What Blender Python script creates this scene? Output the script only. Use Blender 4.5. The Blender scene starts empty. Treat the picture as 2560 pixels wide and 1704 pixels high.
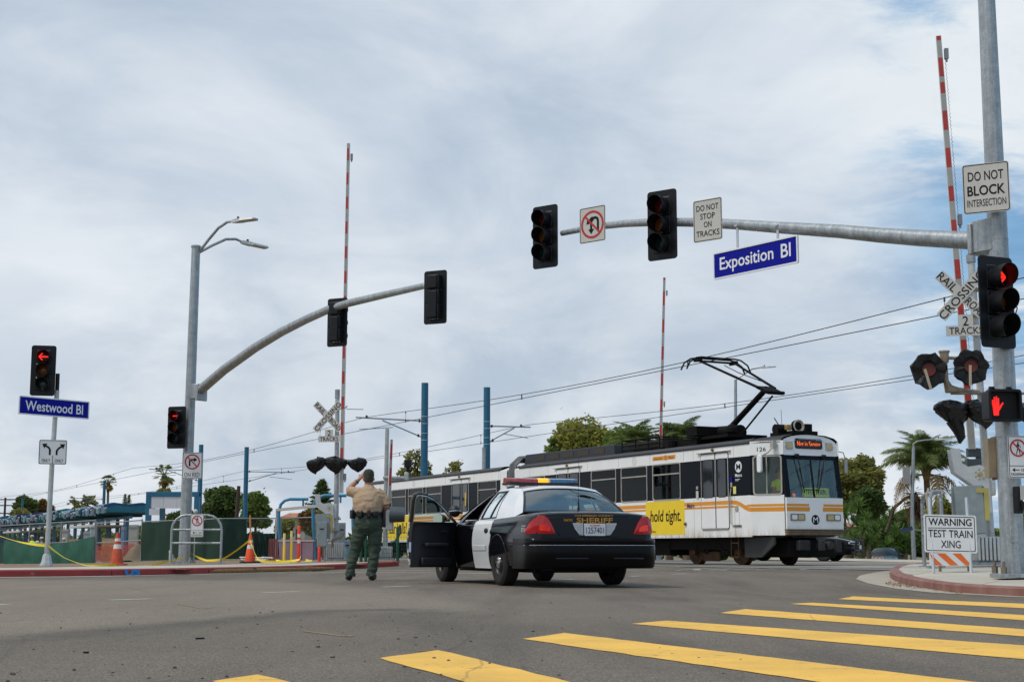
import bpy, bmesh, math, random
import numpy as np
from mathutils import Vector, Matrix
random.seed(7); rng=np.random.default_rng(7)
SC=bpy.context.scene; COL=SC.collection
R=math.radians
# ------------------------------------------------------------------ camera
F=3700.0; H=0.48; PIT=math.atan(527/F)          # focal length in photo pixels, eye height, upward tilt
cam=bpy.data.cameras.new('camera'); cam.sensor_width=36; cam.lens=F/2560*36; cam.clip_end=9000; cam.clip_start=.05
cob=bpy.data.objects.new('camera',cam); COL.objects.link(cob)
cob.location=(0,0,H); cob.rotation_euler=(math.pi/2+PIT,0,0); SC.camera=cob
# ------------------------------------------------------------------ sky and sun
SUND=Vector((-.49,-.25,.83)).normalized()
W=bpy.data.worlds.new('World'); SC.world=W; W.use_nodes=True
def world():
    nt=W.node_tree; nt.nodes.clear(); N=nt.nodes.new; L=nt.links.new
    def M(op,a,b=None,c=None,clamp=False):
        n=N('ShaderNodeMath'); n.operation=op; n.use_clamp=clamp
        for i,x in enumerate((a,b,c)):
            if x is None: continue
            if isinstance(x,(int,float)): n.inputs[i].default_value=x
            else: L(x,n.inputs[i])
        return n.outputs[0]
    def MIX(f,a,b):
        n=N('ShaderNodeMix'); n.data_type='RGBA'
        L(f,n.inputs[0])
        for i,x in ((6,a),(7,b)):
            if isinstance(x,tuple): n.inputs[i].default_value=(*x,1)
            else: L(x,n.inputs[i])
        return n.outputs[2]
    def SS(x,a,b):
        n=N('ShaderNodeMapRange'); n.interpolation_type='SMOOTHSTEP'; L(x,n.inputs[0])
        n.inputs[1].default_value=a; n.inputs[2].default_value=b; return n.outputs[0]
    out=N('ShaderNodeOutputWorld'); bg=N('ShaderNodeBackground'); L(bg.outputs[0],out.inputs[0]); bg.inputs[1].default_value=.1
    sky=N('ShaderNodeTexSky'); sky.sky_type='NISHITA'; sky.sun_disc=False
    sky.sun_elevation=math.asin(SUND.z); sky.sun_rotation=math.atan2(SUND.x,SUND.y); sky.air_density=1; sky.dust_density=2.0
    tc=N('ShaderNodeTexCoord'); sp=N('ShaderNodeSeparateXYZ'); L(tc.outputs['Generated'],sp.inputs[0])
    x,y,z=sp.outputs
    zz=M('ADD',M('MAXIMUM',z,0.0),.16)
    cb=N('ShaderNodeCombineXYZ'); L(M('DIVIDE',x,zz),cb.inputs[0]); L(M('DIVIDE',y,zz),cb.inputs[1])
    def noise(scale,detail,rough,dist,loc,scl=(1,1,1)):
        mp=N('ShaderNodeMapping'); L(cb.outputs[0],mp.inputs[0]); mp.inputs[1].default_value=loc; mp.inputs[3].default_value=scl
        n=N('ShaderNodeTexNoise'); L(mp.outputs[0],n.inputs['Vector']); n.inputs['Scale'].default_value=scale
        n.inputs['Detail'].default_value=detail; n.inputs['Roughness'].default_value=rough; n.inputs['Distortion'].default_value=dist
        return n.outputs[0]
    n1=noise(.80,6,.50,.6,(3.1,1.7,0),(1,.72,1)); n2=noise(2.1,8,.58,.5,(1.3,5.2,0),(1,.8,1)); n3=noise(1.25,8,.62,.5,(6.4,2.2,0),(1.0,1.5,1))
    m=SS(M('ADD',M('MULTIPLY',n1,.60),M('MULTIPLY',n2,.40)),.37,.62)
    cloud=MIX(m,(3.75,4.5,5.45),(6.2,6.65,7.15))
    # heaped clouds low over the roofs: noise in the upright plane of the view, not stretched towards the horizon
    cl_=N('ShaderNodeCombineXYZ'); L(x,cl_.inputs[0]); L(M('MULTIPLY',z,1.7),cl_.inputs[2])
    nl=N('ShaderNodeTexNoise'); L(cl_.outputs[0],nl.inputs['Vector']); nl.inputs['Scale'].default_value=7.5; nl.inputs['Detail'].default_value=9; nl.inputs['Roughness'].default_value=.56; nl.inputs['Distortion'].default_value=.25
    low=M('SUBTRACT',1.0,SS(z,.05,.27))
    heap=MIX(SS(nl.outputs[0],.38,.64),(4.0,4.65,5.5),(6.7,7.0,7.3))
    cloud=MIX(M('MULTIPLY',low,.78),cloud,heap)
    nr=noise(3.0,9,.6,.3,(2.2,9.1,0))
    # breaks in the cloud deck, opening towards the east (+x)
    d=M('ADD',M('MULTIPLY',x,.95),M('MULTIPLY',z,.22))
    gap=M('MULTIPLY',SS(n3,.40,.54),SS(d,.235,.335))
    blue=MIX(SS(nr,.3,.7),(1.05,2.6,4.7),(2.0,3.9,5.9))
    cloud=MIX(M('MULTIPLY',SS(d,.16,.34),SS(nr,.42,.62)),cloud,(6.5,6.9,7.2))
    c=MIX(M('MULTIPLY',gap,.9),cloud,blue)
    c=MIX(M('MULTIPLY',M('SUBTRACT',1.0,m),.08),c,sky.outputs[0])
    L(c,bg.inputs[0])
world()
sl=bpy.data.lights.new('sun','SUN'); sl.energy=1.5; sl.angle=R(11); sl.color=(1,.95,.87)
so=bpy.data.objects.new('sun',sl); COL.objects.link(so); so.rotation_euler=SUND.to_track_quat('Z','Y').to_euler(); so.location=(0,0,60)
SC.view_settings.view_transform='Standard'; SC.view_settings.look='None'; SC.view_settings.gamma=1
SC.view_settings.use_curve_mapping=False; SC.view_settings.exposure=0.32
SC.cycles.max_bounces=6; SC.cycles.transparent_max_bounces=12
try: SC.cycles.use_denoising=True
except Exception: pass
# ------------------------------------------------------------------ places: photo pixel + distance -> point of the world
CP,SP=math.cos(PIT),math.sin(PIT)
def ray(px,py):
    a=(px-1280)/F; b=(852-py)/F
    return Vector((a,CP-b*SP,SP+b*CP))
def at(px,py,Y):
    r=ray(px,py); return Vector((r.x/r.y*Y,Y,H+r.z/r.y*Y))
TH=R(27); UX,UY=math.sin(TH),-math.cos(TH); NX,NY=math.cos(TH),math.sin(TH)   # track direction, and across the track
P0=(6.02,37.5)
def ss(a,b,t):
    t=max(0.0,min(1.0,(t-a)/(b-a))); return t*t*(3-2*t)
def vof(x,y): return (x-P0[0])*NX+(y-P0[1])*NY
def gz(x,y):                                     # the street rises to the crossing and falls away behind it
    v=vof(x,y)
    z=.12*ss(-12,-1,v)-.80*ss(14,42,v)
    z-=.10*math.exp(-((x-6.8)**2+(y-19.5)**2)/18.0)
    z-=.26*ss(11,26,-x)*ss(45,72,y)
    return z
def ground(px,py,up=0.0):
    r=ray(px,py); z=up
    for i in range(40):
        t=(z-H)/r.z if r.z<-1e-4 else 200/r.y
        x,y=r.x*t,r.y*t
        z=.5*z+.5*(gz(x,y)+up)
    return Vector((x,y,gz(x,y)+up))
def inplane(px,py,A,B):                          # where the line of sight meets the upright plane through A and B
    r=ray(px,py); dx,dy=B[0]-A[0],B[1]-A[1]
    t=(A[0]*dy-A[1]*dx)/(r.x*dy-r.y*dx)
    return Vector((r.x*t,r.y*t,H+r.z*t))
def trk(s,v,z=0.0):                              # track frame: s along (front of the train = +), v across (near side = 0)
    return Vector((P0[0]+UX*s+NX*v,P0[1]+UY*s+NY*v,z))
# ------------------------------------------------------------------ materials
MATS={}
def mat(name,col,rough=.6,metal=0.,var=.10,scale=3.,bump=0.,bscale=60.,coat=0.,spec=.5,emit=None,es=1.,var2=None,vec='Object',trans=0.,island=0.,rvar=.08):
    if name in MATS: return MATS[name]
    m=bpy.data.materials.new(name); m.use_nodes=True; MATS[name]=m
    nt=m.node_tree; b=nt.nodes['Principled BSDF']; N=nt.nodes.new; L=nt.links.new
    b.inputs['Roughness'].default_value=rough; b.inputs['Metallic'].default_value=metal
    b.inputs['Specular IOR Level'].default_value=spec; b.inputs['Coat Weight'].default_value=coat; b.inputs['Coat Roughness'].default_value=.05
    tc=N('ShaderNodeTexCoord')
    n=N('ShaderNodeTexNoise'); L(tc.outputs[vec],n.inputs['Vector']); n.inputs['Scale'].default_value=scale; n.inputs['Detail'].default_value=6
    n.inputs['Roughness'].default_value=.6
    mx=N('ShaderNodeMix'); mx.data_type='RGBA'
    c2=var2 or tuple(min(1,c*(1+var)) for c in col); c1=tuple(c*(1-var) for c in col) if not var2 else col
    mx.inputs[6].default_value=(*c1,1); mx.inputs[7].default_value=(*c2,1)
    mr=N('ShaderNodeMapRange'); L(n.outputs[0],mr.inputs[0]); mr.inputs[1].default_value=.3; mr.inputs[2].default_value=.7
    if island:
        g=N('ShaderNodeNewGeometry'); ad=N('ShaderNodeMix'); ad.data_type='FLOAT'; ad.inputs[0].default_value=island
        L(mr.outputs[0],ad.inputs[2]); L(g.outputs['Random Per Island'],ad.inputs[3]); L(ad.outputs[0],mx.inputs[0])
    else: L(mr.outputs[0],mx.inputs[0])
    L(mx.outputs[2],b.inputs['Base Color'])
    if rvar:
        rr=N('ShaderNodeMapRange'); L(n.outputs[0],rr.inputs[0]); rr.inputs[3].default_value=max(0,rough-rvar); rr.inputs[4].default_value=min(1,rough+rvar); L(rr.outputs[0],b.inputs['Roughness'])
    if bump:
        n2=N('ShaderNodeTexNoise'); L(tc.outputs[vec],n2.inputs['Vector']); n2.inputs['Scale'].default_value=bscale; n2.inputs['Detail'].default_value=4
        bp=N('ShaderNodeBump'); bp.inputs['Strength'].default_value=bump; bp.inputs['Distance'].default_value=.02; L(n2.outputs[0],bp.inputs['Height']); L(bp.outputs[0],b.inputs['Normal'])
    if emit:
        b.inputs['Emission Color'].default_value=(*emit,1); b.inputs['Emission Strength'].default_value=es
    if trans: b.inputs['Transmission Weight'].default_value=trans
    return m
def glass(name,tint,refl=1.0,mixf=.5):
    if name in MATS: return MATS[name]
    m=bpy.data.materials.new(name); m.use_nodes=True; MATS[name]=m
    nt=m.node_tree; nt.nodes.clear(); N=nt.nodes.new; L=nt.links.new
    o=N('ShaderNodeOutputMaterial'); t=N('ShaderNodeBsdfTransparent'); t.inputs[0].default_value=(*tint,1)
    g=N('ShaderNodeBsdfGlossy'); g.inputs['Roughness'].default_value=.02; g.inputs[0].default_value=(.92,.97,.95,1)
    fr=N('ShaderNodeFresnel'); fr.inputs[0].default_value=1.5+refl
    mx=N('ShaderNodeMixShader'); L(fr.outputs[0],mx.inputs[0]); L(t.outputs[0],mx.inputs[1]); L(g.outputs[0],mx.inputs[2]); L(mx.outputs[0],o.inputs[0])
    return m
# ------------------------------------------------------------------ mesh builder
class MB:
    def __init__(s): s.v=[]; s.f=[]; s.m=[]
    def add(s,vs,fs,m=0):
        o=len(s.v); s.v+= [tuple(v) for v in vs]; s.f+=[tuple(i+o for i in f) for f in fs]; s.m+=[m]*len(fs); return s
    def box(s,c,d,m=0,rz=0,rx=0,ry=0,taper=1.0):
        M=Matrix.Rotation(rz,3,'Z')@Matrix.Rotation(ry,3,'Y')@Matrix.Rotation(rx,3,'X'); vs=[]
        for k in (-.5,.5):
            t=taper if k>0 else 1
            for (i,j) in ((-.5,-.5),(.5,-.5),(.5,.5),(-.5,.5)): vs.append(Vector(c)+M@Vector((i*d[0]*t,j*d[1]*t,k*d[2])))
        return s.add(vs,[(3,2,1,0),(4,5,6,7),(0,1,5,4),(1,2,6,5),(2,3,7,6),(3,0,4,7)],m)
    def tube(s,pts,r,n=10,m=0,caps=True,flat=1.0):
        pts=[Vector(p) for p in pts]; k=len(pts); rs=r if isinstance(r,(list,tuple)) else [r]*k
        T=[(pts[min(i+1,k-1)]-pts[max(i-1,0)]).normalized() for i in range(k)]
        up=Vector((0,0,1)) if abs(T[0].z)<.9 else Vector((0,1,0))
        a=(up-T[0]*up.dot(T[0])).normalized(); vs=[]
        for i in range(k):
            a=(a-T[i]*a.dot(T[i])).normalized(); b=T[i].cross(a)
            for j in range(n):
                q=2*math.pi*j/n; vs.append(pts[i]+(a*math.cos(q)*flat+b*math.sin(q))*rs[i])
        fs=[(i*n+j,i*n+(j+1)%n,(i+1)*n+(j+1)%n,(i+1)*n+j) for i in range(k-1) for j in range(n)]
        if caps: fs+=[tuple(range(n-1,-1,-1)),tuple((k-1)*n+j for j in range(n))]
        return s.add(vs,fs,m)
    def cyl(s,p,q,r,r2=None,n=16,m=0,caps=True): return s.tube([p,q],[r,r if r2 is None else r2],n,m,caps)
    def prism(s,pts,y0,y1,m=0):                  # outline in XZ, pushed along Y (front face at y0)
        n=len(pts); A=sum(pts[i][0]*pts[(i+1)%n][1]-pts[(i+1)%n][0]*pts[i][1] for i in range(n))
        if A<0: pts=pts[::-1]
        vs=[(x,y0,z) for x,z in pts]+[(x,y1,z) for x,z in pts]
        return s.add(vs,[tuple(range(n)),tuple(range(2*n-1,n-1,-1))]+[(i,i+n,(i+1)%n+n,(i+1)%n) for i in range(n)],m)
    def ringp(s,po,pi,y0,y1,m=0):                # frame between two outlines with the same number of points
        n=len(po); vs=[(x,y0,z) for x,z in po]+[(x,y0,z) for x,z in pi]+[(x,y1,z) for x,z in po]+[(x,y1,z) for x,z in pi]; fs=[]
        for i in range(n):
            j=(i+1)%n; fs+=[(i,j,j+n,i+n),(i+2*n,i+3*n,j+3*n,j+2*n),(i,i+2*n,j+2*n,j),(i+n,j+n,j+3*n,i+3*n)]
        return s.add(vs,fs,m)
    def lathe(s,prof,n=24,m=0,M=None):           # profile (r,z) about local Z
        vs=[]; k=len(prof)
        for r,z in prof:
            for j in range(n):
                q=2*math.pi*j/n; p=Vector((r*math.cos(q),r*math.sin(q),z)); vs.append(M@p if M else p)
        return s.add(vs,[(i*n+j,i*n+(j+1)%n,(i+1)*n+(j+1)%n,(i+1)*n+j) for i in range(k-1) for j in range(n)],m)
    def ball(s,c,r,n=12,m=0,sc=(1,1,1)):
        pr=[(math.sin(math.pi*i/(n//2))*1.0,-math.cos(math.pi*i/(n//2))) for i in range(n//2+1)]; o=len(s.v)
        s.lathe([(max(a,1e-4),b) for a,b in pr],n,m); 
        for i in range(o,len(s.v)):
            v=s.v[i]; s.v[i]=(c[0]+v[0]*r*sc[0],c[1]+v[1]*r*sc[1],c[2]+v[2]*r*sc[2])
        return s
    def grid(s,P,m=0,flip=False):                # rows of points
        a,b=len(P),len(P[0]); fs=[(i*b+j,i*b+j+1,(i+1)*b+j+1,(i+1)*b+j) for i in range(a-1) for j in range(b-1)]
        if flip: fs=[f[::-1] for f in fs]
        return s.add([p for row in P for p in row],fs,m)
    def build(s,name,mats,parent=None,smooth=True,ang=35,bevel=0,loc=None):
        me=bpy.data.meshes.new(name); me.from_pydata(s.v,[],s.f); 
        mats=mats if isinstance(mats,(list,tuple)) else [mats]
        for x in mats: me.materials.append(x)
        if len(mats)>1: me.polygons.foreach_set('material_index',s.m)
        if smooth:
            me.polygons.foreach_set('use_smooth',[True]*len(me.polygons)); me.set_sharp_from_angle(angle=R(ang))
        me.update(); return link(name,me,parent,bevel,loc)
def link(name,me,parent=None,bevel=0,loc=None):
    o=bpy.data.objects.new(name,me); COL.objects.link(o)
    if parent: o.parent=parent
    if loc is not None: o.location=loc
    if bevel:
        b=o.modifiers.new('bevel','BEVEL'); b.width=bevel; b.segments=2; b.limit_method='ANGLE'; b.angle_limit=R(40); b.harden_normals=False
    return o
def tag(o,label=None,cat=None,group=None,kind=None):
    if label: o['label']=label
    if cat: o['category']=cat
    if group: o['group']=group
    if kind: o['kind']=kind
    return o
def thing(name,loc,rz,label,cat,group=None):
    o=bpy.data.objects.new(name,None); COL.objects.link(o); o.location=loc; o.rotation_euler=(0,0,rz); o.empty_display_size=.2
    return tag(o,label,cat,group)
def tree_copy(root,loc,rz,label=None,scale=None):
    def cp(o,p):
        c=o.copy(); COL.objects.link(c); c.parent=p
        for ch in list(o.children): cp(ch,c)
        return c
    c=cp(root,None); c.location=loc; c.rotation_euler=(0,0,rz)
    if label: c['label']=label
    if scale: c.scale=scale
    return c
def struct(name,mb,m,smooth=True): return tag(mb.build(name,m,None,smooth),kind='structure')
def evaluated(o):
    dg=bpy.context.evaluated_depsgraph_get(); me=bpy.data.meshes.new_from_object(o.evaluated_get(dg)); return me
def drop(o):
    d=o.data; bpy.data.objects.remove(o); 
    if isinstance(d,bpy.types.Mesh) and d.users==0: bpy.data.meshes.remove(d)
def rrect(w,h,r,n=5,cx=0,cz=0):
    p=[]
    for (sx,sz,a0) in ((1,1,0),(-1,1,90),(-1,-1,180),(1,-1,270)):
        for i in range(n+1):
            a=R(a0+90*i/n); p.append((cx+sx*(w/2-r)+r*math.cos(a),cz+sz*(h/2-r)+r*math.sin(a)))
    return p
def circ(r,n=36,cx=0,cz=0,sx=1): return [(cx+sx*r*math.cos(2*math.pi*i/n),cz+r*math.sin(2*math.pi*i/n)) for i in range(n)]
_tx={}
def letters(body,w,h,m,parent,loc=(0,0,0),name='lettering',bold=.0,rot=None,shear=0,depth=.0015,label=None):
    """flat lettering in local XZ facing -Y, fitted into w x h metres (h None: keep the letters' own proportion)"""
    cu=bpy.data.curves.new('t','FONT'); cu.body=body; cu.size=1; cu.extrude=.004; cu.offset=bold; cu.shear=shear; cu.align_x='CENTER'; cu.resolution_u=3
    o=bpy.data.objects.new('t',cu); COL.objects.link(o); bpy.context.view_layer.update()
    me=evaluated(o); bpy.data.objects.remove(o); bpy.data.curves.remove(cu)
    n=len(me.vertices); co=np.empty(n*3,dtype=np.float32); me.vertices.foreach_get('co',co); co=co.reshape(-1,3)
    mn,mxx=co.min(0),co.max(0); sx=w/(mxx[0]-mn[0]); sy=(h/(mxx[1]-mn[1])) if h else sx
    out=np.empty_like(co); out[:,0]=(co[:,0]-(mn[0]+mxx[0])/2)*sx; out[:,2]=(co[:,1]-(mn[1]+mxx[1])/2)*sy; out[:,1]=-co[:,2]/.004*depth
    me.vertices.foreach_set('co',out.ravel()); me.materials.clear(); me.materials.append(m); me.update()
    me.name=name; ob=link(name,me,parent); ob.location=loc
    if rot: ob.rotation_euler=rot
    if label: ob['label']=label
    return ob
# ------------------------------------------------------------------ palette
steel=mat('galvanised_steel',(.36,.39,.405),.42,.55,.16,6,.05,30)
def streaks(m,lo,hi):
    nt=m.node_tree; N=nt.nodes.new; L=nt.links.new; b=nt.nodes['Principled BSDF']; src=b.inputs['Base Color'].links[0].from_socket; tc=N('ShaderNodeTexCoord'); mp=N('ShaderNodeMapping'); mp.inputs[3].default_value=(9,9,.45); L(tc.outputs['Object'],mp.inputs[0])
    n=N('ShaderNodeTexNoise'); n.inputs['Scale'].default_value=1.6; n.inputs['Detail'].default_value=8; n.inputs['Roughness'].default_value=.7; L(mp.outputs[0],n.inputs['Vector']); mr=N('ShaderNodeMapRange'); L(n.outputs[0],mr.inputs[0]); mr.inputs[1].default_value=.3; mr.inputs[2].default_value=.7; mr.inputs[3].default_value=lo; mr.inputs[4].default_value=hi
    v=N('ShaderNodeTexVoronoi'); v.inputs['Scale'].default_value=38; L(tc.outputs['Object'],v.inputs['Vector']); m2=N('ShaderNodeMapRange'); L(v.outputs['Color'],m2.inputs[0]); m2.inputs[3].default_value=.86; m2.inputs[4].default_value=1.12; mu=N('ShaderNodeMath'); mu.operation='MULTIPLY'; L(mr.outputs[0],mu.inputs[0]); L(m2.outputs[0],mu.inputs[1])
    mx=N('ShaderNodeVectorMath'); mx.operation='SCALE'; L(src,mx.inputs[0]); L(mu.outputs[0],mx.inputs['Scale']); L(mx.outputs[0],b.inputs['Base Color'])
streaks(steel,.66,1.22)
steel_w=mat('pale_steel',(.50,.52,.52),.5,.3,.14,5)
alu=mat('aluminium',(.55,.56,.56),.35,.7,.1,8)
black=mat('black_plastic',(.007,.008,.010),.42,0,.2,8,spec=.28)
matte_black=mat('matte_black',(.006,.006,.007),.85,0,.2,8)
rubber=mat('rubber',(.012,.012,.012),.85,0,.25,14,.1,80)
sign_w=mat('sign_white',(.54,.525,.49),.5,0,.06,5,spec=.25)
sign_bright=mat('barricade_and_lit_sign_white',(.74,.745,.74),.5,0,.05,6)  # barricade white; also lifts front-lit signs, their brightness put into the colour
ink=mat('sign_black',(.008,.008,.009),.5,0,.1,8,spec=.2)
sign_red=mat('sign_red',(.46,.018,.022),.45,0,.08,8)
sign_blue=mat('sign_blue',(.004,.008,.27),.5,0,.08,4,spec=.12)
sign_letter=mat('sign_letter_white',(.78,.80,.82),.45,0,.03,8)
cone_o=mat('cone_orange',(.80,.085,.012),.5,0,.12,6)
cone_dirty=mat('worn_orange',(.50,.075,.022),.6,0,.25,9)
cone_w=mat('cone_white',(.68,.66,.62),.55,0,.12,9)
tape_y=mat('caution_tape',(.86,.64,.02),.4,0,.08,9)
ylw=mat('bright_yellow',(.84,.56,.015),.45,0,.08,6)
redp=mat('bright_red',(.80,.04,.012),.45,0,.1,6)
ocs_blue=mat('pole_blue',(.010,.118,.205),.45,0,.08,3)
green_scr=mat('green_screen',(.010,.036,.023),.85,0,.22,2.2,.12,14)
green_fab=mat('green_fabric',(.008,.085,.052),.6,0,.2,2.0,.2,9)
wire_m=mat('wire_dark',(.05,.045,.045),.6,.2,.1,4)
fence_w=mat('fence_wire',(.30,.31,.30),.5,.5,.1,5); fence_d=mat('fence_link',(.10,.115,.11),.6,.3,.1,5)
wood=mat('raw_wood',(.40,.26,.14),.75,0,.2,7)
led_red=mat('led_red',(.7,.02,.01),.4,emit=(1,.028,.015),es=.9,var=.05)
hand_red=mat('hand_red',(.7,.02,.01),.4,emit=(1,.015,.010),es=.7,var=.05)
lens_red=mat('lens_red',(.10,.006,.006),.2,0,.2,10)
lens_amber=mat('lens_amber',(.16,.05,.008),.2,0,.3,10)
lens_green=mat('lens_green',(.012,.03,.028),.2,0,.3,10)
bag=mat('black_bag',(.006,.006,.007),.34,0,.3,6,.6,9,rvar=.12,spec=.35)
streaks(steel_w,.75,1.12)
# ------------------------------------------------------------------ road
def road_material(name,a,b,agg,dark,bias,old_=None,joint=None):
    m=bpy.data.materials.new(name); m.use_nodes=True; nt=m.node_tree; N=nt.nodes.new; L=nt.links.new
    bs=nt.nodes['Principled BSDF']; bs.inputs['Roughness'].default_value=.86; bs.inputs['Specular IOR Level'].default_value=.35
    tc=N('ShaderNodeTexCoord')
    def noise(s,d,r=.6,scl=(1,1,1),rot=0,dist=0):
        mp=N('ShaderNodeMapping'); L(tc.outputs['Object'],mp.inputs[0]); mp.inputs[3].default_value=scl; mp.inputs[2].default_value=(0,0,rot)
        n=N('ShaderNodeTexNoise'); L(mp.outputs[0],n.inputs['Vector']); n.inputs['Scale'].default_value=s; n.inputs['Detail'].default_value=d; n.inputs['Roughness'].default_value=r; n.inputs['Distortion'].default_value=dist
        return n.outputs[0]
    def rng_(x,lo,hi,a=0,b=1):
        n=N('ShaderNodeMapRange'); L(x,n.inputs[0]); n.inputs[1].default_value=lo; n.inputs[2].default_value=hi; n.inputs[3].default_value=a; n.inputs[4].default_value=b; return n.outputs[0]
    def mix(f,A,B,mode='MIX'):
        n=N('ShaderNodeMix'); n.data_type='RGBA'; n.blend_type=mode
        if isinstance(f,float): n.inputs[0].default_value=f
        else: L(f,n.inputs[0])
        for i,x in ((6,A),(7,B)):
            if isinstance(x,tuple): n.inputs[i].default_value=(*x,1)
            else: L(x,n.inputs[i])
        return n.outputs[2]
    c=mix(rng_(noise(.22,5,.6,(1,1,1),.4,.6),.35,.65),a,b)
    c=mix(rng_(noise(.5,4,.6,(1.8,.28,1),R(-25)),.47,.68,0,.75),c,dark); c=mix(rng_(noise(.34,5,.65,(2.2,.22,1),R(58),.4),.52,.70,0,.6),c,dark)            # wheel tracks and oil along the traffic
    c=mix(rng_(noise(1.9,5,.65),.55,.75,0,.35),c,tuple(x*1.25 for x in a))
    if old_:
        a1=N('ShaderNodeAttribute'); a1.attribute_name='old_paving'; a2=N('ShaderNodeAttribute'); a2.attribute_name='sealed_joint'
        def mul(x,y):
            q=N('ShaderNodeMath'); q.operation='MULTIPLY'; L(x,q.inputs[0]); L(y,q.inputs[1]); return q.outputs[0]
        c=mix(mul(a1.outputs['Fac'],rng_(noise(1.1,6,.7),.2,.5,.55,1)),c,mix(rng_(noise(.4,6,.65,(1.8,.4,1),R(-60)),.35,.65),old_[0],old_[1]))
        c=mix(mul(a2.outputs['Fac'],rng_(noise(1.7,6,.7),.3,.6,.25,.85)),c,joint)
    c=mix(rng_(noise(9,5,.7),.35,.7,0,.30),c,tuple(x*.62 for x in a)); c=mix(rng_(noise(28,4,.7),.5,.75,0,.35),c,tuple(x*1.5 for x in b))
    vo=N('ShaderNodeTexVoronoi'); L(tc.outputs['Object'],vo.inputs['Vector']); vo.inputs['Scale'].default_value=80
    c=mix(.9,c,mix(rng_(vo.outputs['Distance'],.1,.62),agg,(.55,.54,.53)),'MULTIPLY')
    sp=noise(150,2,.5); c=mix(rng_(sp,.60,.70,0,.65),c,(.46,.41,.34)); c=mix(rng_(noise(70,2,.5),.62,.72,0,.45),c,(.05,.043,.036))
    # hairline cracks
    v2=N('ShaderNodeTexVoronoi'); v2.feature='DISTANCE_TO_EDGE'; v2.inputs['Scale'].default_value=.33
    mp=N('ShaderNodeMapping'); L(tc.outputs['Object'],mp.inputs[0])
    ad=N('ShaderNodeMix'); ad.data_type='VECTOR'; ad.inputs[0].default_value=.18; nn=N('ShaderNodeTexNoise'); nn.inputs['Scale'].default_value=.9; nn.inputs['Detail'].default_value=5
    L(tc.outputs['Object'],nn.inputs['Vector']); L(mp.outputs[0],ad.inputs[4]); L(nn.outputs[1],ad.inputs[5]); L(ad.outputs[1],v2.inputs['Vector'])
    c=mix(rng_(v2.outputs['Distance'],0.0012,.0035,.75*bias,0),c,(.025,.023,.02))
    L(c,bs.inputs['Base Color'])
    bp=N('ShaderNodeBump'); bp.inputs['Strength'].default_value=.55; bp.inputs['Distance'].default_value=.008; L(vo.outputs['Distance'],bp.inputs['Height']); L(bp.outputs[0],bs.inputs['Normal'])
    return m
asphalt=road_material('asphalt',(.172,.142,.108),(.228,.188,.145),(1.35,1.33,1.3),(.088,.073,.058),.30,((.245,.203,.153),(.318,.266,.203)),(.082,.070,.058))
def sheet(name,xs,ys,m,up,keep=None,kind='structure'):
    xs=list(xs); ys=list(ys); idx={}; mb=MB(); V=[];Fc=[]
    def vi(i,j):
        if (i,j) not in idx: idx[(i,j)]=len(V); V.append((xs[i],ys[j],gz(xs[i],ys[j])+up))
        return idx[(i,j)]
    for i in range(len(xs)-1):
        for j in range(len(ys)-1):
            if keep and not keep((xs[i]+xs[i+1])/2,(ys[j]+ys[j+1])/2): continue
            Fc.append((vi(i,j),vi(i+1,j),vi(i+1,j+1),vi(i,j+1)))
    mb.add(V,Fc); return tag(mb.build(name,m,None,True,80),kind=kind)
ROAD=sheet('road',np.concatenate([np.arange(-48,-15,.8),np.arange(-15,13,.22),np.arange(13,76,.8)]),np.concatenate([np.arange(-6,3.5,.8),np.arange(3.5,40,.25),np.arange(40,125,.8)]),asphalt,0)
soil=mat('bare_soil',(.15,.10,.055),.95,0,.3,.6,.3,7,var2=(.25,.175,.105))
g=MB(); n=48
vs=[]; 
for r_,z_ in ((0,-1.3),(60,-1.3),(200,-1.35),(700,-1.4),(4000,-2)):
    for j in range(n): vs.append((r_*math.cos(2*math.pi*j/n),40+r_*math.sin(2*math.pi*j/n),z_))
g.add(vs,[(i*n+j,i*n+(j+1)%n,(i+1)*n+(j+1)%n,(i+1)*n+j) for i in range(4) for j in range(n)])
struct('ground',g,mat('dry_grass_ground',(.13,.12,.055),.95,0,.3,.05,var2=(.20,.16,.09)))
def polysheet(name,pts,m,up,kind='structure',seg=.45,parent=None,rough=0):
    random.seed(len(pts)*31+int(abs(pts[0][0])*100))
    """a patch lying on the street: outline in world XY, fine triangles that follow the ground"""
    bm=bmesh.new(); vs=[bm.verts.new((p[0],p[1],0)) for p in pts]; bm.faces.new(vs); bmesh.ops.triangulate(bm,faces=bm.faces[:])
    for k in range(7):
        ed=[e for e in bm.edges if e.calc_length()>seg*2]
        if not ed or len(bm.faces)>60000: break
        bmesh.ops.subdivide_edges(bm,edges=ed,cuts=1); bmesh.ops.triangulate(bm,faces=bm.faces[:])
    for v in bm.verts:
        if rough and v.is_boundary:
            v.co.x+=random.uniform(-rough,rough); v.co.y+=random.uniform(-rough,rough)
        v.co.z=gz(v.co.x,v.co.y)+up
    bmesh.ops.recalc_face_normals(bm,faces=bm.faces[:])
    if sum(f.normal.z for f in bm.faces)<0: bmesh.ops.reverse_faces(bm,faces=bm.faces[:])
    me=bpy.data.meshes.new(name); bm.to_mesh(me); bm.free(); me.materials.append(m)
    o=link(name,me,parent)
    if kind: tag(o,kind=kind)
    return o
def gp(l): return [tuple(ground(px,py))[:2] for px,py in l]
old=gp([(-900,1452),(-300,1450),(0,1449),(350,1449),(620,1450),(800,1458),(960,1474),(1087,1494),(1190,1512),(1170,1540),(1000,1532),(815,1524),(560,1548),(280,1568),(0,1594),(-700,1650),(-1500,1640)])
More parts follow.
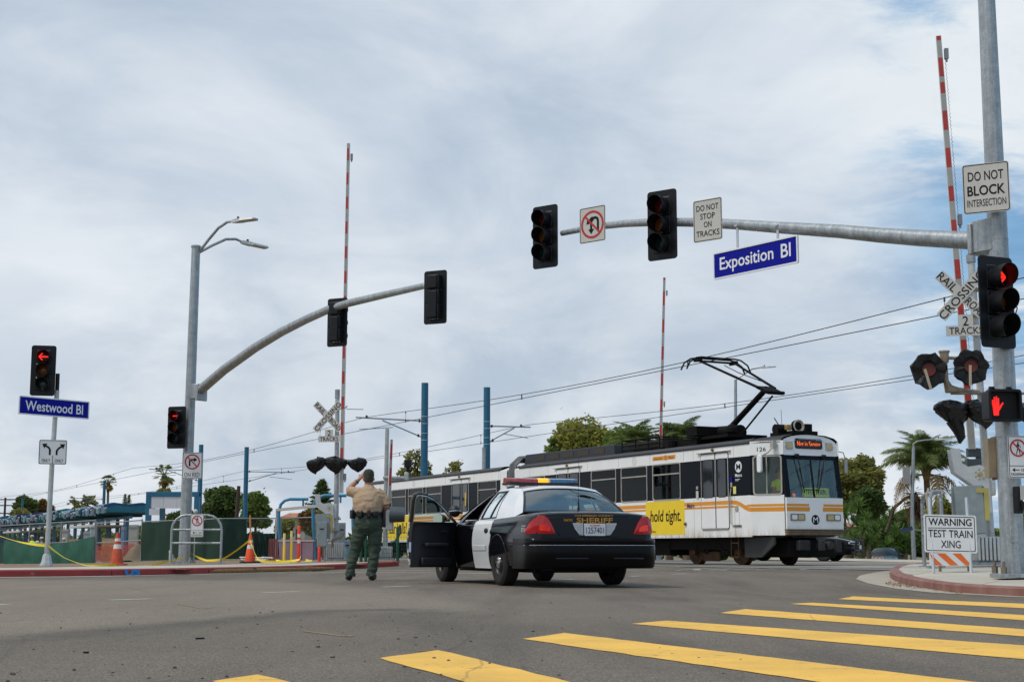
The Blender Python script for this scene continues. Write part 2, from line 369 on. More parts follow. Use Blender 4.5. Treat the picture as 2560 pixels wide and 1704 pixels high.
# older, paler paving on the left and a dark sealed joint across it: real differences of the surface, kept as attributes of the street
seam=gp([(-900,1676),(0,1602),(280,1575),(560,1552),(815,1526),(1000,1522),(1170,1540)])
def seg_d(P,A,B):
    AB=B-A; t=np.clip(((P-A)@AB)/(AB@AB),0,1); return np.linalg.norm(P-(A+t[:,None]*AB),axis=1)
def street_attributes():
    me=ROAD.data; n=len(me.vertices); co=np.empty(n*3,dtype=np.float32); me.vertices.foreach_get('co',co); P=co.reshape(-1,3)[:,:2].astype(float); O=np.array(old)
    ins=np.zeros(n,bool); d=np.full(n,1e9); k=len(O)
    for i in range(k):
        a,b=O[i],O[(i+1)%k]; c=((a[1]>P[:,1])!=(b[1]>P[:,1])); xx=(b[0]-a[0])*(P[:,1]-a[1])/((b[1]-a[1]) or 1e-9)+a[0]; ins^=c&(P[:,0]<xx); d=np.minimum(d,seg_d(P,a,b))
    sd=np.where(ins,d,-d); w=np.clip((sd+.25)/.6,0,1); at_=me.attributes.new('old_paving','FLOAT','POINT'); at_.data.foreach_set('value',w.astype(np.float32))
    S=np.array(seam); ds=np.full(n,1e9)
    for a,b in zip(S,S[1:]): ds=np.minimum(ds,seg_d(P,a,b))
    at_=me.attributes.new('sealed_joint','FLOAT','POINT'); at_.data.foreach_set('value',np.clip(1-(ds-.10)/.22,0,1).astype(np.float32))
street_attributes()
# ------------------------------------------------------------------ kerbs and pavements
CURB_L=[(-60,-2),(-40,10.5),(-25,19.6),(-14,26.3),(-9.85,28.83),(-8.29,29.9),(-7.3,31.8),(-6.6,33.9),(-5.7,36.2),(-4.9,38.2),(-4.2,40.4),(-3.6,42.4),(-3.3,43.7)]
def dense(pl,step=.5):
    o=[]
    for a,b in zip(pl,pl[1:]):
        k=max(1,int(math.dist(a,b)/step))
        o+=[(a[0]+(b[0]-a[0])*i/k,a[1]+(b[1]-a[1])*i/k) for i in range(k)]
    return o+[pl[-1]]
def smoothpl(pl,it=6):
    for _ in range(it): pl=[pl[0]]+[((a[0]+2*b[0]+c[0])/4,(a[1]+2*b[1]+c[1])/4) for a,b,c in zip(pl,pl[1:],pl[2:])]+[pl[-1]]
    return pl
def offset(pl,d):
    o=[]
    for i,p in enumerate(pl):
        a,b=pl[max(0,i-1)],pl[min(len(pl)-1,i+1)]; L_=math.dist(a,b); t=((b[0]-a[0])/L_,(b[1]-a[1])/L_); o.append((p[0]-t[1]*d,p[1]+t[0]*d))
    return o
concrete=mat('concrete',(.40,.36,.29),.85,0,.18,.8,.15,40,var2=(.52,.48,.40))
kerb_conc=mat('kerb_concrete',(.33,.295,.235),.85,0,.2,2,.2,30,var2=(.43,.39,.32))
def red_kerb():
    m=mat('kerb_red',(.29,.034,.034),.7,0,.2,3,.15,30); nt=m.node_tree; N=nt.nodes.new; L=nt.links.new; b=nt.nodes['Principled BSDF']
    src=b.inputs['Base Color'].links[0].from_socket; tc=N('ShaderNodeTexCoord'); n=N('ShaderNodeTexNoise'); n.inputs['Scale'].default_value=2.6; n.inputs['Detail'].default_value=8; n.inputs['Roughness'].default_value=.7
    L(tc.outputs['Object'],n.inputs['Vector']); mr=N('ShaderNodeMapRange'); L(n.outputs[0],mr.inputs[0]); mr.inputs[1].default_value=.60; mr.inputs[2].default_value=.66; mr.inputs[4].default_value=.7
    mx=N('ShaderNodeMix'); mx.data_type='RGBA'; L(mr.outputs[0],mx.inputs[0]); L(src,mx.inputs[6]); mx.inputs[7].default_value=(.33,.27,.22,1); L(mx.outputs[2],b.inputs['Base Color'])
    return m
kerb_red=red_kerb()
def pavement(nm,curb,hk,width,side,m_top,cuts):
    """curb: dense polyline; kerb stones as pieces, the slab behind them cut into panels"""
    out=[(p,gz(*p)) for p in curb]; inner=offset(curb,side*.16); inn2=offset(curb,side*.03)
    kb=tag(thing('kerb',(0,0,0),0,None,None),kind='structure'); kb.name=nm+'_kerb'
    # kerb in pieces about 3 m long
    i=0; L_=0; st=0
    brk=[0]
    for i in range(1,len(curb)):
        L_+=math.dist(curb[i-1],curb[i])
        if L_>3.0: brk.append(i); L_=0
    if brk[-1]!=len(curb)-1: brk[-1 if len(brk)>1 and L_<1 else len(brk):]=[len(curb)-1]
    for a,b in zip(brk,brk[1:]):
        mb=MB(); n_=b-a+1
        mid=curb[(a+b)//2]; mm=cuts(mid)
        rows=[]
        for t in range(n_):
            k=a+t; p=curb[k]; q=inn2[k]; r_=inner[k]
            e=.006 if t in(0,n_-1) else 0
            if t==0: f=.012
            elif t==n_-1: f=-.012
            else: f=0
            k2=min(max(k+(1 if f>0 else -1 if f<0 else 0),0),len(curb)-1); dx,dy=(curb[k2][0]-p[0])*abs(f)*2,(curb[k2][1]-p[1])*abs(f)*2
            z0=gz(*p)
            rows.append([(p[0]+dx,p[1]+dy,z0-.05),(p[0]+dx,p[1]+dy,z0+hk-.025),(q[0]+dx,q[1]+dy,z0+hk),(r_[0]+dx,r_[1]+dy,z0+hk),(r_[0]+dx,r_[1]+dy,z0-.05)])
        mb.grid(rows,0,flip=(side>0)); mb.add(rows[0],[(0,1,2,3,4)]); mb.add(rows[-1],[(4,3,2,1,0)])
        mb.build('kerb_stone',mm,kb,True,30)
    return inner
cl=smoothpl(dense(CURB_L))
inner=pavement('left',cl,.14,3,1,concrete,lambda p: kerb_conc if (-5.9<p[0]<-5.15) else kerb_red)
pl_=tag(thing('pavement',(0,0,0),0,None,None),kind='structure')
def slabs(line,widths,hk,parent,m,step=4,gap=.012):
    for a in range(0,len(line)-step,step):
        for w0,w1 in zip(widths,widths[1:]):
            A=offset(line,w0+gap); B=offset(line,w1-gap); mb=MB(); rows=[]
            for k in range(a,a+step+1):
                dx=0
                rows.append([(A[k][0],A[k][1],gz(*line[k])+hk-.02),(A[k][0],A[k][1],gz(*line[k])+hk),(B[k][0],B[k][1],gz(*B[k])+hk),(B[k][0],B[k][1],gz(*B[k])+hk-.02)])
            f=1-gap*.6
            def sh(row,o): return [tuple(p[i]*f+o_[i]*(1-f) for i in range(3)) for p,o_ in zip(row,o)]
            r0=sh(rows[0],rows[1]); r1=sh(rows[-1],rows[-2]); rows[0]=r0; rows[-1]=r1
            mb.grid(rows,0,flip=True); mb.build('slab',m,parent,True,30)
i0=[i for i,p in enumerate(cl) if p[0]>-16][0]
slabs(inner[i0:],[.0,1.7,3.4],.14,pl_,concrete)
yc=lambda x: float(np.interp(x,[p[0] for p in cl],[p[1] for p in cl]))
sheet('bare_ground',np.arange(-150,-3,1.0),np.arange(14,260,1.0),soil,.085,lambda x,y: y>yc(x)+3.2 and (vof(x,y)<-2.2) )
sheet('dirt_bed',np.arange(-150,-3,1.0),np.arange(14,260,1.0),mat('joint_dirt',(.16,.13,.10),.95,0,.3,2),.11,lambda x,y: y>yc(x)+.6 and y<yc(x)+6 and vof(x,y)<-2.2 and x>-20)
# right corner
CR=[ground(2870,1507),ground(2700,1498),ground(2560,1490),ground(2444,1485),ground(2380,1480),ground(2310,1470),ground(2262,1461),ground(2232,1451),ground(2222,1441),ground(2232,1432),ground(2262,1424),ground(2330,1416),ground(2450,1410)]
CR=[(p.x,p.y) for p in CR]; CR+= [(CR[-1][0]+6,CR[-1][1]+3.0)]
cr=smoothpl(dense(CR,.35),4)
kerb_old=mat('kerb_old_red',(.20,.075,.06),.8,0,.25,3,.15,30,var2=(.28,.15,.12))
inner_r=pavement('right',cr,.12,3,-1,concrete,lambda p: kerb_old if p[0]/p[1]<.318 else kerb_conc)
cx_,cy_=11.5,19.5
polysheet('corner_pavement_bed',[(p[0],p[1]) for p in inner_r]+[(18,30),(18,12)],mat('joint_dirt',(.16,.13,.10)),.112)
rp=tag(thing('corner_pavement',(0,0,0),0,None,None),kind='structure')
def inside(p,poly):
    c=False; n_=len(poly)
    for i in range(n_):
        a,b=poly[i],poly[(i+1)%n_]
        if (a[1]>p[1])!=(b[1]>p[1]) and p[0]<(b[0]-a[0])*(p[1]-a[1])/(b[1]-a[1])+a[0]: c=not c
    return c
polyR=[(p[0],p[1]) for p in inner_r]+[(18,30),(18,12)]
def cell_slab(x0,y0,sz,rot):
    ca,sa=math.cos(rot),math.sin(rot); g_=.008; q=[(x0+g_,y0+g_),(x0+sz-g_,y0+g_),(x0+sz-g_,y0+sz-g_),(x0+g_,y0+sz-g_)]
    q=[(8+ca*(a-8)-sa*(b-20),20+sa*(a-8)+ca*(b-20)) for a,b in q]
    k=sum(inside(p,polyR) for p in q)
    if k==0: return
    # clip by the kerb
    out=[]; N_=6; per=[]
    for a,b in zip(q,q[1:]+q[:1]): per+=[(a[0]+(b[0]-a[0])*t/N_,a[1]+(b[1]-a[1])*t/N_) for t in range(N_)]
    if k<4:
        m_=(sum(a for a,b in per if inside((a,b),polyR)),sum(b for a,b in per if inside((a,b),polyR))); c_=sum(inside(p,polyR) for p in per)
        if c_<3: return
        m_=(m_[0]/c_,m_[1]/c_); n2=[]
        for p in per:
            if inside(p,polyR): n2.append(p); continue
            lo,hi=0.,1.
            for _ in range(14):
                t=(lo+hi)/2; s_=(m_[0]+(p[0]-m_[0])*t,m_[1]+(p[1]-m_[1])*t)
                if inside(s_,polyR): lo=t
                else: hi=t
            n2.append((m_[0]+(p[0]-m_[0])*lo,m_[1]+(p[1]-m_[1])*lo))
        per=n2
    mb=MB(); n_=len(per); mb.add([(p[0],p[1],gz(*p)+.12) for p in per]+[(p[0],p[1],gz(*p)+.1) for p in per],[tuple(range(n_))]+[(i,i+n_,(i+1)%n_+n_,(i+1)%n_) for i in range(n_)])
    mb.build('slab',concrete,rp,False)
for i in range(-3,9):
    for j in range(-6,9): cell_slab(5+i*1.5,16+j*1.5,1.5,R(-27))
# concrete gutter apron round the corner
go=[(p.x,p.y) for p in (ground(2444,1487),ground(2330,1481),ground(2240,1471),ground(2170,1458),ground(2140,1447),ground(2150,1438),ground(2190,1430),ground(2250,1424))]
polysheet('gutter',go+[(p[0],p[1]) for p in cr[::-1] if p[1]>16.9 and p[0]<6.9 ],mat('gutter_concrete',(.34,.295,.23),.85,0,.2,1.5,.15,40,var2=(.42,.37,.29)),.005)
lb=gp([(-900,1470),(-300,1449),(0,1443.5),(240,1441),(530,1434.5),(620,1432),(780,1427.5)])
polysheet('gutter_left',lb+gp([(780,1425),(620,1429.5),(530,1432),(240,1438.5),(0,1441),(-300,1446),(-900,1464)]),kerb_conc,.005)
# ------------------------------------------------------------------ crossing, rails
tb=MB(); rows=[]
for s in np.arange(-210,13,1.0):
    rows.append([tuple(trk(s,v,0)) for v in (-2.2,-.6,1.3,3.2,5,8,9.6,11.4,13)])
rows=[[(x,y,gz(x,y)+.012 ) for x,y,z in r_] for r_ in rows]
tb.grid(rows,0,True); struct('track_bed',tb,mat('ballast',(.17,.155,.135),.95,0,.3,3,.5,20,var2=(.24,.215,.18)))
for c in (1.32,9.5):
    for k in range(-6,5):
        mb=MB(); s0=k*2.4
        for v0,v1 in ((c-1.75,c-.80),(c-.64,c+.64),(c+.80,c+1.75)):
            P=[]
            for s in (s0+.01,s0+2.39):
                P.append([(*tuple(trk(s,v))[:2],gz(*tuple(trk(s,v))[:2])+.02) for v in (v0,v1)])
            mb.grid(P,0,True)
        o=mb.build('crossing_panel',mat('crossing_concrete',(.36,.33,.28),.85,0,.2,1.2,.1,40),None); tag(o,kind='structure')
    for dv in (-.7175,.7175):
        mb=MB(); A=[trk(s,c+dv) for s in np.arange(-200,13,1.5)]
        for w,z in ((.036,0.135),):
            P=[[(*tuple(trk(s,c+dv-w))[:2],gz(*tuple(trk(s,c+dv))[:2])-.02) for s in (0,)]]
            rows=[]
            for s in np.arange(-200,13,1.5):
                q=trk(s,c+dv); zt=gz(q.x,q.y)+.024; a=trk(s,c+dv-w); b=trk(s,c+dv+w)
                rows.append([(a.x,a.y,zt-.1),(a.x,a.y,zt),(b.x,b.y,zt),(b.x,b.y,zt-.1)])
            mb.grid(rows,0,True)
        tag(mb.build('rail',mat('rail_steel',(.22,.19,.17),.35,.8,.2,3),None),kind='structure')
# ------------------------------------------------------------------ paint on the street
def paint(name,base,var,wear):
    m=mat(name,base,.75,0,var,1.5,.2,60); nt=m.node_tree; N=nt.nodes.new; L=nt.links.new; b=nt.nodes['Principled BSDF']
    src=b.inputs['Base Color'].links[0].from_socket; tc=N('ShaderNodeTexCoord'); n=N('ShaderNodeTexNoise'); n.inputs['Scale'].default_value=5; n.inputs['Detail'].default_value=12; n.inputs['Roughness'].default_value=.78
    L(tc.outputs['Object'],n.inputs['Vector']); mr=N('ShaderNodeMapRange'); L(n.outputs[0],mr.inputs[0]); mr.inputs[1].default_value=.56; mr.inputs[2].default_value=.70; mr.inputs[4].default_value=wear
    mx=N('ShaderNodeMix'); mx.data_type='RGBA'; L(mr.outputs[0],mx.inputs[0]); L(src,mx.inputs[6]); mx.inputs[7].default_value=(.13,.11,.09,1)
    v=N('ShaderNodeTexVoronoi'); v.inputs['Scale'].default_value=95; L(tc.outputs['Object'],v.inputs['Vector']); m2=N('ShaderNodeMix'); m2.data_type='RGBA'; m2.blend_type='MULTIPLY'; m2.inputs[0].default_value=.35
    v2=N('ShaderNodeTexVoronoi'); v2.feature='DISTANCE_TO_EDGE'; v2.inputs['Scale'].default_value=.45; nn=N('ShaderNodeTexNoise'); nn.inputs['Scale'].default_value=1.3; nn.inputs['Detail'].default_value=6; ad=N('ShaderNodeMix'); ad.data_type='VECTOR'; ad.inputs[0].default_value=.15
    L(tc.outputs['Object'],nn.inputs['Vector']); L(tc.outputs['Object'],ad.inputs[4]); L(nn.outputs[1],ad.inputs[5]); L(ad.outputs[1],v2.inputs['Vector'])
    cr_=N('ShaderNodeMapRange'); L(v2.outputs['Distance'],cr_.inputs[0]); cr_.inputs[1].default_value=.0012; cr_.inputs[2].default_value=.0032; cr_.inputs[3].default_value=.35; cr_.inputs[4].default_value=0
    m3=N('ShaderNodeMix'); m3.data_type='RGBA'; L(cr_.outputs[0],m3.inputs[0]); m3.inputs[7].default_value=(.10,.07,.03,1)
    L(mx.outputs[2],m3.inputs[6]); L(m3.outputs[2],m2.inputs[6]); L(v.outputs['Distance'],m2.inputs[7]); 
    r2=N('ShaderNodeMapRange'); L(v.outputs['Distance'],r2.inputs[0]); r2.inputs[2].default_value=.6; r2.inputs[3].default_value=1.08; r2.inputs[4].default_value=.75; L(r2.outputs[0],m2.inputs[7])
    L(m2.outputs[2],b.inputs['Base Color'])
    return m
pay=paint('crosswalk_yellow',(.88,.50,.075),.14,.85); paw=paint('lane_white',(.56,.54,.50),.1,.6); pao=paint('survey_orange',(.30,.20,.10),.25,.95)
XW=[((532,1703),(649,1686),(1040,1790),(900,1810)),((945,1645),(1097,1625),(1900,1820),(1700,1850)),((1306,1597),(1413,1582),(2900,1760),(2870,1825)),
 ((1579,1559),(1666,1551),(2800,1630),(2800,1670)),((1799,1532),(1864,1522),(2760,1588),(2760,1606)),((1975,1509),(2030,1506),(2720,1547),(2720,1562)),((2095,1497),(2133,1490),(2690,1514.5),(2690,1527))]
xw=tag(thing('crosswalk',(0,0,0),0,None,None),kind='structure')
for a,b,c,d in XW: polysheet('stripe',gp([a,b,c,d]),pay,.003,None,.14,xw,.009)
mk=tag(thing('lane_markings',(0,0,0),0,None,None),kind='structure')
def dash(a,b,w,m,name='dash'):
    A,B=ground(*a),ground(*b); d=(B-A); d.z=0; d.normalize(); n_=Vector((-d.y,d.x,0))*w/2
    polysheet(name,[(p.x,p.y) for p in (A-n_,B-n_,B+n_,A+n_)],m,.003,None,.4,mk)
for a,b in (((272,1499.4),(379,1496)),((658,1480.6),(745,1478)),((956,1466.5),(1024,1464)),((1390,1449),(1434,1447.3)),((1575,1440),(1598,1438.8)),((1679,1434.6),(1718,1433)),((1797,1425.4),(1828,1424)),((-130,1517),(20,1510))): dash(a,b,.11,paw)
dash((513,1434.5),(680,1428.5),.12,paw,'edge_line'); dash((680,1428.5),(1100,1431),.14,paw,'edge_line'); dash((1100,1431),(1225,1432.5),.14,paw,'edge_line')
dash((900,1425.5),(1105,1424),.12,paw,'edge_line'); dash((-200,1451),(120,1447.5),.10,paw,'edge_line'); dash((1225,1432.8),(1275,1433.5),.14,pao,'edge_line')
dash((1615,1417.5),(1890,1416.2),.22,paw,'stop_line'); dash((1575,1418.5),(1615,1417.6),.22,pao,'stop_line')
for a,b in (((33,1461.6),(117,1461.4)),((401,1451.6),(462,1451)),((686,1442.8),(742,1442.4)),((-60,1452),(65,1450.5))): dash(a,b,.07,pao,'survey_dash')
for l in (((445,1508),(505,1521),(524,1519)),((755,1577),(866,1591),(882,1588)),((322,1466),(370,1478)),((1045,1627),(1075,1625))):
    for a,b in zip(l,l[1:]): dash(a,b,.028,pao,'survey_line')
# word on the street before the rails, read by traffic driving to them
wd=letters('KEEP CLEAR',5.6,2.5,paw,None,name='street_word',bold=.01,depth=.001)
c0=ground(2036,1421.5); wme=wd.data
fx=Vector((.93,-.37,0)); fy=Vector((.37,.93,0))
for v in wme.vertices:
    q=Vector((c0.x,c0.y,0))+fx*v.co.x+fy*v.co.z; v.co=Vector((q.x,q.y,gz(q.x,q.y)+.004))
wd.parent=mk
# blue spray mark on the red kerb
um=mat('spray_blue',(.015,.22,.55),.7,0,.25,8)
i_=min(range(len(cl)-1),key=lambda i:abs(cl[i][0]/cl[i][1]-(342-1280)/F)); a,b=Vector((*cl[i_-1],0)),Vector((*cl[i_+1],0)); mid=Vector((*cl[i_],0)); dr_=(b-a).normalized(); nr_=Vector((dr_.y,-dr_.x,0))
u_=letters('US',.44,.125,um,None,name='spray_mark',bold=.05); u_.location=mid+nr_*.012+Vector((0,0,gz(mid.x,mid.y)+.068)); u_.rotation_euler=(0,0,math.atan2(dr_.y,dr_.x)); u_.parent=[o for o in SC.objects if o.name.startswith('left_kerb')][0]
# storm drain in the kerb with straw rolls
dr=MB(); A,B=ground(618,1430.5),ground(792,1425.5)
q=B-A; L_=math.hypot(q.x,q.y); an=math.atan2(q.y,q.x); m_=(A+B)/2
dr.box((m_.x-.03,m_.y+.0,gz(m_.x,m_.y)+.055),(L_,.1,.07),0,an); tag(dr.build('storm_drain',matte_black),'dark storm drain slot under the kerb ramp beside the straw roll','drain')
wt=MB(); pts=[ground(470,1434)+Vector((0,0,.05))]+[ground(px,py)+Vector((random.uniform(-.02,.02),-.1,.05)) for px,py in ((560,1432.5),(640,1430.5),(720,1428.5),(790,1426.8),(835,1425))]
wt.tube(pts,[.03,.05,.055,.05,.055,.03],10); tag(wt.build('straw_roll',mat('straw',(.22,.13,.05),.95,0,.4,18,.6,60)),'brown straw roll lying in the gutter along the kerb','erosion roll')
# small stones and leaf litter
st=MB()
for i in range(150):
    px,py=random.uniform(-50,1250),1520+190*random.random()**1.5
    if i>120: px,py=random.uniform(1250,2300),random.uniform(1500,1700)
    p=ground(px,py); r_=random.choice((.003,.004,.005,.006,.009)); st.ball((p.x,p.y,p.z+r_*.4),r_,6,0,(random.uniform(.8,1.5),random.uniform(.8,1.5),.7))
tag(st.build('gravel',mat('stone_grey',(.11,.095,.08),.9,0,.4,20,island=.9)),kind='stuff')
lf=MB()
for i in range(420):
    t=random.random(); px,py=2215+t*190,1459+t*22+random.gauss(0,3.0)-8*math.sin(t*3.1)*.3; p=ground(px,py); a=random.uniform(0,6.28); l=random.uniform(.012,.035)
    tl=random.uniform(-.5,.5); lf.add([(p.x+l*math.cos(a),p.y+l*math.sin(a),p.z+.008+max(0,tl)*l),(p.x-.5*l*math.sin(a),p.y+.5*l*math.cos(a),p.z+.014),(p.x-l*math.cos(a),p.y-l*math.sin(a),p.z+.008+random.random()*.02),(p.x+.5*l*math.sin(a),p.y-.5*l*math.cos(a),p.z+.012)],[(0,1,2,3)])
tag(lf.build('leaf_litter',mat('dead_leaf',(.12,.06,.025),.9,0,.3,5,var2=(.36,.21,.10),island=.9),None,False),kind='stuff')
st2=MB(); p=ground(500,1597); st2.box((p.x,p.y,p.z+.006),(.05,.016,.008),0,.2); p=ground(215,1632); st2.box((p.x,p.y,p.z+.005),(.022,.016,.008),0,-.3)
tag(st2.build('debris',matte_black),kind='stuff')
# ------------------------------------------------------------------ signals
def signal(loc,rz,label,lit=None,ht=1.27,group='three light traffic signals'):
    k=ht/1.27; t=thing('traffic_signal',loc,rz,label,'traffic signal',group)
    mb=MB(); mb.ringp(rrect(.60*k,ht,.06,4),rrect(.33*k,1.03*k,.02,4),-.006,.008); mb.build('backplate',black,t)
    mb=MB()
    for i in (-1,0,1): mb.box((0,.085*k,i*.345*k),(.335*k,.19*k,.338*k))
    mb.build('housing',black,t,True,30,.02)
    mb=MB()
    mb.box((-.02*k,.19*k,.345*k),(.22*k,.04,.30*k)); mb.box((-.02*k,.19*k,-.19*k),(.22*k,.05,.62*k)); mb.box((-.02*k,.185*k,-.47*k),(.16*k,.05,.05)); mb.build('rear_door',black,t,True,30,.015)
    for i,(lm,nm) in enumerate(((lens_red,'red_lens'),(lens_amber,'amber_lens'),(lens_green,'green_lens'))):
        z=(1-i)*.345*k
        mb=MB(); M=Matrix.Translation((0,-.012,z))@Matrix.Rotation(math.pi/2,4,'X')
        mb.lathe([(.001,.03*k),(.08*k,.025*k),(.148*k,0)],24,0,M); ln=mb.build(nm,lm,t)
        mb=MB(); r=.158*k; n=26; prof=[]
        rows=[]
        for rr in (r,r-.008):
            pass
        def vis(rr,y):
            return [(rr*math.sin(a),y(a),z+rr*math.cos(a)) for a in [R(-165+330*q/n) for q in range(n+1)]]
        yf=lambda a: -.30*k+ .10*k*(abs(a)/R(165))**2
        mb.grid([vis(r,lambda a:-.003),vis(r,yf),vis(r-.008,yf),vis(r-.008,lambda a:-.003)]); mb.build('visor',black,t)
        if lit and i==0:
            s=.112*k; th=.015*k
            A=MB()
            if lit=='left': segs=[((-s,0),(s,0)),((-s,0),(-.25*s,.75*s)),((-s,0),(-.25*s,-.75*s))]
            else: segs=[((-s,0),(s*.6,0)),((s,0),(.2*s,.8*s)),((s,0),(.2*s,-.8*s))]
            for q,(a,b) in enumerate(segs):
                dx,dz=b[0]-a[0],b[1]-a[1]; L_=math.hypot(dx,dz); nx,nz=-dz/L_*th,dx/L_*th
                A.prism([(a[0]-nx,a[1]-nz),(b[0]-nx,b[1]-nz),(b[0]+nx,b[1]+nz),(a[0]+nx,a[1]+nz)],-.062*k-q*.002,-.05*k)
            o=A.build('lit_arrow',led_red,ln,False); o.location=(0,0,z)
    return t
# ------------------------------------------------------------------ signs
def sign(loc,rz,w,h,label,cat='road sign',name='road_sign',border=.016,inset=.012,m=None,frame=None,r=.04,group=None,bm_=None):
    t=thing(name,loc,rz,label,cat,group)
    MB().prism(rrect(w,h,r),0,.004).build('panel',m or sign_w,t,True,30)
    if border:
        mb=MB(); mb.ringp(rrect(w-2*inset,h-2*inset,r*.8),rrect(w-2*inset-2*border,h-2*inset-2*border,r*.6),-.0016,0); mb.build('border',bm_ or ink,t,False)
    if frame:
        mb=MB(); mb.ringp(rrect(w+.05,h+.05,r+.02),rrect(w-.005,h-.005,r),-.012,.02); mb.build('rim',frame,t,True,30)
    return t
def bar(mb,a,b,w,y0=-.003,y1=0,m=0):
    dx,dz=b[0]-a[0],b[1]-a[1]; L_=math.hypot(dx,dz); nx,nz=-dz/L_*w/2,dx/L_*w/2
    mb.prism([(a[0]-nx,a[1]-nz),(b[0]-nx,b[1]-nz),(b[0]+nx,b[1]+nz),(a[0]+nx,a[1]+nz)],y0,y1,m)
def prohibit(t,r,cz,w):
    mb=MB(); mb.ringp(circ(r,40,0,cz),circ(r-w,40,0,cz),-.004,-.0005); q=r-w*.6; c=math.sin(R(45))
    bar(mb,(-q*c,cz+q*c),(q*c,cz-q*c),w*.85,-.0046,-.0006); mb.build('red_circle',sign_red,t,False)
def walker(t,cz,s,name='walking_figure'):
    mb=MB(); mb.prism(circ(.11*s,14,.02*s,cz+.80*s),-.0028,-.0004)
    for a,b,w in (((.02,.66),(0,.10),.22),((0,.12),(.20,-.38),.12),((.20,-.38),(.24,-.80),.10),((0,.12),(-.14,-.36),.12),((-.14,-.36),(-.26,-.78),.10),((.04,.58),(.30,.28),.08),((.30,.28),(.36,.10),.07),((.0,.58),(-.24,.32),.08),((-.24,.32),(-.20,.10),.07)):
        bar(mb,(a[0]*s,cz+a[1]*s),(b[0]*s,cz+b[1]*s),w*s,-.0028,-.0004)
    mb.build(name,ink,t,False)
def arrow_poly(mb,pts,w,head,y0=-.0028,y1=-.0004):
    for a,b in zip(pts,pts[1:]): bar(mb,a,b,w,y0,y1)
    for p in pts[1:-1]: mb.prism(circ(w/2,10,p[0],p[1]),y0-.0001,y1)
    a,b=pts[-2],pts[-1]; dx,dz=b[0]-a[0],b[1]-a[1]; L_=math.hypot(dx,dz); dx/=L_; dz/=L_
    mb.prism([(b[0]+dx*head,b[1]+dz*head),(b[0]-dz*head*.72,b[1]+dx*head*.72),(b[0]+dz*head*.72,b[1]-dx*head*.72)],y0-.0002,y1)
def noped(loc,rz,w,h,label,group):
    t=sign(loc,rz,w,h,label,'pedestrian sign','pedestrian_sign',.009,.008,r=.03,group=group,m=sign_bright)
    prohibit(t,w*.40,h*.21,w*.075); walker(t,h*.20,w*.34)
    mb=MB(); bar(mb,(-w*.46,-h*.21),(w*.46,-h*.21),.008,-.002,0); arrow_poly(mb,[(.02*w,-h*.305),(-.20*w,-h*.305)],.03*w*1.2,.13*w); mb.build('arrow',ink,t,False)
    letters('USE',w*.26,h*.055,ink,t,(w*.24,-.002,-h*.305)); letters('CROSSWALK',w*.80,h*.06,ink,t,(0,-.002,-h*.405))
    return t
# ---- left roadside signal post
p=at(116,1411,36.5); zb=gz(p.x,p.y)+.14
t=thing('signal_post',(p.x,p.y,zb),0,'slim pale steel post carrying the Westwood sign, on the pavement by the green fabric','post')
MB().tube([(0,0,.05),(0.03,0,2.6),(.075,0,4.3)],[.064,.060,.058],16).build('post',steel_w,t)
mb=MB(); mb.lathe([(.17,0),(.17,.03),(.13,.10),(.10,.26),(.075,.30)],8); mb.build('foot',steel_w,t,True,30)
MB().cyl((.075,0,4.3),(.075,0,4.72),.05).build('collar',black,t)
q=at(108,926,36.3); signal(q,R(12),'black traffic signal on the slim post, lit with a red left arrow','left',1.25)
q=at(136.5,1018.5,36.35); t=sign(q,R(50),1.93,.40,'blue Westwood Bl street name sign on the slim post','street name sign','street_name_sign',0,m=sign_blue,frame=sign_letter,r=.01,group='blue street name signs')
letters('Westwood Bl',1.62,.24,sign_letter,t,(0,-.003,0),bold=.012)
q=at(132,1129.5,36.32); t=sign(q,R(18),.66,.60,'white lane sign with two curved arrows and the word ONLY twice','lane sign','lane_sign',.013,.01,m=sign_bright)
mb=MB(); arrow_poly(mb,[(-.07,-.07),(-.07,.06),(-.10,.11),(-.17,.15)],.045,.10); arrow_poly(mb,[(.09,-.07),(.09,.03),(.13,.09),(.20,.14)],.045,.10); bar(mb,(.0,-.29),(.0,-.08),.012); mb.build('arrow',ink,t,False)
letters('ONLY',.20,.075,ink,t,(-.155,-.002,-.205)); letters('ONLY',.20,.075,ink,t,(.155,-.002,-.205))
# ---- left mast with the long curved arm
def ground_col(px,Y,up=0): x=(px-1280)/F*Y; return Vector((x,Y,gz(x,Y)+up))
A=ground_col(469,46,.14); top=at(490,619,46)
t=thing('signal_mast',A,0,'tall galvanised mast with a long curved signal arm and two street lamps on top','signal mast','galvanised signal masts')
lean=top.x-A.x-.0
MB().tube([(0,0,.03),(lean*.5,0,(top.z-A.z)*.5),(lean,0,top.z-A.z)],[.178,.158,.135],24).build('pole',steel,t)
MB().cyl((lean,0,top.z-A.z),(lean,0,top.z-A.z+.06),.155,.155,24).build('pole_cap',steel,t)
MB().box((0,0,.02),(.62,.62,.05)).build('base_plate',steel,t,False)
for sx in (-1,1):
    for sy in (-1,1):
        mb=MB(); mb.cyl((sx*.24,sy*.24,.04),(sx*.24,sy*.24,.17),.03,None,6); mb.cyl((sx*.24,sy*.24,.045),(sx*.24,sy*.24,.10),.05,None,6); mb.build('bolt',steel,t,False)
B2=Vector((-2.05,35.0,0))
arm=[inplane(px,py,A,B2)-A for px,py in ((497,978),(560,924),(638,868.5),(704,829),(767,797.4),(820,774),(870,758),(960,737),(1064,713.6))]
MB().tube(arm,[.155,.145,.135,.125,.115,.107,.10,.09,.075],18).build('mast_arm',steel,t)
MB().ball(arm[-1],.078,10).build('arm_cap',steel_w,t)
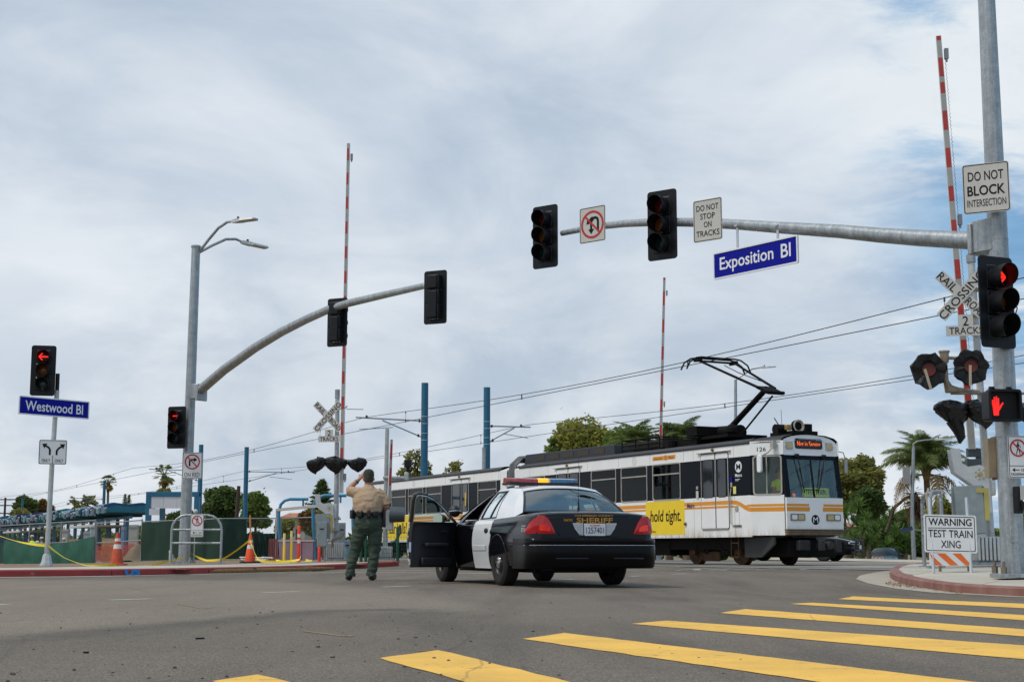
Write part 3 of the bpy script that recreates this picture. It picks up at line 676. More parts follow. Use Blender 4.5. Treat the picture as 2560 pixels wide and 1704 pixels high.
a0=arm[0]; mb=MB(); mb.box((a0.x-.05,a0.y+.04,a0.z),(.30,.30,.46),0,R(-30)); mb.box((a0.x+.10,a0.y-.1,a0.z-.05),(.10,.42,.50),0,R(-35)); mb.build('arm_bracket',steel,t,True,30,.02)
def lamp(t,pts,rz,name='lamp'):
    MB().tube(pts,[.045]*(len(pts)-1)+[.035],10).build('lamp_arm',steel,t)
    e=Vector(pts[-1]); d=(e-Vector(pts[-2])).normalized(); d.z*=.35; d.normalize(); s=Vector((-d.y,d.x,0)).normalized()
    mb=MB()
    def sec(u,w,h,dz=0): 
        c=e+d*u; return [c+s*w+Vector((0,0,dz-h)),c-s*w+Vector((0,0,dz-h)),c-s*w*.8+Vector((0,0,dz+h)),c+s*w*.8+Vector((0,0,dz+h))]
    S=[sec(-.1,.05,.04),sec(.04,.09,.055),sec(.25,.13,.055),sec(.30,.165,.035),sec(.78,.16,.03),sec(.84,.10,.02)]
    mb.add([q for r_ in S for q in r_],[(i*4+j,i*4+(j+1)%4,(i+1)*4+(j+1)%4,(i+1)*4+j) for i in range(5) for j in range(4)]+[(3,2,1,0),(20,21,22,23)]); h=mb.build('lamp_head',steel_w,t,True,30)
    c=e+d*.14; mb=MB(); mb.cyl(c+Vector((0,0,.05)),c+Vector((0,0,.13)),.04,.035,10); mb.build('light_sensor',black,h)
    c=e+d*.54; mb=MB(); mb.add([c+d*.2+s*.12-Vector((0,0,.036)),c-d*.2+s*.12-Vector((0,0,.036)),c-d*.2-s*.12-Vector((0,0,.036)),c+d*.2-s*.12-Vector((0,0,.036))],[(0,1,2,3)]); mb.build('lamp_lens',mat('lamp_lens',(.45,.40,.28),.4),h)
Ar=Vector((A.x+lean,A.y,A.z))
z1=at(497,632,46).z-A.z
e1=inplane(586,553,(A.x+lean,A.y),(A.x+lean+.9,A.y-.42))-A; e2=inplane(609,606,(A.x+lean,A.y),(A.x+lean+.9,A.y+.55))-A
s0=Vector((lean+.08,0,z1))
lamp(t,[s0,s0.lerp(e1,.28)+Vector((0,0,.14)),s0.lerp(e1,.55)+Vector((0,0,.24)),s0.lerp(e1,.8)+Vector((0,0,.18)),e1],0)
lamp(t,[s0,s0.lerp(e2,.3)+Vector((0,0,.14)),s0.lerp(e2,.6)+Vector((0,0,.24)),s0.lerp(e2,.82)+Vector((0,0,.17)),e2],0)
for (px,py,lab) in ((838,804.5,'black traffic signal seen from behind, midway along the curved left mast arm'),(1083,741.6,'black traffic signal seen from behind, at the free end of the curved left mast arm')):
    q=inplane(px,py,A,B2); signal(q+Vector((.05,.07,0)),R(155),lab,None,1.29)
q=at(441.5,1068,45.6); signal(q,R(-16),'black traffic signal on the side of the left mast, lit with a red right arrow','right',1.30)
q=at(480.5,1163,45.72); t=sign(q,R(3),.61,.81,'white sign banning right turns, reading ON RED, on the left mast','no turn sign','no_turn_sign',.013,.012,m=sign_bright)
prohibit(t,.235,.115,.042); mb=MB(); arrow_poly(mb,[(-.08,-.02),(-.08,.155),(-.03,.18),(.05,.18)],.05,.10); mb.build('arrow',ink,t,False); letters('ON RED',.47,.13,ink,t,(0,-.002,-.285))
# ---- right mast
Ap=ground_col(2519,21.3,.12); 
t=thing('signal_mast',Ap,0,'tall galvanised mast at the right edge carrying a straight signal arm over the street','signal mast','galvanised signal masts')
topz=13.2
MB().tube([(0,0,.02),(0,0,4),(0,0,8),(0,0,topz)],[.168,.150,.128,.10],28).build('pole',steel,t)
MB().cyl((0,0,2.02),(0,0,2.05),.168,.168,28).build('pole_seam',steel,t)
for z_ in (4.9,8.6): MB().cyl((0,0,z_),(0,0,z_+.012),.150-(z_-4)*.0055+.004,None,28).build('weld_band',steel,t)
MB().box((-.02,-.163,.62),(.11,.02,.22)).build('hand_hole_cover',steel,t,True,30,.01)
for i_ in range(3): MB().tube([(-.02+.05*i_,-.16,3.62),(.0+.06*i_,-.24,3.70+.03*i_),(.06+.05*i_,-.22,3.86),(.10+.03*i_,-.15,3.92)],.009,6).build('cable_loop',black,t)
MB().box((0,0,.05),(.52,.52,.06)).build('base_plate',steel,t,False,0,.008)
for sx in (-1,1):
    for sy in (-1,1):
        mb=MB(); mb.cyl((sx*.2,sy*.2,.06),(sx*.2,sy*.2,.25),.024,None,10); mb.cyl((sx*.2,sy*.2,.08),(sx*.2,sy*.2,.17),.045,None,6); mb.build('bolt',mat('bolt_steel',(.20,.17,.13),.6,.4),t,False)
Bp=Vector((Ap.x-.62*10.5,Ap.y+.785*10.5,0))
armr=[inplane(px,py,Ap,Bp)-Ap for px,py in ((2440,602),(2300,595),(2200,588),(2100,578.5),(1950,569),(1840,561),(1735,556),(1640,555),(1560,559),(1480,568),(1405,583))]
MB().tube(armr,[.135,.128,.12,.112,.10,.09,.083,.076,.07,.062,.055],20).build('mast_arm',steel,t)
a0=armr[0]; d=Vector((-.62,.785,0)); s=Vector((.785,.62,0))
mb=MB(); c=a0*.6; 
for u,wd_,hh in ((.10,.17,.24),):
    mb.box((a0.x+.02,a0.y,a0.z),(.07,.42,.46),0,math.atan2(d.y,d.x)); mb.box((a0.x*.45,a0.y*.45,a0.z+.03),(a0.xy.length*.9,.30,.48),0,math.atan2(d.y,d.x))
mb.build('arm_bracket',steel,t,True,30,.012)
nrm=R(-40)
for (px,py,ht,lab) in ((1365,598,1.28,'black traffic signal with dark lenses, at the outer tip of the right mast arm'),(1655,569.5,1.30,'black traffic signal with dark lenses, midway on the right mast arm between two white signs')):
    q=inplane(px,py,Ap,Bp); q+=Vector((-.02,-.24,0)); signal(q,R(-36),lab,None,ht)
q=inplane(1481,561,Ap,Bp); q=q+(Vector((0,0,H))-q).normalized()*.20; t=sign(q,R(-40),.62,.70,'white no U-turn sign on the right mast arm, between the two signals','no turn sign','no_turn_sign',.012,.008)
prohibit(t,.275,.0,.045)
mb=MB(); arc=[(.135,-.15),(.135,.05)]+[(.065+.07*math.cos(a),.06+.07*math.sin(a)) for a in (R(30),R(60),R(90),R(120),R(150))]+[(-.03,.05),(-.03,-.09)]
arrow_poly(mb,arc,.05,.10); arrow_poly(mb,[(.06,.125),(-.02,.125),(-.07,.08)],.05,.10,-.0026,-.0003); mb.build('arrow',ink,t,False)
q=inplane(1769,550,Ap,Bp); q=q+(Vector((0,0,H))-q).normalized()*.20; t=sign(q,R(-40),.60,.76,'white DO NOT STOP ON TRACKS sign on the right mast arm','road sign','road_sign',.012,.012)
for w_,z,ww in (('DO NOT',.23,.46),('STOP',.075,.30),('ON',-.075,.16),('TRACKS',-.235,.48)): letters(w_,ww,.105,ink,t,(0,-.002,z),bold=.005)
q=inplane(1893,647,Ap,Bp)+Vector((-.06,-.08,0)); t=sign(q,R(-53),1.93,.43,'blue Exposition Bl street name sign hanging under the right mast arm','street name sign','street_name_sign',0,m=sign_blue,frame=sign_letter,r=.01,group='blue street name signs')
letters('Exposition',1.27,.29,sign_letter,t,(-.195,-.003,-.012),bold=.012); letters('Bl',.22,.235,sign_letter,t,(.72,-.003,.018),bold=.012)
for x_,h_ in ((-.42,.42),(.52,.26)):
    mb=MB(); mb.box((x_,.03,.22+h_/2),(.05,.012,h_)); mb.box((x_,.06,.22+h_),(.07,.14,.03)); mb.build('hanger',alu,t,False)
q=at(2465,469.5,21.05); t=sign(q,R(-27),.66,.74,'white DO NOT BLOCK INTERSECTION sign high on the right mast','road sign','road_sign',.012,.010)
for w_,z,ww,hh,b_ in (('DO NOT',.185,.50,.14,.008),('BLOCK',-.03,.53,.15,.018),('INTERSECTION',-.215,.545,.105,.0)): letters(w_,ww,hh,ink,t,(0,-.002,z),bold=b_)
q=at(2492,755,21.0); signal(q,R(24),'large black traffic signal on the right mast, its red arrow half hidden by the visor','right',1.33)
# pedestrian head
q=at(2506,1014,20.9); t=thing('pedestrian_signal',q,R(8),'black pedestrian signal on the right mast showing a lit red hand','pedestrian signal')
mb=MB(); mb.ringp(rrect(.50,.46,.05),rrect(.43,.39,.03),-.10,.0); mb.build('hood',black,t,True,30)
MB().prism(rrect(.47,.43,.04),.0,.16).build('housing',black,t,True,30)
MB().prism(rrect(.44,.40,.02),-.012,.0).build('screen',matte_black,t,False)
mb=MB()
def fing(pts,w0,w1):
    (x0,z0),(x1,z1)=pts; dx,dz=x1-x0,z1-z0; L_=math.hypot(dx,dz); nx,nz=-dz/L_,dx/L_
    mb.prism([(x0-nx*w0,z0-nz*w0),(x0+nx*w0,z0+nz*w0),(x1+nx*w1,z1+nz*w1),(x1-nx*w1,z1-nz*w1)],-.016-.0005*random.random(),-.012)
fing(((-.105,-.14),(-.105,.02)),.038,.052)
for x_,z_,tz in ((-.150,.01,.085),(-.122,.02,.125),(-.092,.02,.135),(-.064,.01,.11)): fing(((x_,z_),(x_,tz)),.0125,.010)
fing(((-.07,-.06),(.005,.045)),.018,.011)
mb.build('red_hand',hand_red,t,False)
mb=MB()
for x_ in (-.13,.13): mb.tube([(x_-.04,.04,.21),(x_-.02,.05,.26),(x_+.03,.06,.26),(x_+.06,.08,.22)],.025,8)
mb.build('clamp',black,t)
q=at(2546,1141.5,20.95); noped(q,R(9),.31,.60,'white no-pedestrian sign near the bottom of the right mast','no pedestrian USE CROSSWALK signs')
q=at(2545,1249,20.95); t=thing('push_button',q,R(25),'black crossing push button box with a small white notice on the right mast','push button')
MB().box((0,0,0),(.10,.10,.38)).build('box',black,t,True,30,.01); MB().box((.035,-.055,.10),(.07,.012,.20)).build('notice',sign_w,t,False); MB().box((.03,-.06,-.08),(.06,.02,.12)).build('button_plate',black,t,True,30,.005)
q=at(2478,1145,21.45); t=thing('junction_box',q,0,'narrow tan junction box strapped to the back of the right mast','box'); MB().box((-.02,0,0),(.10,.22,.56)).build('case',mat('tan_paint',(.25,.20,.13),.6,0,.2),t,False); MB().box((.045,-.02,0),(.03,.24,.62)).build('cover',mat('brown_paint',(.16,.11,.07),.6,0,.2),t,False)
# ------------------------------------------------------------------ railway crossing masts and gates
gate_w=mat('gate_white',(.62,.62,.60),.45,0,.06,4); gate_g=mat('gate_reflective_grey',(.33,.335,.325),.5,0,.1,6); gate_r=mat('gate_red',(.40,.035,.03),.5,0,.15,6)
def gate_arm(base,tip,w,d,label,rz,red,lights=(),cable=True,group='red and white crossing gate arms standing upright'):
    """base,tip world points; red: list of (from,to) along the arm in 0..1"""
    t=thing('crossing_gate',base,0,label,'gate arm',group)
    ax=(tip-base); L_=ax.length; ax.normalize(); s=Vector((math.cos(rz),math.sin(rz),0)); s=(s-ax*s.dot(ax)).normalized(); n_=ax.cross(s)
    if n_.y<0: n_=-n_
    def seg(a,b,w_,d_,nm,mm,off=0,dn=0):
        mb=MB(); vs=[]
        for u in (a,b):
            c=ax*(L_*u); f=1-.28*u
            for i,j in ((-1,-1),(1,-1),(1,1),(-1,1)): vs.append(c+s*(i*w_/2*f+off)+n_*(j*d_/2+dn))
        mb.add(vs,[(3,2,1,0),(4,5,6,7),(0,1,5,4),(1,2,6,5),(2,3,7,6),(3,0,4,7)]); return mb.build(nm,mm,t,False)
    seg(0,1,w,d,'arm',gate_w)
    cuts=[0]+[x for r_ in red for x in r_]+[1]
    for a,b in red: seg(a,b,w*.82,.004,'red_stripe',gate_r,0,-d/2-.001)
    for a,b in zip(cuts[0::2],cuts[1::2]):
        if b-a>.004: seg(a+.0005,b-.0005,w*.82,.003,'grey_stripe',gate_g,0,-d/2-.001)
    for u in lights:
        c=ax*(L_*u)+s*(w*.5+.05); mb=MB(); mb.box(c,(.07,.07,.20)); mb.cyl(c-Vector((0,0,.16)),c,.02,.03,8); mb.build('gate_lamp',mat('lamp_grey',(.22,.22,.25),.4,0,.2),t,True,30)
    if cable:
        pts=[]; 
        for i in range(300):
            u=.05+.9*i/299; a=i*1.9; pts.append(ax*(L_*u)+s*(w*.5+.025+.012*math.cos(a))+n_*.012*math.sin(a))
        MB().tube(pts,.004,4).build('coiled_cable',black,t)
    return t
def crossbuck(t,q,rz,L_=1.22,w=.215):
    """blades at q (local to t), facing -Y turned by rz"""
    for k,(ang,words) in enumerate(((-46,('RAIL','ROAD')),(47,('CROS','SING')))):
        b=MB(); b.prism(rrect(L_,w,.01,2),0,.006)
        o=b.build('crossbuck_blade',sign_w,t,False); o.location=(q.x+math.sin(rz)*.012*k,q.y-math.cos(rz)*.012*k,q.z); o.rotation_euler=(0,-R(ang),rz)
        if k==0:
            letters('RAIL',.40,.145,ink,o,(-.345,-.004,0)); letters('ROAD',.42,.145,ink,o,(.34,-.004,0))
        else:
            letters('CROSSING',1.10,.145,ink,o,(0,-.004,0),bold=.0)
    b=MB(); z=-.62*L_*.9
    b.prism([(-.33,-.13),(.33,-.13),(.345,-.115),(.345,.06),(.13,.06),(.13,.24),(.115,.255),(-.115,.255),(-.13,.24),(-.13,.06),(-.345,.06),(-.345,-.115)],0,.006); o=b.build('tracks_plaque',sign_w,t,False); o.location=(q.x+.05,q.y,q.z+z-.0); o.rotation_euler=(0,0,rz)
    letters('2',.10,.17,ink,o,(0,-.003,.14)); letters('TRACKS',.58,.125,ink,o,(0,-.003,-.035))
def bagmesh(mb,c,r,seed,sx=1.0,dn=.6,squash=.75):
    # a bin bag pulled over a round lamp: blunt top, gathered folds, a slack corner hanging to one side
    rs=np.random.RandomState(seed); n,k=34,18; vs=[]; ph=rs.rand(8)*6.28; sh=((seed*37)%7-3)*.16; ty=rs.uniform(-.25,.25)
    for i in range(k):
        t=i/(k-1); rad=float(np.interp(t,[0,.05,.18,.36,.58,.78,.92,1],[.04,.60,.93,1.0,.86,.58,.30,.03]))
        for j in range(n):
            a=2*math.pi*j/n; pl=(.04+.20*t)*abs(math.sin(3*a+ph[0]+1.2*t))+(.03+.12*t)*abs(math.sin(5.5*a+ph[1]-2*t))+.05*math.sin(9*a+ph[2]+4*t)
            rr=r*rad*(1.05-pl+rs.uniform(-.05,.05)); z=r*(.80-1.62*t)+r*.10*math.cos(a-ph[4])*(1-t)+r*ty*math.cos(a)*(.4+.6*t)*.6
            vs.append((c[0]+math.cos(a)*rr*sx+sh*.6*r*t**1.6,c[1]+math.sin(a)*rr*squash,c[2]+z))
    mb.add(vs,[(i*n+j,(i+1)*n+j,(i+1)*n+(j+1)%n,i*n+(j+1)%n) for i in range(k-1) for j in range(n)])
def mech(t,o,rz,s=1.0):
    """gate mechanism: machine box, swinging plates and grey counterweights, local"""
    M=lambda x,y,z: (o[0]+(x*math.cos(rz)-y*math.sin(rz))*s,o[1]+(x*math.sin(rz)+y*math.cos(rz))*s,o[2]+z*s)
    mb=MB(); pts=[(-.62,.62),(-.42,.62),(-.38,.30),(-.26,.22),(0,.26),(.10,.20),(.16,.05),(.22,-.78),(.12,-.78),(.05,-.20),(-.10,-.24),(-.56,.10)]
    for y in (-.20,.22):
        b=MB(); b.prism([(x*s,z*s) for x,z in pts],y*s,(y+.02)*s); q=b.build('swing_plate',alu,t,False); q.location=o; q.rotation_euler=(0,0,rz)
    b=MB(); b.prism([(x*s,z*s) for x,z in circ(.05,12,0,.05)],-.25*s,.28*s); q=b.build('pivot',mat('brass_bolts',(.38,.30,.12),.4,.5),t); q.location=o; q.rotation_euler=(0,0,rz)
    b=MB()
    for k in range(7): b.prism([(x*s,z*s) for x,z in circ(.018,8,.11*math.cos(k*.9),.05+.11*math.sin(k*.9))],-.235*s,-.2*s)
    q=b.build('plate_bolts',mat('brass_bolts',(.38,.30,.12)),t,False); q.location=o; q.rotation_euler=(0,0,rz)
    b=MB(); b.box((-.26*s,-.23*s,-.72*s),(.60*s,.07*s,1.05*s),0,0,0,R(-3)); q=b.build('counterweight',mat('zinc',(.27,.31,.32),.5,.4,.15,6),t,False,0,.01); q.location=o; q.rotation_euler=(0,0,rz)
    b=MB(); b.box((-.26*s,.27*s,-.72*s),(.60*s,.07*s,1.05*s)); q=b.build('counterweight',mat('zinc',(.27,.31,.32)),t,False,0,.01); q.location=o; q.rotation_euler=(0,0,rz)
    b=MB(); b.prism([(x*s,z*s) for x,z in ((-.12,-.25),(.14,-.25),(.14,-.95),(.04,-.95),(.04,-.35),(-.12,-.35))],-.285*s,-.265*s); q=b.build('yellow_guard',mat('dull_yellow',(.42,.36,.10),.6,0,.2),t,False); q.location=o; q.rotation_euler=(0,0,rz)
    b=MB(); b.box((.12*s,.03*s,-.10*s),(.42*s,.34*s,.62*s)); q=b.build('motor_box',steel_w,t,True,30,.03); q.location=o; q.rotation_euler=(0,0,rz)
def foundation(t,w,h,z0=0):
    mb=MB()
    for k in range(9): mb.box(((k-4)*w/9,-w*.45,z0+.10+h*.5),(w/9*.78,.05,h)); mb.box(((k-4)*w/9,w*.45,z0+.10+h*.5),(w/9*.78,.05,h))
    for sx in (-1,1):
        for k in range(5): mb.box((sx*w*.47,(k-2)*w/6,z0+.1+h*.5),(.05,w/7,h))
    mb.box((0,0,z0+.1+h*.5),(w*.86,w*.8,h*1.02)); mb.build('junction_base',alu,t,True,30,.012)
    mb=MB(); mb.box((0,0,z0+.045),(w*1.35,w*1.2,.05)); mb.box((0,0,z0+.09),(w*.9,w*.7,.05)); mb.build('footing',steel,t,False)
# right crossing
q0=ground_col(2462,26.6,.0); q0.z=gz(q0.x,q0.y)+.12
t=thing('crossing_mast',q0,0,'pale crossing mast with crossbuck and bagged flashers, right behind the right signal mast','crossing mast','railroad crossing masts')
topz=at(2433,640,26.6).z-q0.z; dx=at(2433,640,26.6).x-q0.x
MB().tube([(0.04,0,.3),(-.02,0,2.6),(-.10,0,topz)],[.07,.065,.065],18).build('mast',steel_w,t); MB().cyl((-.10,0,topz-.12),(-.10,0,topz+.02),.085,.085,18).build('mast_cap',steel,t)
qq=at(2404,737,26.35)-q0; crossbuck(t,Vector((qq.x,qq.y,qq.z)),R(-14),1.10,.205)
mb=MB()
for z_,l in ((at(0,722,26.5).z-q0.z,.42),(at(0,788,26.5).z-q0.z,.3),(at(0,832,26.5).z-q0.z,.3)): mb.box((-.18,-.06,z_),(l,.03,.03),0,R(10)); mb.cyl((-.06,0,z_-.03),(-.06,0,z_+.03),.09,.09,14)
mb.build('sign_bracket',mat('rusty_zinc',(.30,.24,.17),.6,.3,.3,9),t,True,30)
Y=26.0
fl=[(2322,924,0,1),(2427,915,1,1),(2376,1035,2,.9),(2448,1035,3,.9),(2575,1040,4,.9)]
for (px,py,sd,k_) in fl:
    c=at(px,py,Y+(.25 if sd>1 else 0))-q0; mb=MB()
    if sd<2:
        M=Matrix.Translation(c)@Matrix.Rotation(R(-14),4,'Z')@Matrix.Rotation(math.pi/2,4,'X')
        nn=26; rs=np.random.RandomState(sd+3); mb.lathe([(.001,-.02),(.12,-.02),(.29,.0),(.305,-.04),(.25,-.13),(.10,-.22),(.001,-.24)],nn,0,M)
        for i in range(len(mb.v)):
            v=Vector(mb.v[i])-Vector(c); e=1+.07*math.sin(7*math.atan2(v.z,v.x)+sd)+rs.uniform(-.04,.04); v=Vector((v.x*e,v.y+rs.uniform(-.02,.02),v.z*e*(1.08 if v.z<0 else 1))); mb.v[i]=tuple(Vector(c)+v)
        f_=mb.build('flasher',bag,t,True,25)
        vb=MB(); vs=[]
        for y_ in (-.02,-.26):
            for a in range(-100,101,20): vs.append((.125*math.sin(R(a)),y_+abs(a)/100*.12*(1 if y_<-.1 else 0),.02+.125*math.cos(R(a))))
        vb.add(vs,[(i,i+1,i+12,i+11) for i in range(10)]); v_=vb.build('visor',black,f_); v_.location=c; v_.rotation_euler=(0,0,R(-14))
        lb_=MB(); lb_.prism(circ(.115,20),-.022,-.018); l_=lb_.build('lens',mat('dull_red_lens',(.22,.03,.02),.3,0,.2),f_,False); l_.location=Vector(c)+Vector((0,-.012,-.0)); l_.rotation_euler=(0,0,R(-14))
        sb=MB(); sb.box((-.03+.0*sd,-.25,-.19),(.045,.012,.36),0,0,0,R(-14 if sd==0 else 2)); s_=sb.build('strap',mat('tan_tape',(.40,.34,.24),.6),f_,False); s_.location=c; s_.rotation_euler=(0,0,R(-14))
    else:
        bagmesh(mb,c,.33*k_,sd*7+3,1.05,.55,.8); mb.build('flasher_bag',bag,t,True,20)
        if sd==2:
            m2=MB(); m2.tube([c+Vector((.06,0,-.10)),c+Vector((.13,-.02,-.28)),c+Vector((.17,0,-.42)),c+Vector((.14,0,-.52))],[.15,.11,.08,.02],9); m2.build('bag_tail',bag,t,True,25)
c1=at(2365,893,Y)-q0; mb=MB(); mb.cyl((c1.x-.25,c1.y+.1,c1.z),(c1.x+.3,c1.y+.1,c1.z),.03,.03,10); mb.cyl((c1.x,c1.y+.1,c1.z-.08),(c1.x,c1.y+.1,c1.z+.10),.075,.085,12); mb.cyl((c1.x,c1.y+.1,c1.z+.10),(c1.x,c1.y+.1,c1.z+.13),.10,.10,12)
mb.tube([(c1.x,c1.y+.1,c1.z-.08),(c1.x+.01,c1.y+.1,c1.z-.40),(c1.x+.06,c1.y+.12,c1.z-.55),(c1.x+.25,c1.y+.2,c1.z-.56),(-.04,0,c1.z-.56)],[.05,.05,.09,.05,.04],12); mb.build('flasher_arm',mat('rusty_zinc',(.30,.24,.17)),t)
c2=at(2440,983,Y+.2)-q0; mb=MB(); mb.cyl((c2.x-.45,c2.y,c2.z),(c2.x+.9,c2.y,c2.z),.025,.025,8); mb.build('flasher_crossarm',mat('rusty_zinc',(.30,.24,.17)),t)
foundation(t,.62,.42)
o_=at(2447,1192,26.2)-q0; mech(t,o_,R(-6),.80)
b0=at(2430,1122,27.0); b1=at(2346,92,27.0)
mb=MB(); c=b0-q0; mb.box((c.x+.02,c.y+.05,c.z-.06),(.20,.14,.16)); mb.box((c.x+.17,c.y+.1,c.z-.10),(.14,.10,.24)); mb.box((c.x+.10,c.y+.05,c.z-.28),(.42,.16,.20)); mb.build('arm_saddle',mat('dark_zinc',(.075,.09,.10),.5,.3),t,False,0,.01)
mb=MB(); c=at(2414,1200,26.3)-q0
L_=(b1-b0).length
rd=[(.0,.0)]
ys=[92+1.0*v for v in ()]
def fr(y): return (1122-y)/(1122-92)
redR=[(fr(a),fr(b)) for b,a in ((92,103.5),(149,197),(212,240),(285,334),(380,429),(476,514),(561,602),(660,708),(764,808),(858,902),(960,1008))]
redR=sorted([(min(a,b),max(a,b)) for a,b in redR])
gate_arm(b0,b1,.135,.10,'tallest gate arm, beside the right mast, its head near the top edge of the picture',R(-14),redR,(.955,.545),True)
# left crossing
q1=ground_col(843,45.5,.14)
t=thing('crossing_mast',q1,0,'pale crossing mast with crossbuck and bagged flashers, behind the officer on the far pavement','crossing mast','railroad crossing masts')
topz=at(841,975,45.5).z-q1.z
MB().tube([(0,0,.3),(-.0,0,2.6),(-.02,0,topz)],[.085,.075,.068],16).build('mast',steel_w,t); MB().cyl((-.02,0,topz-.25),(-.02,0,topz+.02),.078,.078,16).build('mast_cap',steel,t)
qq=at(819.5,1041,45.2)-q1; crossbuck(t,Vector((qq.x,qq.y,qq.z)),R(-10),1.16,.21)
for (px,py,sd,k_,sx) in ((791,1163,12,.36,1.16),(839,1162,15,.39,1.22),(893,1162,13,.33,1.15)):
    c=at(px,py,45.0)-q1; mb=MB(); bagmesh(mb,c,k_*.80,sd,sx,.62,.8); mb.build('flasher_bag',bag,t,True,20)
c=at(840,1150,45.1)-q1; MB().cyl((c.x-.6,c.y,c.z),(c.x+.75,c.y,c.z),.03,.03,8).build('flasher_crossarm',steel_w,t)
c=at(850,1022,45.4)-q1; mb=MB(); mb.tube([(c.x-.15,c.y,c.z),(c.x+.15,c.y,c.z+.02),(c.x+.22,c.y,c.z+.10)],.025,6); mb.cyl((c.x+.2,c.y,c.z),(c.x+.72,c.y,c.z-.01),.014,.014,6); mb.build('wire_arm',steel_w,t)
foundation(t,.50,.46); o_=at(824,1272,45.1)-q1; mech(t,o_,R(4),.72)
c=at(836,1330,45.3)-q1; mb=MB(); mb.cyl((c.x,c.y,c.z),(c.x,c.y,c.z+.05),.14,.14,16); mb.tube([(c.x-.05,c.y-.1,c.z-.45),(c.x-.03,c.y-.15,c.z-.22),(c.x+.2,c.y-.15,c.z-.16),(c.x+.30,c.y-.1,c.z-.02)],.035,8); mb.build('conduit',mat('rusty_zinc',(.30,.24,.17)),t)
b0=at(853,1232,45.0); b1=at(871.5,359,45.0)
def fl_(y): return (1232-y)/(1232-359)
reds=[(566,536),(630,598),(691,658),(752,720),(880,862),(905,872),(968,935),(1029,1003),(1096,1062),(1154,1126)]
redL=[]; y=372
while y<1150: redL.append((fl_(y+31),fl_(y))); y+=62.5
redL=sorted(redL)
gate_arm(b0,b1,.115,.09,'tall gate arm on the left, rising behind the officer and the left mast arm',R(-8),redL,(.045,.96),False)
# small pedestrian gate mast
q2=ground_col(966,45.8,.14)
t=thing('camera_mast',q2,0,'shorter grey mast with a side pipe and black camera box, at the officer\'s right shoulder','mast')
tz=at(968,1071,45.8).z-q2.z; MB().tube([(0,0,.2),(0,0,2),(.02,0,tz)],[.08,.07,.062],14).build('mast',steel_w,t)
c=at(966,1193,45.7)-q2; e=at(1014,1194,45.7)-q2; MB().cyl((c.x-.1,c.y,c.z),(e.x,e.y,e.z),.052,.052,12).build('side_pipe',steel_w,t)
mb=MB(); mb.box((e.x+.03,e.y,e.z+.05),(.14,.14,.26)); mb.build('elbow',steel_w,t,True,30,.03)
c=at(1020,1158,45.7)-q2; mb=MB(); mb.box((c.x,c.y,c.z),(.22,.24,.22)); mb.cyl((c.x,c.y,c.z-.42),(c.x,c.y,c.z-.1),.05,.06,10); mb.build('camera_box',black,t,True,30,.02)
c=at(978,1320,45.6)-q2; mb=MB(); mb.box((c.x-.05,c.y,c.z+.25),(.24,.22,.62)); mb.cyl((0,0,c.z+.1),(0,0,c.z+.2),.11,.11,12); mb.build('control_box',steel_w,t,True,30,.03)
c=at(996,1286,45.4)-q2; mb=MB(); mb.cyl((c.x-.25,c.y-.15,c.z),(c.x+.2,c.y-.15,c.z),.24,.22,16); mb.build('gate_machine',mat('dark_zinc',(.075,.09,.10)),t,True,30)
c=at(990,1340,45.5)-q2; MB().tube([(c.x+.12,c.y,c.z+.35),(c.x+.13,c.y,c.z+.1),(c.x-.03,c.y,c.z-.15),(c.x-.18,c.y,c.z-.2)],.035,8).build('conduit',mat('dark_zinc',(.075,.09,.10)),t)
foundation(t,.40,.32)
b0=at(973,1246,45.5); b1=at(978.5,1098,45.5); gate_arm(b0,b1,.10,.08,'short stub of red and white gate arm beside the shorter grey mast',R(20),[(.22,.52),(.66,.92)],(),False)
# far gate
b0=Vector((at(1645,1232,66).x,66,gz(at(1645,1232,66).x,66)+1.2)); b1=at(1661,694,66)
redF=[]; f_=lambda y:(1232-y)/(1232-694)
for a,b in ((694,700),(724,754),(784,812),(842,870),(899,925),(954,980),(1008,1032),(1060,1090),(1130,1160)): redF.append((f_(b),f_(a)))
gate_arm(b0,b1,.15,.1,'distant gate arm on the far side, standing up behind the train roof',R(-10),sorted(redF),(.94,.50),False)
t=thing('gate_machine',(b0.x,b0.y,b0.z-1.2),0,'grey gate machine on its stand on the far side behind the train','gate machine'); MB().box((0,0,.8),(.5,.4,.8)).build('case',steel,t,True,30,.03); MB().cyl((0,0,0),(0,0,.5),.12).build('stand',steel,t)
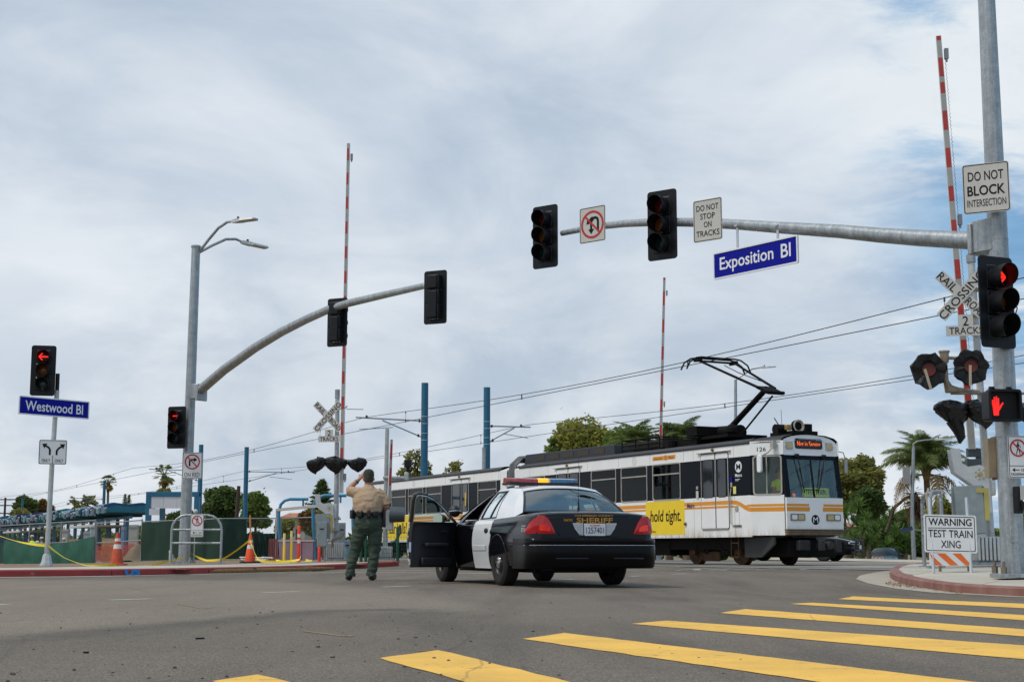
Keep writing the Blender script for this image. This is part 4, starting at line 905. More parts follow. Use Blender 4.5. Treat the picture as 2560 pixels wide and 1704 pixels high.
# ------------------------------------------------------------------ light rail train
def train_white():
    m=mat('train_white',(.82,.825,.815),.34,0,.05,1.2,coat=.2); nt=m.node_tree; N=nt.nodes.new; L=nt.links.new; b=nt.nodes['Principled BSDF']
    src=b.inputs['Base Color'].links[0].from_socket; tc=N('ShaderNodeTexCoord'); sx=N('ShaderNodeSeparateXYZ'); L(tc.outputs['Object'],sx.inputs[0])
    n=N('ShaderNodeTexNoise'); mp=N('ShaderNodeMapping'); mp.inputs[3].default_value=(2.5,2.5,.5); L(tc.outputs['Object'],mp.inputs[0]); L(mp.outputs[0],n.inputs['Vector']); n.inputs['Scale'].default_value=1.6; n.inputs['Detail'].default_value=8; n.inputs['Roughness'].default_value=.7
    mr=N('ShaderNodeMapRange'); L(sx.outputs[2],mr.inputs[0]); mr.inputs[1].default_value=1.02; mr.inputs[2].default_value=.66
    m2=N('ShaderNodeMapRange'); L(n.outputs[0],m2.inputs[0]); m2.inputs[1].default_value=.40; m2.inputs[2].default_value=.68
    mu=N('ShaderNodeMath'); mu.operation='MULTIPLY'; L(mr.outputs[0],mu.inputs[0]); L(m2.outputs[0],mu.inputs[1])
    mx=N('ShaderNodeMix'); mx.data_type='RGBA'; L(mu.outputs[0],mx.inputs[0]); L(src,mx.inputs[6]); mx.inputs[7].default_value=(.36,.25,.13,1); L(mx.outputs[2],b.inputs['Base Color'])
    return m
tw=train_white(); tb_=mat('train_black',(.006,.008,.013),.34,0,.15,4,spec=.10); tor=mat('train_orange',(.72,.285,.018),.4,0,.05,4); troof=mat('train_roof',(.028,.028,.031),.6,0,.3,3,.1,20)
trub=mat('dark_rubber',(.02,.02,.02),.7); talu=mat('window_frame',(.42,.40,.36),.4,.4,.15,6); tyel=mat('advert_yellow',(.84,.60,.012),.45,0,.04,3); tgl=glass('train_glass',(.62,.65,.64),-.24); rust=mat('bogie_rust',(.035,.020,.012),.85,.1,.5,5,.2,20,var2=(.095,.050,.027),spec=.2); under=mat('underframe',(.007,.0065,.006),.8,0,.3,5,spec=.15); intm=mat('train_interior',(.02,.021,.023),.8,0,.2,3); cabg=mat('cab_interior',(.20,.24,.23),.8,0,.2,2)
rz_t=R(27-90); TZ=.12+.028
T=thing('light_rail_train',(P0[0],P0[1],TZ),rz_t,'white and black articulated light rail train with orange stripes, pantograph raised','train')
def pan(name,s0,s1,z0,z1,m,y0=0,y1=.04,bev=0):
    mb=MB(); mb.prism([(s0,z0),(s1,z0),(s1,z1),(s0,z1)],y0,y1); return mb.build(name,m,T,False,0,bev)
def half(s0,s1,ops,doors):
    for nm,y0,y1,sg in (('near',0,.04,1),('far',2.61,2.65,-1)):
        pan('side_panel',s0,s1,.71,1.75,tw,y0,y1); pan('side_panel',s0,s1,2.74,3.06,tw,y0,y1)
        e=s0
        for a,b in ops+[(s1,s1)]:
            if a>e+.01: pan('window_band',e,a,1.75,2.74,tb_,y0,y1)
            e=b
    mb=MB(); mb.grid([[(s,y,z) for y,z in ((.0,3.06),(.05,3.13),(.18,3.19),(.6,3.225),(1.325,3.245),(2.05,3.225),(2.47,3.19),(2.6,3.13),(2.65,3.06))] for s in (s0,s1)],0,True); mb.build('roof',troof,T)
    MB().tube([(s0,.0,3.075),(s1,.0,3.075)],.035,8).build('gutter_rail',troof,T)
    mb=MB(); mb.box(((s0+s1)/2,1.325,.98),(s1-s0-.02,2.55,.06)); mb.box(((s0+s1)/2,1.325,.55),(s1-s0-.6,1.9,.30)); mb.build('underframe',under,T,False)
    mb=MB(); mb.box(((s0+s1)/2,1.325,3.0),(s1-s0-.02,2.5,.05)); mb.build('ceiling',intm,T,False)
    mb=MB(); mb.box(((s0+s1)/2,1.9,1.80),(s1-s0-.1,.04,1.9)); mb.build('dark_backing',intm,T,False)  # added dark wall, blocks daylight from the far windows so the near ones stay dark
    for a,b in ops:
        w=MB(); w.prism(rrect(b-a-.02,.97,.07,5,(a+b)/2,2.245),.014,.018); wo=w.build('window',tgl,T,False)
        w=MB(); w.ringp(rrect(b-a+.02,1.02,.09,5,(a+b)/2,2.245),rrect(b-a-.05,.95,.065,5,(a+b)/2,2.245),-.010,.02); w.box(((a+b)/2,.0,2.455),(b-a-.06,.02,.035)); w.build('window_frame',talu,wo,True,30)
        w=MB(); w.box(((a+b)/2-.3,.75,1.55),(.08,.8,1.0)); w.box(((a+b)/2+.3,.75,1.5),(.08,.8,.95)); w.build('seat',intm,wo,True,30,.02)
    for a,b,c in doors:
        for x0,x1 in ((a,c-.018),(c+.018,b)):
            d=MB(); d.prism(rrect(x1-x0,1.95,.05,4,(x0+x1)/2,1.905),-.012,.0); do=d.build('door',tw,T,True,30)
            d=MB(); d.prism([(x0+.012,1.75),(x1-.012,1.75),(x1-.012,2.74),(x0+.012,2.74)],-.0135,-.012); d.build('door_band',tb_,do,False)
            d=MB(); d.prism(rrect(x1-x0-.20,.98,.06,4,(x0+x1)/2,2.24),-.015,-.0137); d.build('door_window',mat('door_glass',(.018,.022,.026),.04,0,.1,spec=.8),do,False)
            d=MB(); d.ringp(rrect(x1-x0-.17,1.01,.07,4,(x0+x1)/2,2.24),rrect(x1-x0-.21,.97,.06,4,(x0+x1)/2,2.24),-.018,-.0137); d.build('gasket',trub,do,False)
            d=MB(); d.prism([(x0+.012,1.545),(x1-.012,1.545),(x1-.012,1.645),(x0+.012,1.645)],-.0145,-.012); d.prism([(x0+.012,1.46),(x1-.012,1.46),(x1-.012,1.515),(x0+.012,1.515)],-.0145,-.012); d.build('stripe',tor,do,False)
        d=MB(); d.box((c,-.005,1.905),(.036,.02,1.95)); d.build('door_seal',trub,T,False)
        d=MB(); d.ringp(rrect(b-a+.05,2.0,.07,4,(a+b)/2,1.905),rrect(b-a,1.95,.05,4,(a+b)/2,1.905),-.006,.0); d.build('door_surround',trub,T,False)
        d=MB(); d.box(((a+b)/2,-.03,2.925),(b-a+.28,.06,.018)); d.build('rain_gutter',talu,T,False)
        d=MB(); d.ball(((a+b)/2-.05,-.03,2.985),.045,8); d.build('door_lamp',mat('bronze_lamp',(.20,.13,.06),.4,.3),T)
        d=MB(); d.prism([(a+.02,.915),(b-.02,.915),(b-.02,.95),(a+.02,.95)],-.03,-.0); d.build('door_sill',talu,T,False)
half(-12.75,0.0,[(-12.2,-10.95),(-8.01,-6.57),(-6.28,-4.87),(-4.58,-3.18)],[(-10.16,-8.7,-9.42),(-2.18,-.95,-1.52)])
half(-26.0,-14.13,[(-23.68,-22.28),(-22.02,-20.62),(-20.34,-18.94),(-15.87,-14.41)],[(-18.05,-16.6,-17.22)])
for s_ in (-12.0,-10.75,-8.25,-6.42,-4.72,-3.02,-2.55,-.70,-24.9,-23.8,-20.48,-18.6,-16.2,-14.25):
    for z0,z1 in ((.73,1.44),(1.66,1.74),(2.76,3.04)): pan('panel_joint',s_,s_+.009,z0,z1,mat('joint_grey',(.22,.21,.19),.7),-.0012,.0)
for k in range(40): pass
mb=MB()
for k in range(150):
    s_=-26+k*.175
    if not(-14.2<s_<-12.7): mb.box((s_,-.003,.745),(.018,.006,.018))
tag(mb.build('rivet_row',mat('rivet_tan',(.35,.28,.20),.6),T,False),kind='stuff')
# stripes
def stripe(pts,w,y0=-.0018,parent=None):
    mb=MB(); up=[];dn=[]
    for i,(x,z) in enumerate(pts):
        a,b=pts[max(0,i-1)],pts[min(len(pts)-1,i+1)]; dx,dz=b[0]-a[0],b[1]-a[1]; L_=math.hypot(dx,dz); ww=w[i] if isinstance(w,list) else w
        up.append((x-dz/L_*ww/2,z+dx/L_*ww/2)); dn.append((x+dz/L_*ww/2,z-dx/L_*ww/2))
    for i in range(len(pts)-1): mb.prism([dn[i],dn[i+1],up[i+1],up[i]],y0,.0005)
    return mb.build('stripe',tor,parent or T,False)
stripe([(-12.7,1.595),(-.80,1.595),(-.62,1.58),(-.45,1.535),(-.25,1.45),(-.12,1.405),(0,1.39)],.105); stripe([(-12.7,1.487),(-.80,1.487),(-.55,1.462)],[.055,.055,.015]); stripe([(-.24,1.492),(-.1,1.492),(0,1.492)],[.008,.055,.06])
stripe([(-26,1.595),(-14.15,1.595)],.105); stripe([(-26,1.487),(-14.15,1.487)],.055)
# middle joint
mb=MB(); mb.box((-13.44,1.325,1.85),(1.0,2.3,2.2)); mb.build('bellows',trub,T,False)
for s0,s1 in ((-14.13,-13.66),(-13.08,-12.75)):
    mb=MB(); mb.box(((s0+s1)/2,.02,1.88),(s1-s0-.01,.05,2.34)); mb.box(((s0+s1)/2,.25,3.08),(s1-s0-.01,.5,.10),0,0,R(20)); mb.build('joint_cover',tw,T,True,30,.02)
mb=MB(); mb.tube([(-13.35,.02,2.75),(-13.35,.10,3.20),(-13.35,.35,3.42),(-13.35,1.3,3.50),(-13.35,2.3,3.42),(-13.35,2.6,3.15)],.24,8,0,True,.35); mb.build('joint_hood',mat('hood_grey',(.06,.06,.065),.5,0,.2),T)
mb=MB(); mb.box((-13.95,1.2,3.42),(.35,1.0,.20)); mb.build('roof_box',under,T,False)
mb=MB(); mb.box((-13.40,.03,2.62),(.34,.05,.28)); mb.build('joint_panel',mat('tan_panel',(.30,.26,.20),.6),T,False)
# roof equipment
mb=MB(); mb.prism([(-13.0,3.16),(-7.15,3.16),(-7.25,3.50),(-12.9,3.52)],.32,2.3); ro=mb.build('roof_unit',mat('roof_unit_blue_black',(.018,.021,.03),.5,0,.2),T,True,30,.02)
for k in range(5): MB().prism([(-12.2+k*.95,3.27),(-11.55+k*.95,3.27),(-11.55+k*.95,3.44),(-12.2+k*.95,3.44)],.312,.319).build('vent',mat('vent_brown',(.055,.045,.035),.8),ro,False)
mb=MB()
for z in (3.30,3.42,3.58): mb.tube([(-6.95,.45,z),(-4.9,.45,z)],.022,6); mb.tube([(-6.95,2.2,z),(-4.9,2.2,z)],.022,6)
for s in (-6.95,-6.2,-5.5,-4.9):
    for y in (.45,2.2): mb.cyl((s,y,3.2),(s,y,3.6),.022,None,6)
    mb.tube([(s,.45,3.58),(s,2.2,3.58)],.02,6)
mb.build('resistor_frame',under,T)
mb=MB(); mb.box((-5.9,1.325,3.40),(1.9,1.5,.24)); mb.build('resistor',mat('resistor_brown',(.035,.028,.022),.8),T,False)
mb=MB(); mb.box((-4.0,1.1,3.33),(1.5,1.0,.16)); mb.cyl((-4.35,.5,3.24),(-4.35,.5,3.42),.16,.16,12); mb.build('roof_gear',under,T,False)
MB().cyl((-3.9,.4,3.2),(-3.9,.4,3.52),.015,None,6).build('insulator_post',under,T)
# pantograph
pg=MB(); pg.box((-3.35,.95,3.62),(.50,.9,.26)); pg.cyl((-3.3,1.325,3.62),(-2.2,1.325,3.55),.16,.20,12); pg.box((-2.75,1.325,3.42),(1.7,1.3,.08)); pg.ball((-2.3,1.1,3.6),.17,10); pb=pg.build('pantograph_base',under,T,True,30)
MB().tube([(-2.85,1.325,3.60),(-1.0,1.325,4.62)],[.085,.075],12).build('lower_arm',under,T); MB().tube([(-2.0,1.2,3.46),(-.66,1.25,4.38)],.026,8).build('link_rod',under,T)
mb=MB(); mb.box((-.86,1.325,4.55),(.55,.50,.07),0,0,0,R(22)); mb.cyl((-.62,1.0,4.47),(-.62,1.6,4.47),.045,None,8); mb.build('knuckle',under,T,True,30)
zc=5.60; sh=-3.3
MB().tube([(-1.0,1.05,4.63),(sh,.72,zc)],[.038,.032],8).build('upper_arm',under,T); MB().tube([(-1.0,1.6,4.63),(sh,1.92,zc)],[.038,.032],8).build('upper_arm',under,T); MB().tube([(-.8,1.3,4.70),(-2.2,1.3,5.16),(sh+.15,1.5,zc-.12)],.012,6).build('stay_rod',under,T)
for ds in (-.14,.14):
    MB().tube([(sh+ds,.25,zc-.28),(sh+ds,.36,zc-.08),(sh+ds,.58,zc+.05),(sh+ds,.75,zc+.075),(sh+ds,1.9,zc+.075),(sh+ds,2.07,zc+.05),(sh+ds,2.3,zc-.08),(sh+ds,2.4,zc-.28)],.024,8).build('collector_bow',under,T)
mb=MB(); mb.tube([(sh,.68,zc-.02),(sh,1.97,zc-.02)],.03,8); mb.box((sh,.72,zc),(.34,.07,.07)); mb.box((sh,1.92,zc-.02),(.34,.07,.10)); mb.build('collector_cradle',under,T,True,30)
# nose
cy=1.325
side_y=lambda s: .44*max(0,min(1,s/.74))
def tap(name,u0,u1,z0,z1,m,y0=0,y1=.04,far=False,shape=None):
    A=Vector((0,0,0)); B=Vector((.78,.45,0)); d=(B-A).normalized(); n_=Vector((-d.y,d.x,0))
    mb=MB(); mb.prism(shape or [(u0,z0),(u1,z0),(u1,z1),(u0,z1)],y0,y1); 
    for i,v in enumerate(mb.v):
        q=A+d*v[0]+n_*v[1]; mb.v[i]=(q.x,(2*cy-q.y) if far else q.y,v[2])
    if far: mb.f=[f[::-1] for f in mb.f]
    return mb
TL=math.hypot(.78,.45)
for far in (False,True):
    tap('',0,TL,.745,1.745,tw,far=far).build('cab_side',tw,T,False); tap('',0,TL,2.75,3.10,tw,far=far).build('cab_side',tw,T,False)
    for a,b in ((0,.09),(.84,TL)): tap('',a,b,1.745,2.75,tb_,far=far).build('cab_band',tb_,T,False)
    w=tap('',0,0,0,0,tb_,.012,.016,far,rrect(.76,.97,.06,4,.465,2.24)).build('cab_window',glass('cab_glass',(.93,.96,.94),-.08),T,False)
    f=MB(); src=tap('',0,0,0,0,talu,0,.01,far)
    f=MB(); f.ringp(rrect(.79,1.0,.09,5,.465,2.24),rrect(.71,.92,.06,5,.465,2.24),-.01,.02); f.box((.445,.005,2.24),(.03,.02,.92))
    A=Vector((0,0,0)); d=Vector((.78,.45,0)).normalized(); n_=Vector((-d.y,d.x,0))
    for i,v in enumerate(f.v):
        q=A+d*v[0]+n_*v[1]; f.v[i]=(q.x,(2*cy-q.y) if far else q.y,v[2])
    if far: f.f=[t_[::-1] for t_ in f.f]
    f.build('window_frame',talu,w,True,30)
    tap('',0,0,0,0,tor,-.0018,.0005,far,[(0,1.462),(TL,1.462),(TL,1.522),(0,1.522)]).build('stripe',tor,T,False); tap('',0,0,0,0,tor,-.0018,.0005,far,[(0,1.337),(TL,1.337),(TL,1.443),(0,1.443)]).build('stripe',tor,T,False)
drz=math.atan2(.45,.78)
o=letters('126',.24,.105,ink,T,(.32*math.cos(drz)+.003*math.sin(drz),.32*math.sin(drz)-.003,2.895),rot=(0,0,drz))
# front face, slightly raked; FX(z) is how far forward it stands
FX=lambda z: .88 if z<1.68 else (.88-.15*(z-1.68)/1.05 if z<2.73 else .73-.04*(z-2.73)/.5)
def front(mb,name,m,parent=None,smooth=False,ang=30):
    """outline drawn in (c,z), depth along -Y becomes forward"""
    for i,v in enumerate(mb.v): mb.v[i]=(FX(v[2])-v[1],cy+v[0],v[2])
    return mb.build(name,m,parent or T,smooth,ang)
HW=.885
mb=MB(); mb.prism([(-HW,.90),(HW,.90),(HW,1.30),(-HW,1.30)],0,.05); mb.prism([(-HW,1.30),(HW,1.30),(HW,1.679),(-HW,1.679)],0,.05); nose=front(mb,'front_panel',tw)
mb=MB()
for a,b in ((-HW,-.75),(-.018,.018),(.75,HW)): mb.prism([(a,1.679),(b,1.679),(b,2.2),(a,2.2)],-.004,.05); mb.prism([(a,2.2),(b,2.2),(b,2.74),(a,2.74)],-.004,.05)
mb.prism([(-.75,2.64),(.75,2.64),(.75,2.74),(-.75,2.74)],-.003,.05); front(mb,'front_band',tb_)
for a,b in ((-.745,-.02),(.02,.745)):
    mb=MB(); mb.prism([(a,1.682),(b,1.682),(b,2.2),(a,2.2)],.012,.016); mb.prism([(a,2.2),(b,2.2),(b,2.638),(a,2.638)],.012,.016); ws=front(mb,'windshield',glass('cab_glass',(.93,.96,.94),-.08))
arch=lambda w,h,z0,n=14: [(w*math.cos(R(180*i/n)),z0+h*math.sin(R(180*i/n))**.75) for i in range(n+1)]
top=[(HW,2.742),(HW,2.93)]+[(HW*math.cos(a),2.97+.30*math.sin(a)**.8) for a in [R(x) for x in range(8,173,12)]]+[(-HW,2.93),(-HW,2.742)]
mb=MB(); mb.prism(top,0,.06); front(mb,'front_arch',tw)
ib=[(.80*math.cos(a),2.90+.26*max(0,math.sin(a))**.8) for a in [R(x) for x in range(5,176,10)]]
mb=MB()
for a,b in zip(ib,ib[1:]): bar(mb,a,b,.018,-.012,0)
front(mb,'arch_rib',tw)
# roof over the cab
mb=MB(); rows=[]
for s,k,zt in ((0,1,3.245),(.25,.90,3.285),(.5,.79,3.30),(.72,.69,3.285)):
    rows.append([(s,cy+y*k,3.06+(zt-3.06)*h) for y,h in ((-1.325,.0),(-1.29,.30),(-1.15,.60),(-.75,.88),(0,1),(.75,.88),(1.15,.60),(1.29,.30),(1.325,0))])
mb.grid(rows,0,True); mb.build('cab_roof',troof,T)
mb=MB(); mb.prism(rrect(.86,.26,.05,4,-.02,3.04),-.012,0); dsp=front(mb,'destination_sign',trub)
mb=MB(); mb.prism(rrect(.78,.19,.03,4,-.02,3.04),-.014,-.012); front(mb,'screen',mat('led_screen',(.02,.012,.01),.3),dsp)
o=letters('Not in Service',.72,.135,mat('led_orange',(.8,.12,.01),.5,emit=(1,.13,.015),es=1.1),dsp,(FX(3.04)+.0165,cy-.02,3.035),rot=(0,0,math.pi/2),bold=-.008)
lamp_am=mat('marker_lamp',(.55,.42,.20),.3,0,.1,6)
for c in (-.64,.62):
    mb=MB(); mb.prism(rrect(.21,.19,.02,3,c,2.985),-.03,0); h_=front(mb,'marker_light',talu,None,True); mb=MB(); mb.prism(rrect(.15,.13,.02,3,c,2.985),-.036,-.03); front(mb,'lens',lamp_am,h_)
for sg in (-1,1):
    a=.56*sg; mb=MB(); mb.prism(rrect(.44,.17,.02,3,a,1.19),-.03,0); h_=front(mb,'headlight',mat('lamp_frame',(.20,.17,.14),.5),None,True)
    mb=MB(); mb.prism(rrect(.16,.115,.03,3,a+.11*sg,1.19),-.038,-.03); front(mb,'clear_lens',mat('clear_lens',(.75,.75,.72),.12,.3),h_); mb=MB(); mb.prism(rrect(.17,.12,.01,3,a-.10*sg,1.19),-.038,-.03); front(mb,'amber_lens',lamp_am,h_)
for a,b,z0,z1 in ((-HW,-.17,1.337,1.443),(-HW,-.19,1.462,1.522),(.24,HW,1.337,1.443),(.26,HW,1.462,1.522)):
    mb=MB(); mb.prism([(a,z0),(b,z0),(b,z1),(a,z1)],-.002,0); front(mb,'stripe',tor)
mb=MB(); mb.prism(circ(.125,28,0,1.13),-.003,0); lg=front(mb,'round_emblem',ink); letters('M',.15,.14,sign_letter,lg,(FX(1)+.005,cy,1.13),rot=(0,0,math.pi/2),bold=.0)
mb=MB()
for k,z in enumerate((.885,.835,.785)): mb.box((.86-.01*k,cy,z),(.16-.02*k,1.80-.03*k,.022))
mb.box((.80,cy,.83),(.10,1.74,.16)); mb.build('bumper_ribs',mat('bumper_tan',(.26,.20,.14),.6,.2,.25,6),T,True,30,.006)
for c,tilt in ((-.45,.10),(.40,-.22)):
    mb=MB(); z0=2.72; mb.box((FX(2.74)+.05,cy+c,2.735),(.08,.09,.07)); mb.tube([(FX(2.74)+.07,cy+c,2.72),(FX(2.3)+.06,cy+c+tilt*.5,2.35),(FX(1.95)+.03,cy+c+tilt,1.98)],.012,6); mb.tube([(FX(2.35)+.03,cy+c+tilt*.4,2.42),(FX(1.8)+.025,cy+c+tilt*1.3,1.80)],.016,6); mb.build('wiper',matte_black,T)
# test train sign behind the windshield
mb=MB(); mb.prism([(-.36,1.70),(.50,1.70),(.50,1.925),(-.36,1.925)],.03,.035); sg_=front(mb,'test_train_sign',mat('hi_vis_card',(.86,.86,.02),.5,emit=None))
letters('TEST TRAIN',.66,.17,ink,sg_,(FX(1.8)-.024,cy+.07,1.81),rot=(0,0,math.pi/2),bold=.012)
mb=MB()
for sgn,x in ((1,-.36),(-1,.50)):
    for k in range(6): bar(mb,(x,1.715+k*.036),(x+sgn*.055,1.725+k*.036+.012),.010,.026,.03)
front(mb,'sign_hatching',ink,sg_)
mb=MB(); mb.prism(rrect(.11,.10,.03,3,-.64,1.735),.004,.008); nb=front(mb,'number_card',mat('card_orange',(.75,.13,.02),.5)); letters('90',.075,.07,sign_letter,nb,(FX(1.73)-.002,cy-.64,1.735),rot=(0,0,math.pi/2))
MB().box((FX(1.75)-.06,cy-.50,1.75),(.07,.07,.12)).build('cab_bottle',mat('bottle_blue',(.12,.2,.45),.4),T,True,30,.01)
# cab inside
mb=MB(); mb.box((.30,cy,1.38),(.9,1.6,.55)); mb.build('console',intm,T,False); mb=MB(); mb.box((-.25,cy,2.0),(.05,2.5,2.0)); mb.build('cab_wall',cabg,T,False); mb=MB(); mb.box((.2,cy,2.98),(1.0,1.8,.04)); mb.build('cab_ceiling',cabg,T,False)
# side details
logo=MB(); logo.prism(circ(.145,28,-.50,2.49),-.003,0); lg=logo.build('round_emblem',sign_letter,T,False); letters('M',.18,.16,ink,lg,(-.50,-.005,2.49),bold=.01); letters('Metro',.29,.085,sign_letter,T,(-.50,-.003,2.275),bold=.01)
letters('Metro',.36,.125,mat('logo_navy',(.03,.04,.10),.5),T,(-2.70,-.006,1.56),bold=.02,shear=.2)
ad=MB(); ad.prism([(-4.96,.80),(-3.0,.80),(-3.0,1.72),(-4.96,1.72)],-.004,0); ad=ad.build('advert_panel',tyel,T,False); letters('hold tight.',1.55,.42,ink,ad,(-3.95,-.006,1.27),shear=.12,bold=.012)
l2=MB(); l2.prism(circ(.075,20,-4.82,.98),-.006,-.004); l2.build('round_emblem',ink,ad,False); letters('M',.09,.08,sign_letter,ad,(-4.82,-.008,.98)); letters('Metro',.22,.06,ink,ad,(-4.55,-.006,.89))
ad=MB(); ad.prism([(-24.6,.80),(-21.93,.80),(-21.93,1.72),(-24.6,1.72)],-.004,0); ad=ad.build('advert_panel',tyel,T,False); letters('Hear bells?',2.05,.42,ink,ad,(-23.15,-.006,1.25),shear=.12,bold=.012)
am=MB(); am.prism([(-4.58,2.855),(-3.42,2.855),(-3.40,2.97),(-4.56,2.97)],-.003,0); am=am.build('small_orange_sticker',mat('sticker_orange',(.72,.30,.02),.5),T,False); letters("America's",.44,.075,mat('sticker_brown',(.25,.07,.02),.5),am,(-4.28,-.005,2.91)); letters("Best",.24,.075,mat('sticker_brown',(.25,.07,.02)),am,(-3.62,-.005,2.91)); MB().prism(circ(.075,18,-3.9,2.912),-.005,-.003).build('sticker_disc',mat('sticker_gold',(.55,.20,.03),.5),am,False)
for s in (-5.55,-21.5):
    mb=MB(); mb.ringp(circ(.115,24,s,2.90),circ(.095,24,s,2.90),-.002,0); mb.ringp(circ(.06,20,s,2.90),circ(.045,20,s,2.90),-.002,0); mb.build('round_seal',mat('seal_grey',(.50,.50,.48),.5),T,False)
for s,z,w,h,m_ in ((-.80,2.18,.10,.13,sign_blue),(-.66,1.90,.12,.19,mat('notice_yellow',(.72,.70,.20),.5)),(-2.36,1.84,.11,.20,sign_w),(-2.36,2.02,.09,.09,talu),(-.80,2.04,.07,.12,talu),(-.52,2.17,.20,.012,sign_letter),(-.55,2.14,.14,.012,sign_letter),(-.60,1.44,.13,.12,talu),(-.56,.99,.30,.05,mat('grip_dark',(.10,.09,.07),.6)),(-16.85,2.18,.07,.46,ylw)):
    MB().box((s,-.016,z),(w,.012,h)).build('notice',m_,T,False)
mb=MB(); mb.ringp(rrect(.20,.34,.01,2,-.60,1.18),rrect(.19,.33,.01,2,-.60,1.18),-.002,0); mb.build('access_hatch',trub,T,False)
MB().tube([(-.80,-.03,1.95),(-.82,-.045,1.8),(-.82,-.045,1.05),(-.72,-.03,1.0)],.016,6).build('handrail',talu,T); MB().ball((-2.95,-.02,1.08),.05,8).build('side_lamp',mat('bronze_lamp',(.20,.13,.06)),T)
# mirrors
mb=MB(); mb.box((.62,.27,3.0),(.12,.10,.20)); mb.tube([(.64,.24,2.93),(.60,.12,2.80),(.50,.06,2.74),(.43,.04,2.70)],.018,6); mb.build('mirror_bracket',talu,T,True,30)
mb=MB(); mb.prism(rrect(.17,.44,.07,4,.40,2.52),-.03,.03); o=mb.build('mirror',tw,T,True,30,.012); 
mb=MB(); mb.tube([(.60,2.25,2.9),(.70,2.42,2.85),(.72,2.46,2.7)],.016,6); mb.box((.72,2.46,2.50),(.06,.10,.34)); mb.build('mirror',talu,T,True,30,.01)
# roof front gear
mb=MB(); mb.cyl((.25,.62,3.42),(.25,.90,3.42),.13,.13,16); mb.box((.25,.76,3.28),(.34,.34,.10)); mb.tube([(.25,.76,3.5),(.12,.70,3.72)],.014,6); mb.build('horn',under,T,True,30)
mb=MB(); mb.box((.45,1.25,3.32),(.42,.80,.10)); mb.cyl((.40,1.15,3.50),(.52,1.15,3.50),.15,.165,20); mb.box((.42,1.52,3.45),(.12,.20,.24)); tl=mb.build('top_headlight',under,T,True,30)
M=Matrix.Translation((.52,1.15,3.50))@Matrix.Rotation(R(90),4,'Y'); mb=MB(); mb.lathe([(.15,0),(.165,.01),(.165,.03),(.145,.03)],24,0,M); mb.build('rim',alu,tl); mb=MB(); mb.lathe([(.145,.012),(.10,-.004),(.03,-.02),(.001,-.02)],24,0,M); mb.build('reflector',mat('reflector',(.62,.46,.28),.25,.4),tl); MB().box((.45,.88,3.46),(.12,.16,.14)).build('small_lamp',mat('amber_case',(.30,.20,.05),.4),tl,True,30,.02)
MB().cyl((.05,1.0,3.25),(.02,1.0,3.95),.006,None,5).build('antenna',matte_black,T)
# bogies and underframe
def wheelset(s,parent):
    for v in (.607,2.043):
        M=Matrix.Translation((s,v,.355))@Matrix.Rotation(R(90),4,'X'); mb=MB()
        mb.lathe([(.001,.02),(.09,.02),(.11,-.0),(.25,-.01),(.28,.02),(.355,.03),(.36,-.06),(.385,-.075),(.385,-.10),(.001,-.10)],28,0,M); mb.build('wheel',rust,parent)
        if v<1:
            mb=MB(); mb.cyl((s,v-.13,.355),(s,v-.02,.355),.11,.12,12); mb.build('axle_box',rust,parent)
def bogie(s,rm):
    mb=MB(); mb.box((s,.55,.52),(1.5,.16,.16)); mb.box((s-.55,.50,.62),(.22,.2,.26)); mb.box((s+.35,.50,.60),(.30,.2,.24)); mb.box((s,1.325,.5),(.4,1.6,.25)); mb.box((s-.15,.48,.22),(.75,.08,.26)); mb.box((s+.0,2.1,.45),(2.6,.12,.3)); b_=mb.build('bogie',rm,T,True,30,.03)
    mb=MB(); mb.tube([(s-.75,.42,.72),(s-.7,.38,.40),(s-.3,.40,.30),(s+.05,.42,.60)],.03,6); mb.tube([(s+.3,.42,.7),(s+.42,.38,.42),(s+.75,.40,.3)],.03,6); mb.build('brake_hose',under,b_)
    wheelset(s-1.045,b_); wheelset(s+1.045,b_)
bogie(-2.29,rust); bogie(-13.4,rust); bogie(-24.2,rust)
mb=MB(); mb.prism([(-.72,.70),(.52,.70),(.52,.52),(-.02,.20),(-.72,.20)],.30,.36); mb.build('skirt_plate',mat('skirt_grey',(.028,.030,.033),.6,0,.2),T,False)
mb=MB()
for x in (-1.02,-.70): mb.cyl((x,.10,.20),(x,.10,.72),.014,None,6)
for z in (.20,.56): mb.cyl((-1.02,.10,z),(-.70,.10,z),.014,None,6)
mb.build('step_frame',rust,T)
for c_,d_ in (((-6.6,1.2,.45),(4.6,1.7,.42)),((-10.6,1.2,.48),(2.2,1.7,.36)),((-18.5,1.2,.45),(7,1.7,.42)),((.1,1.45,.42),(1.0,1.5,.42))): MB().box(c_,d_).build('equipment_case',under,T,True,30,.03)
mb=MB(); mb.box((1.02,cy+.12,.50),(.45,.16,.16)); mb.box((1.22,cy-.10,.50),(.10,.16,.26)); mb.box((1.22,cy+.40,.48),(.12,.16,.30)); mb.cyl((1.0,cy+.12,.50),(1.32,cy+.12,.50),.10,.10,12); mb.box((.9,cy-.42,.50),(.14,.34,.24)); mb.build('coupler',mat('coupler_grey',(.03,.03,.03),.6,.3,.3),T,True,30,.015)
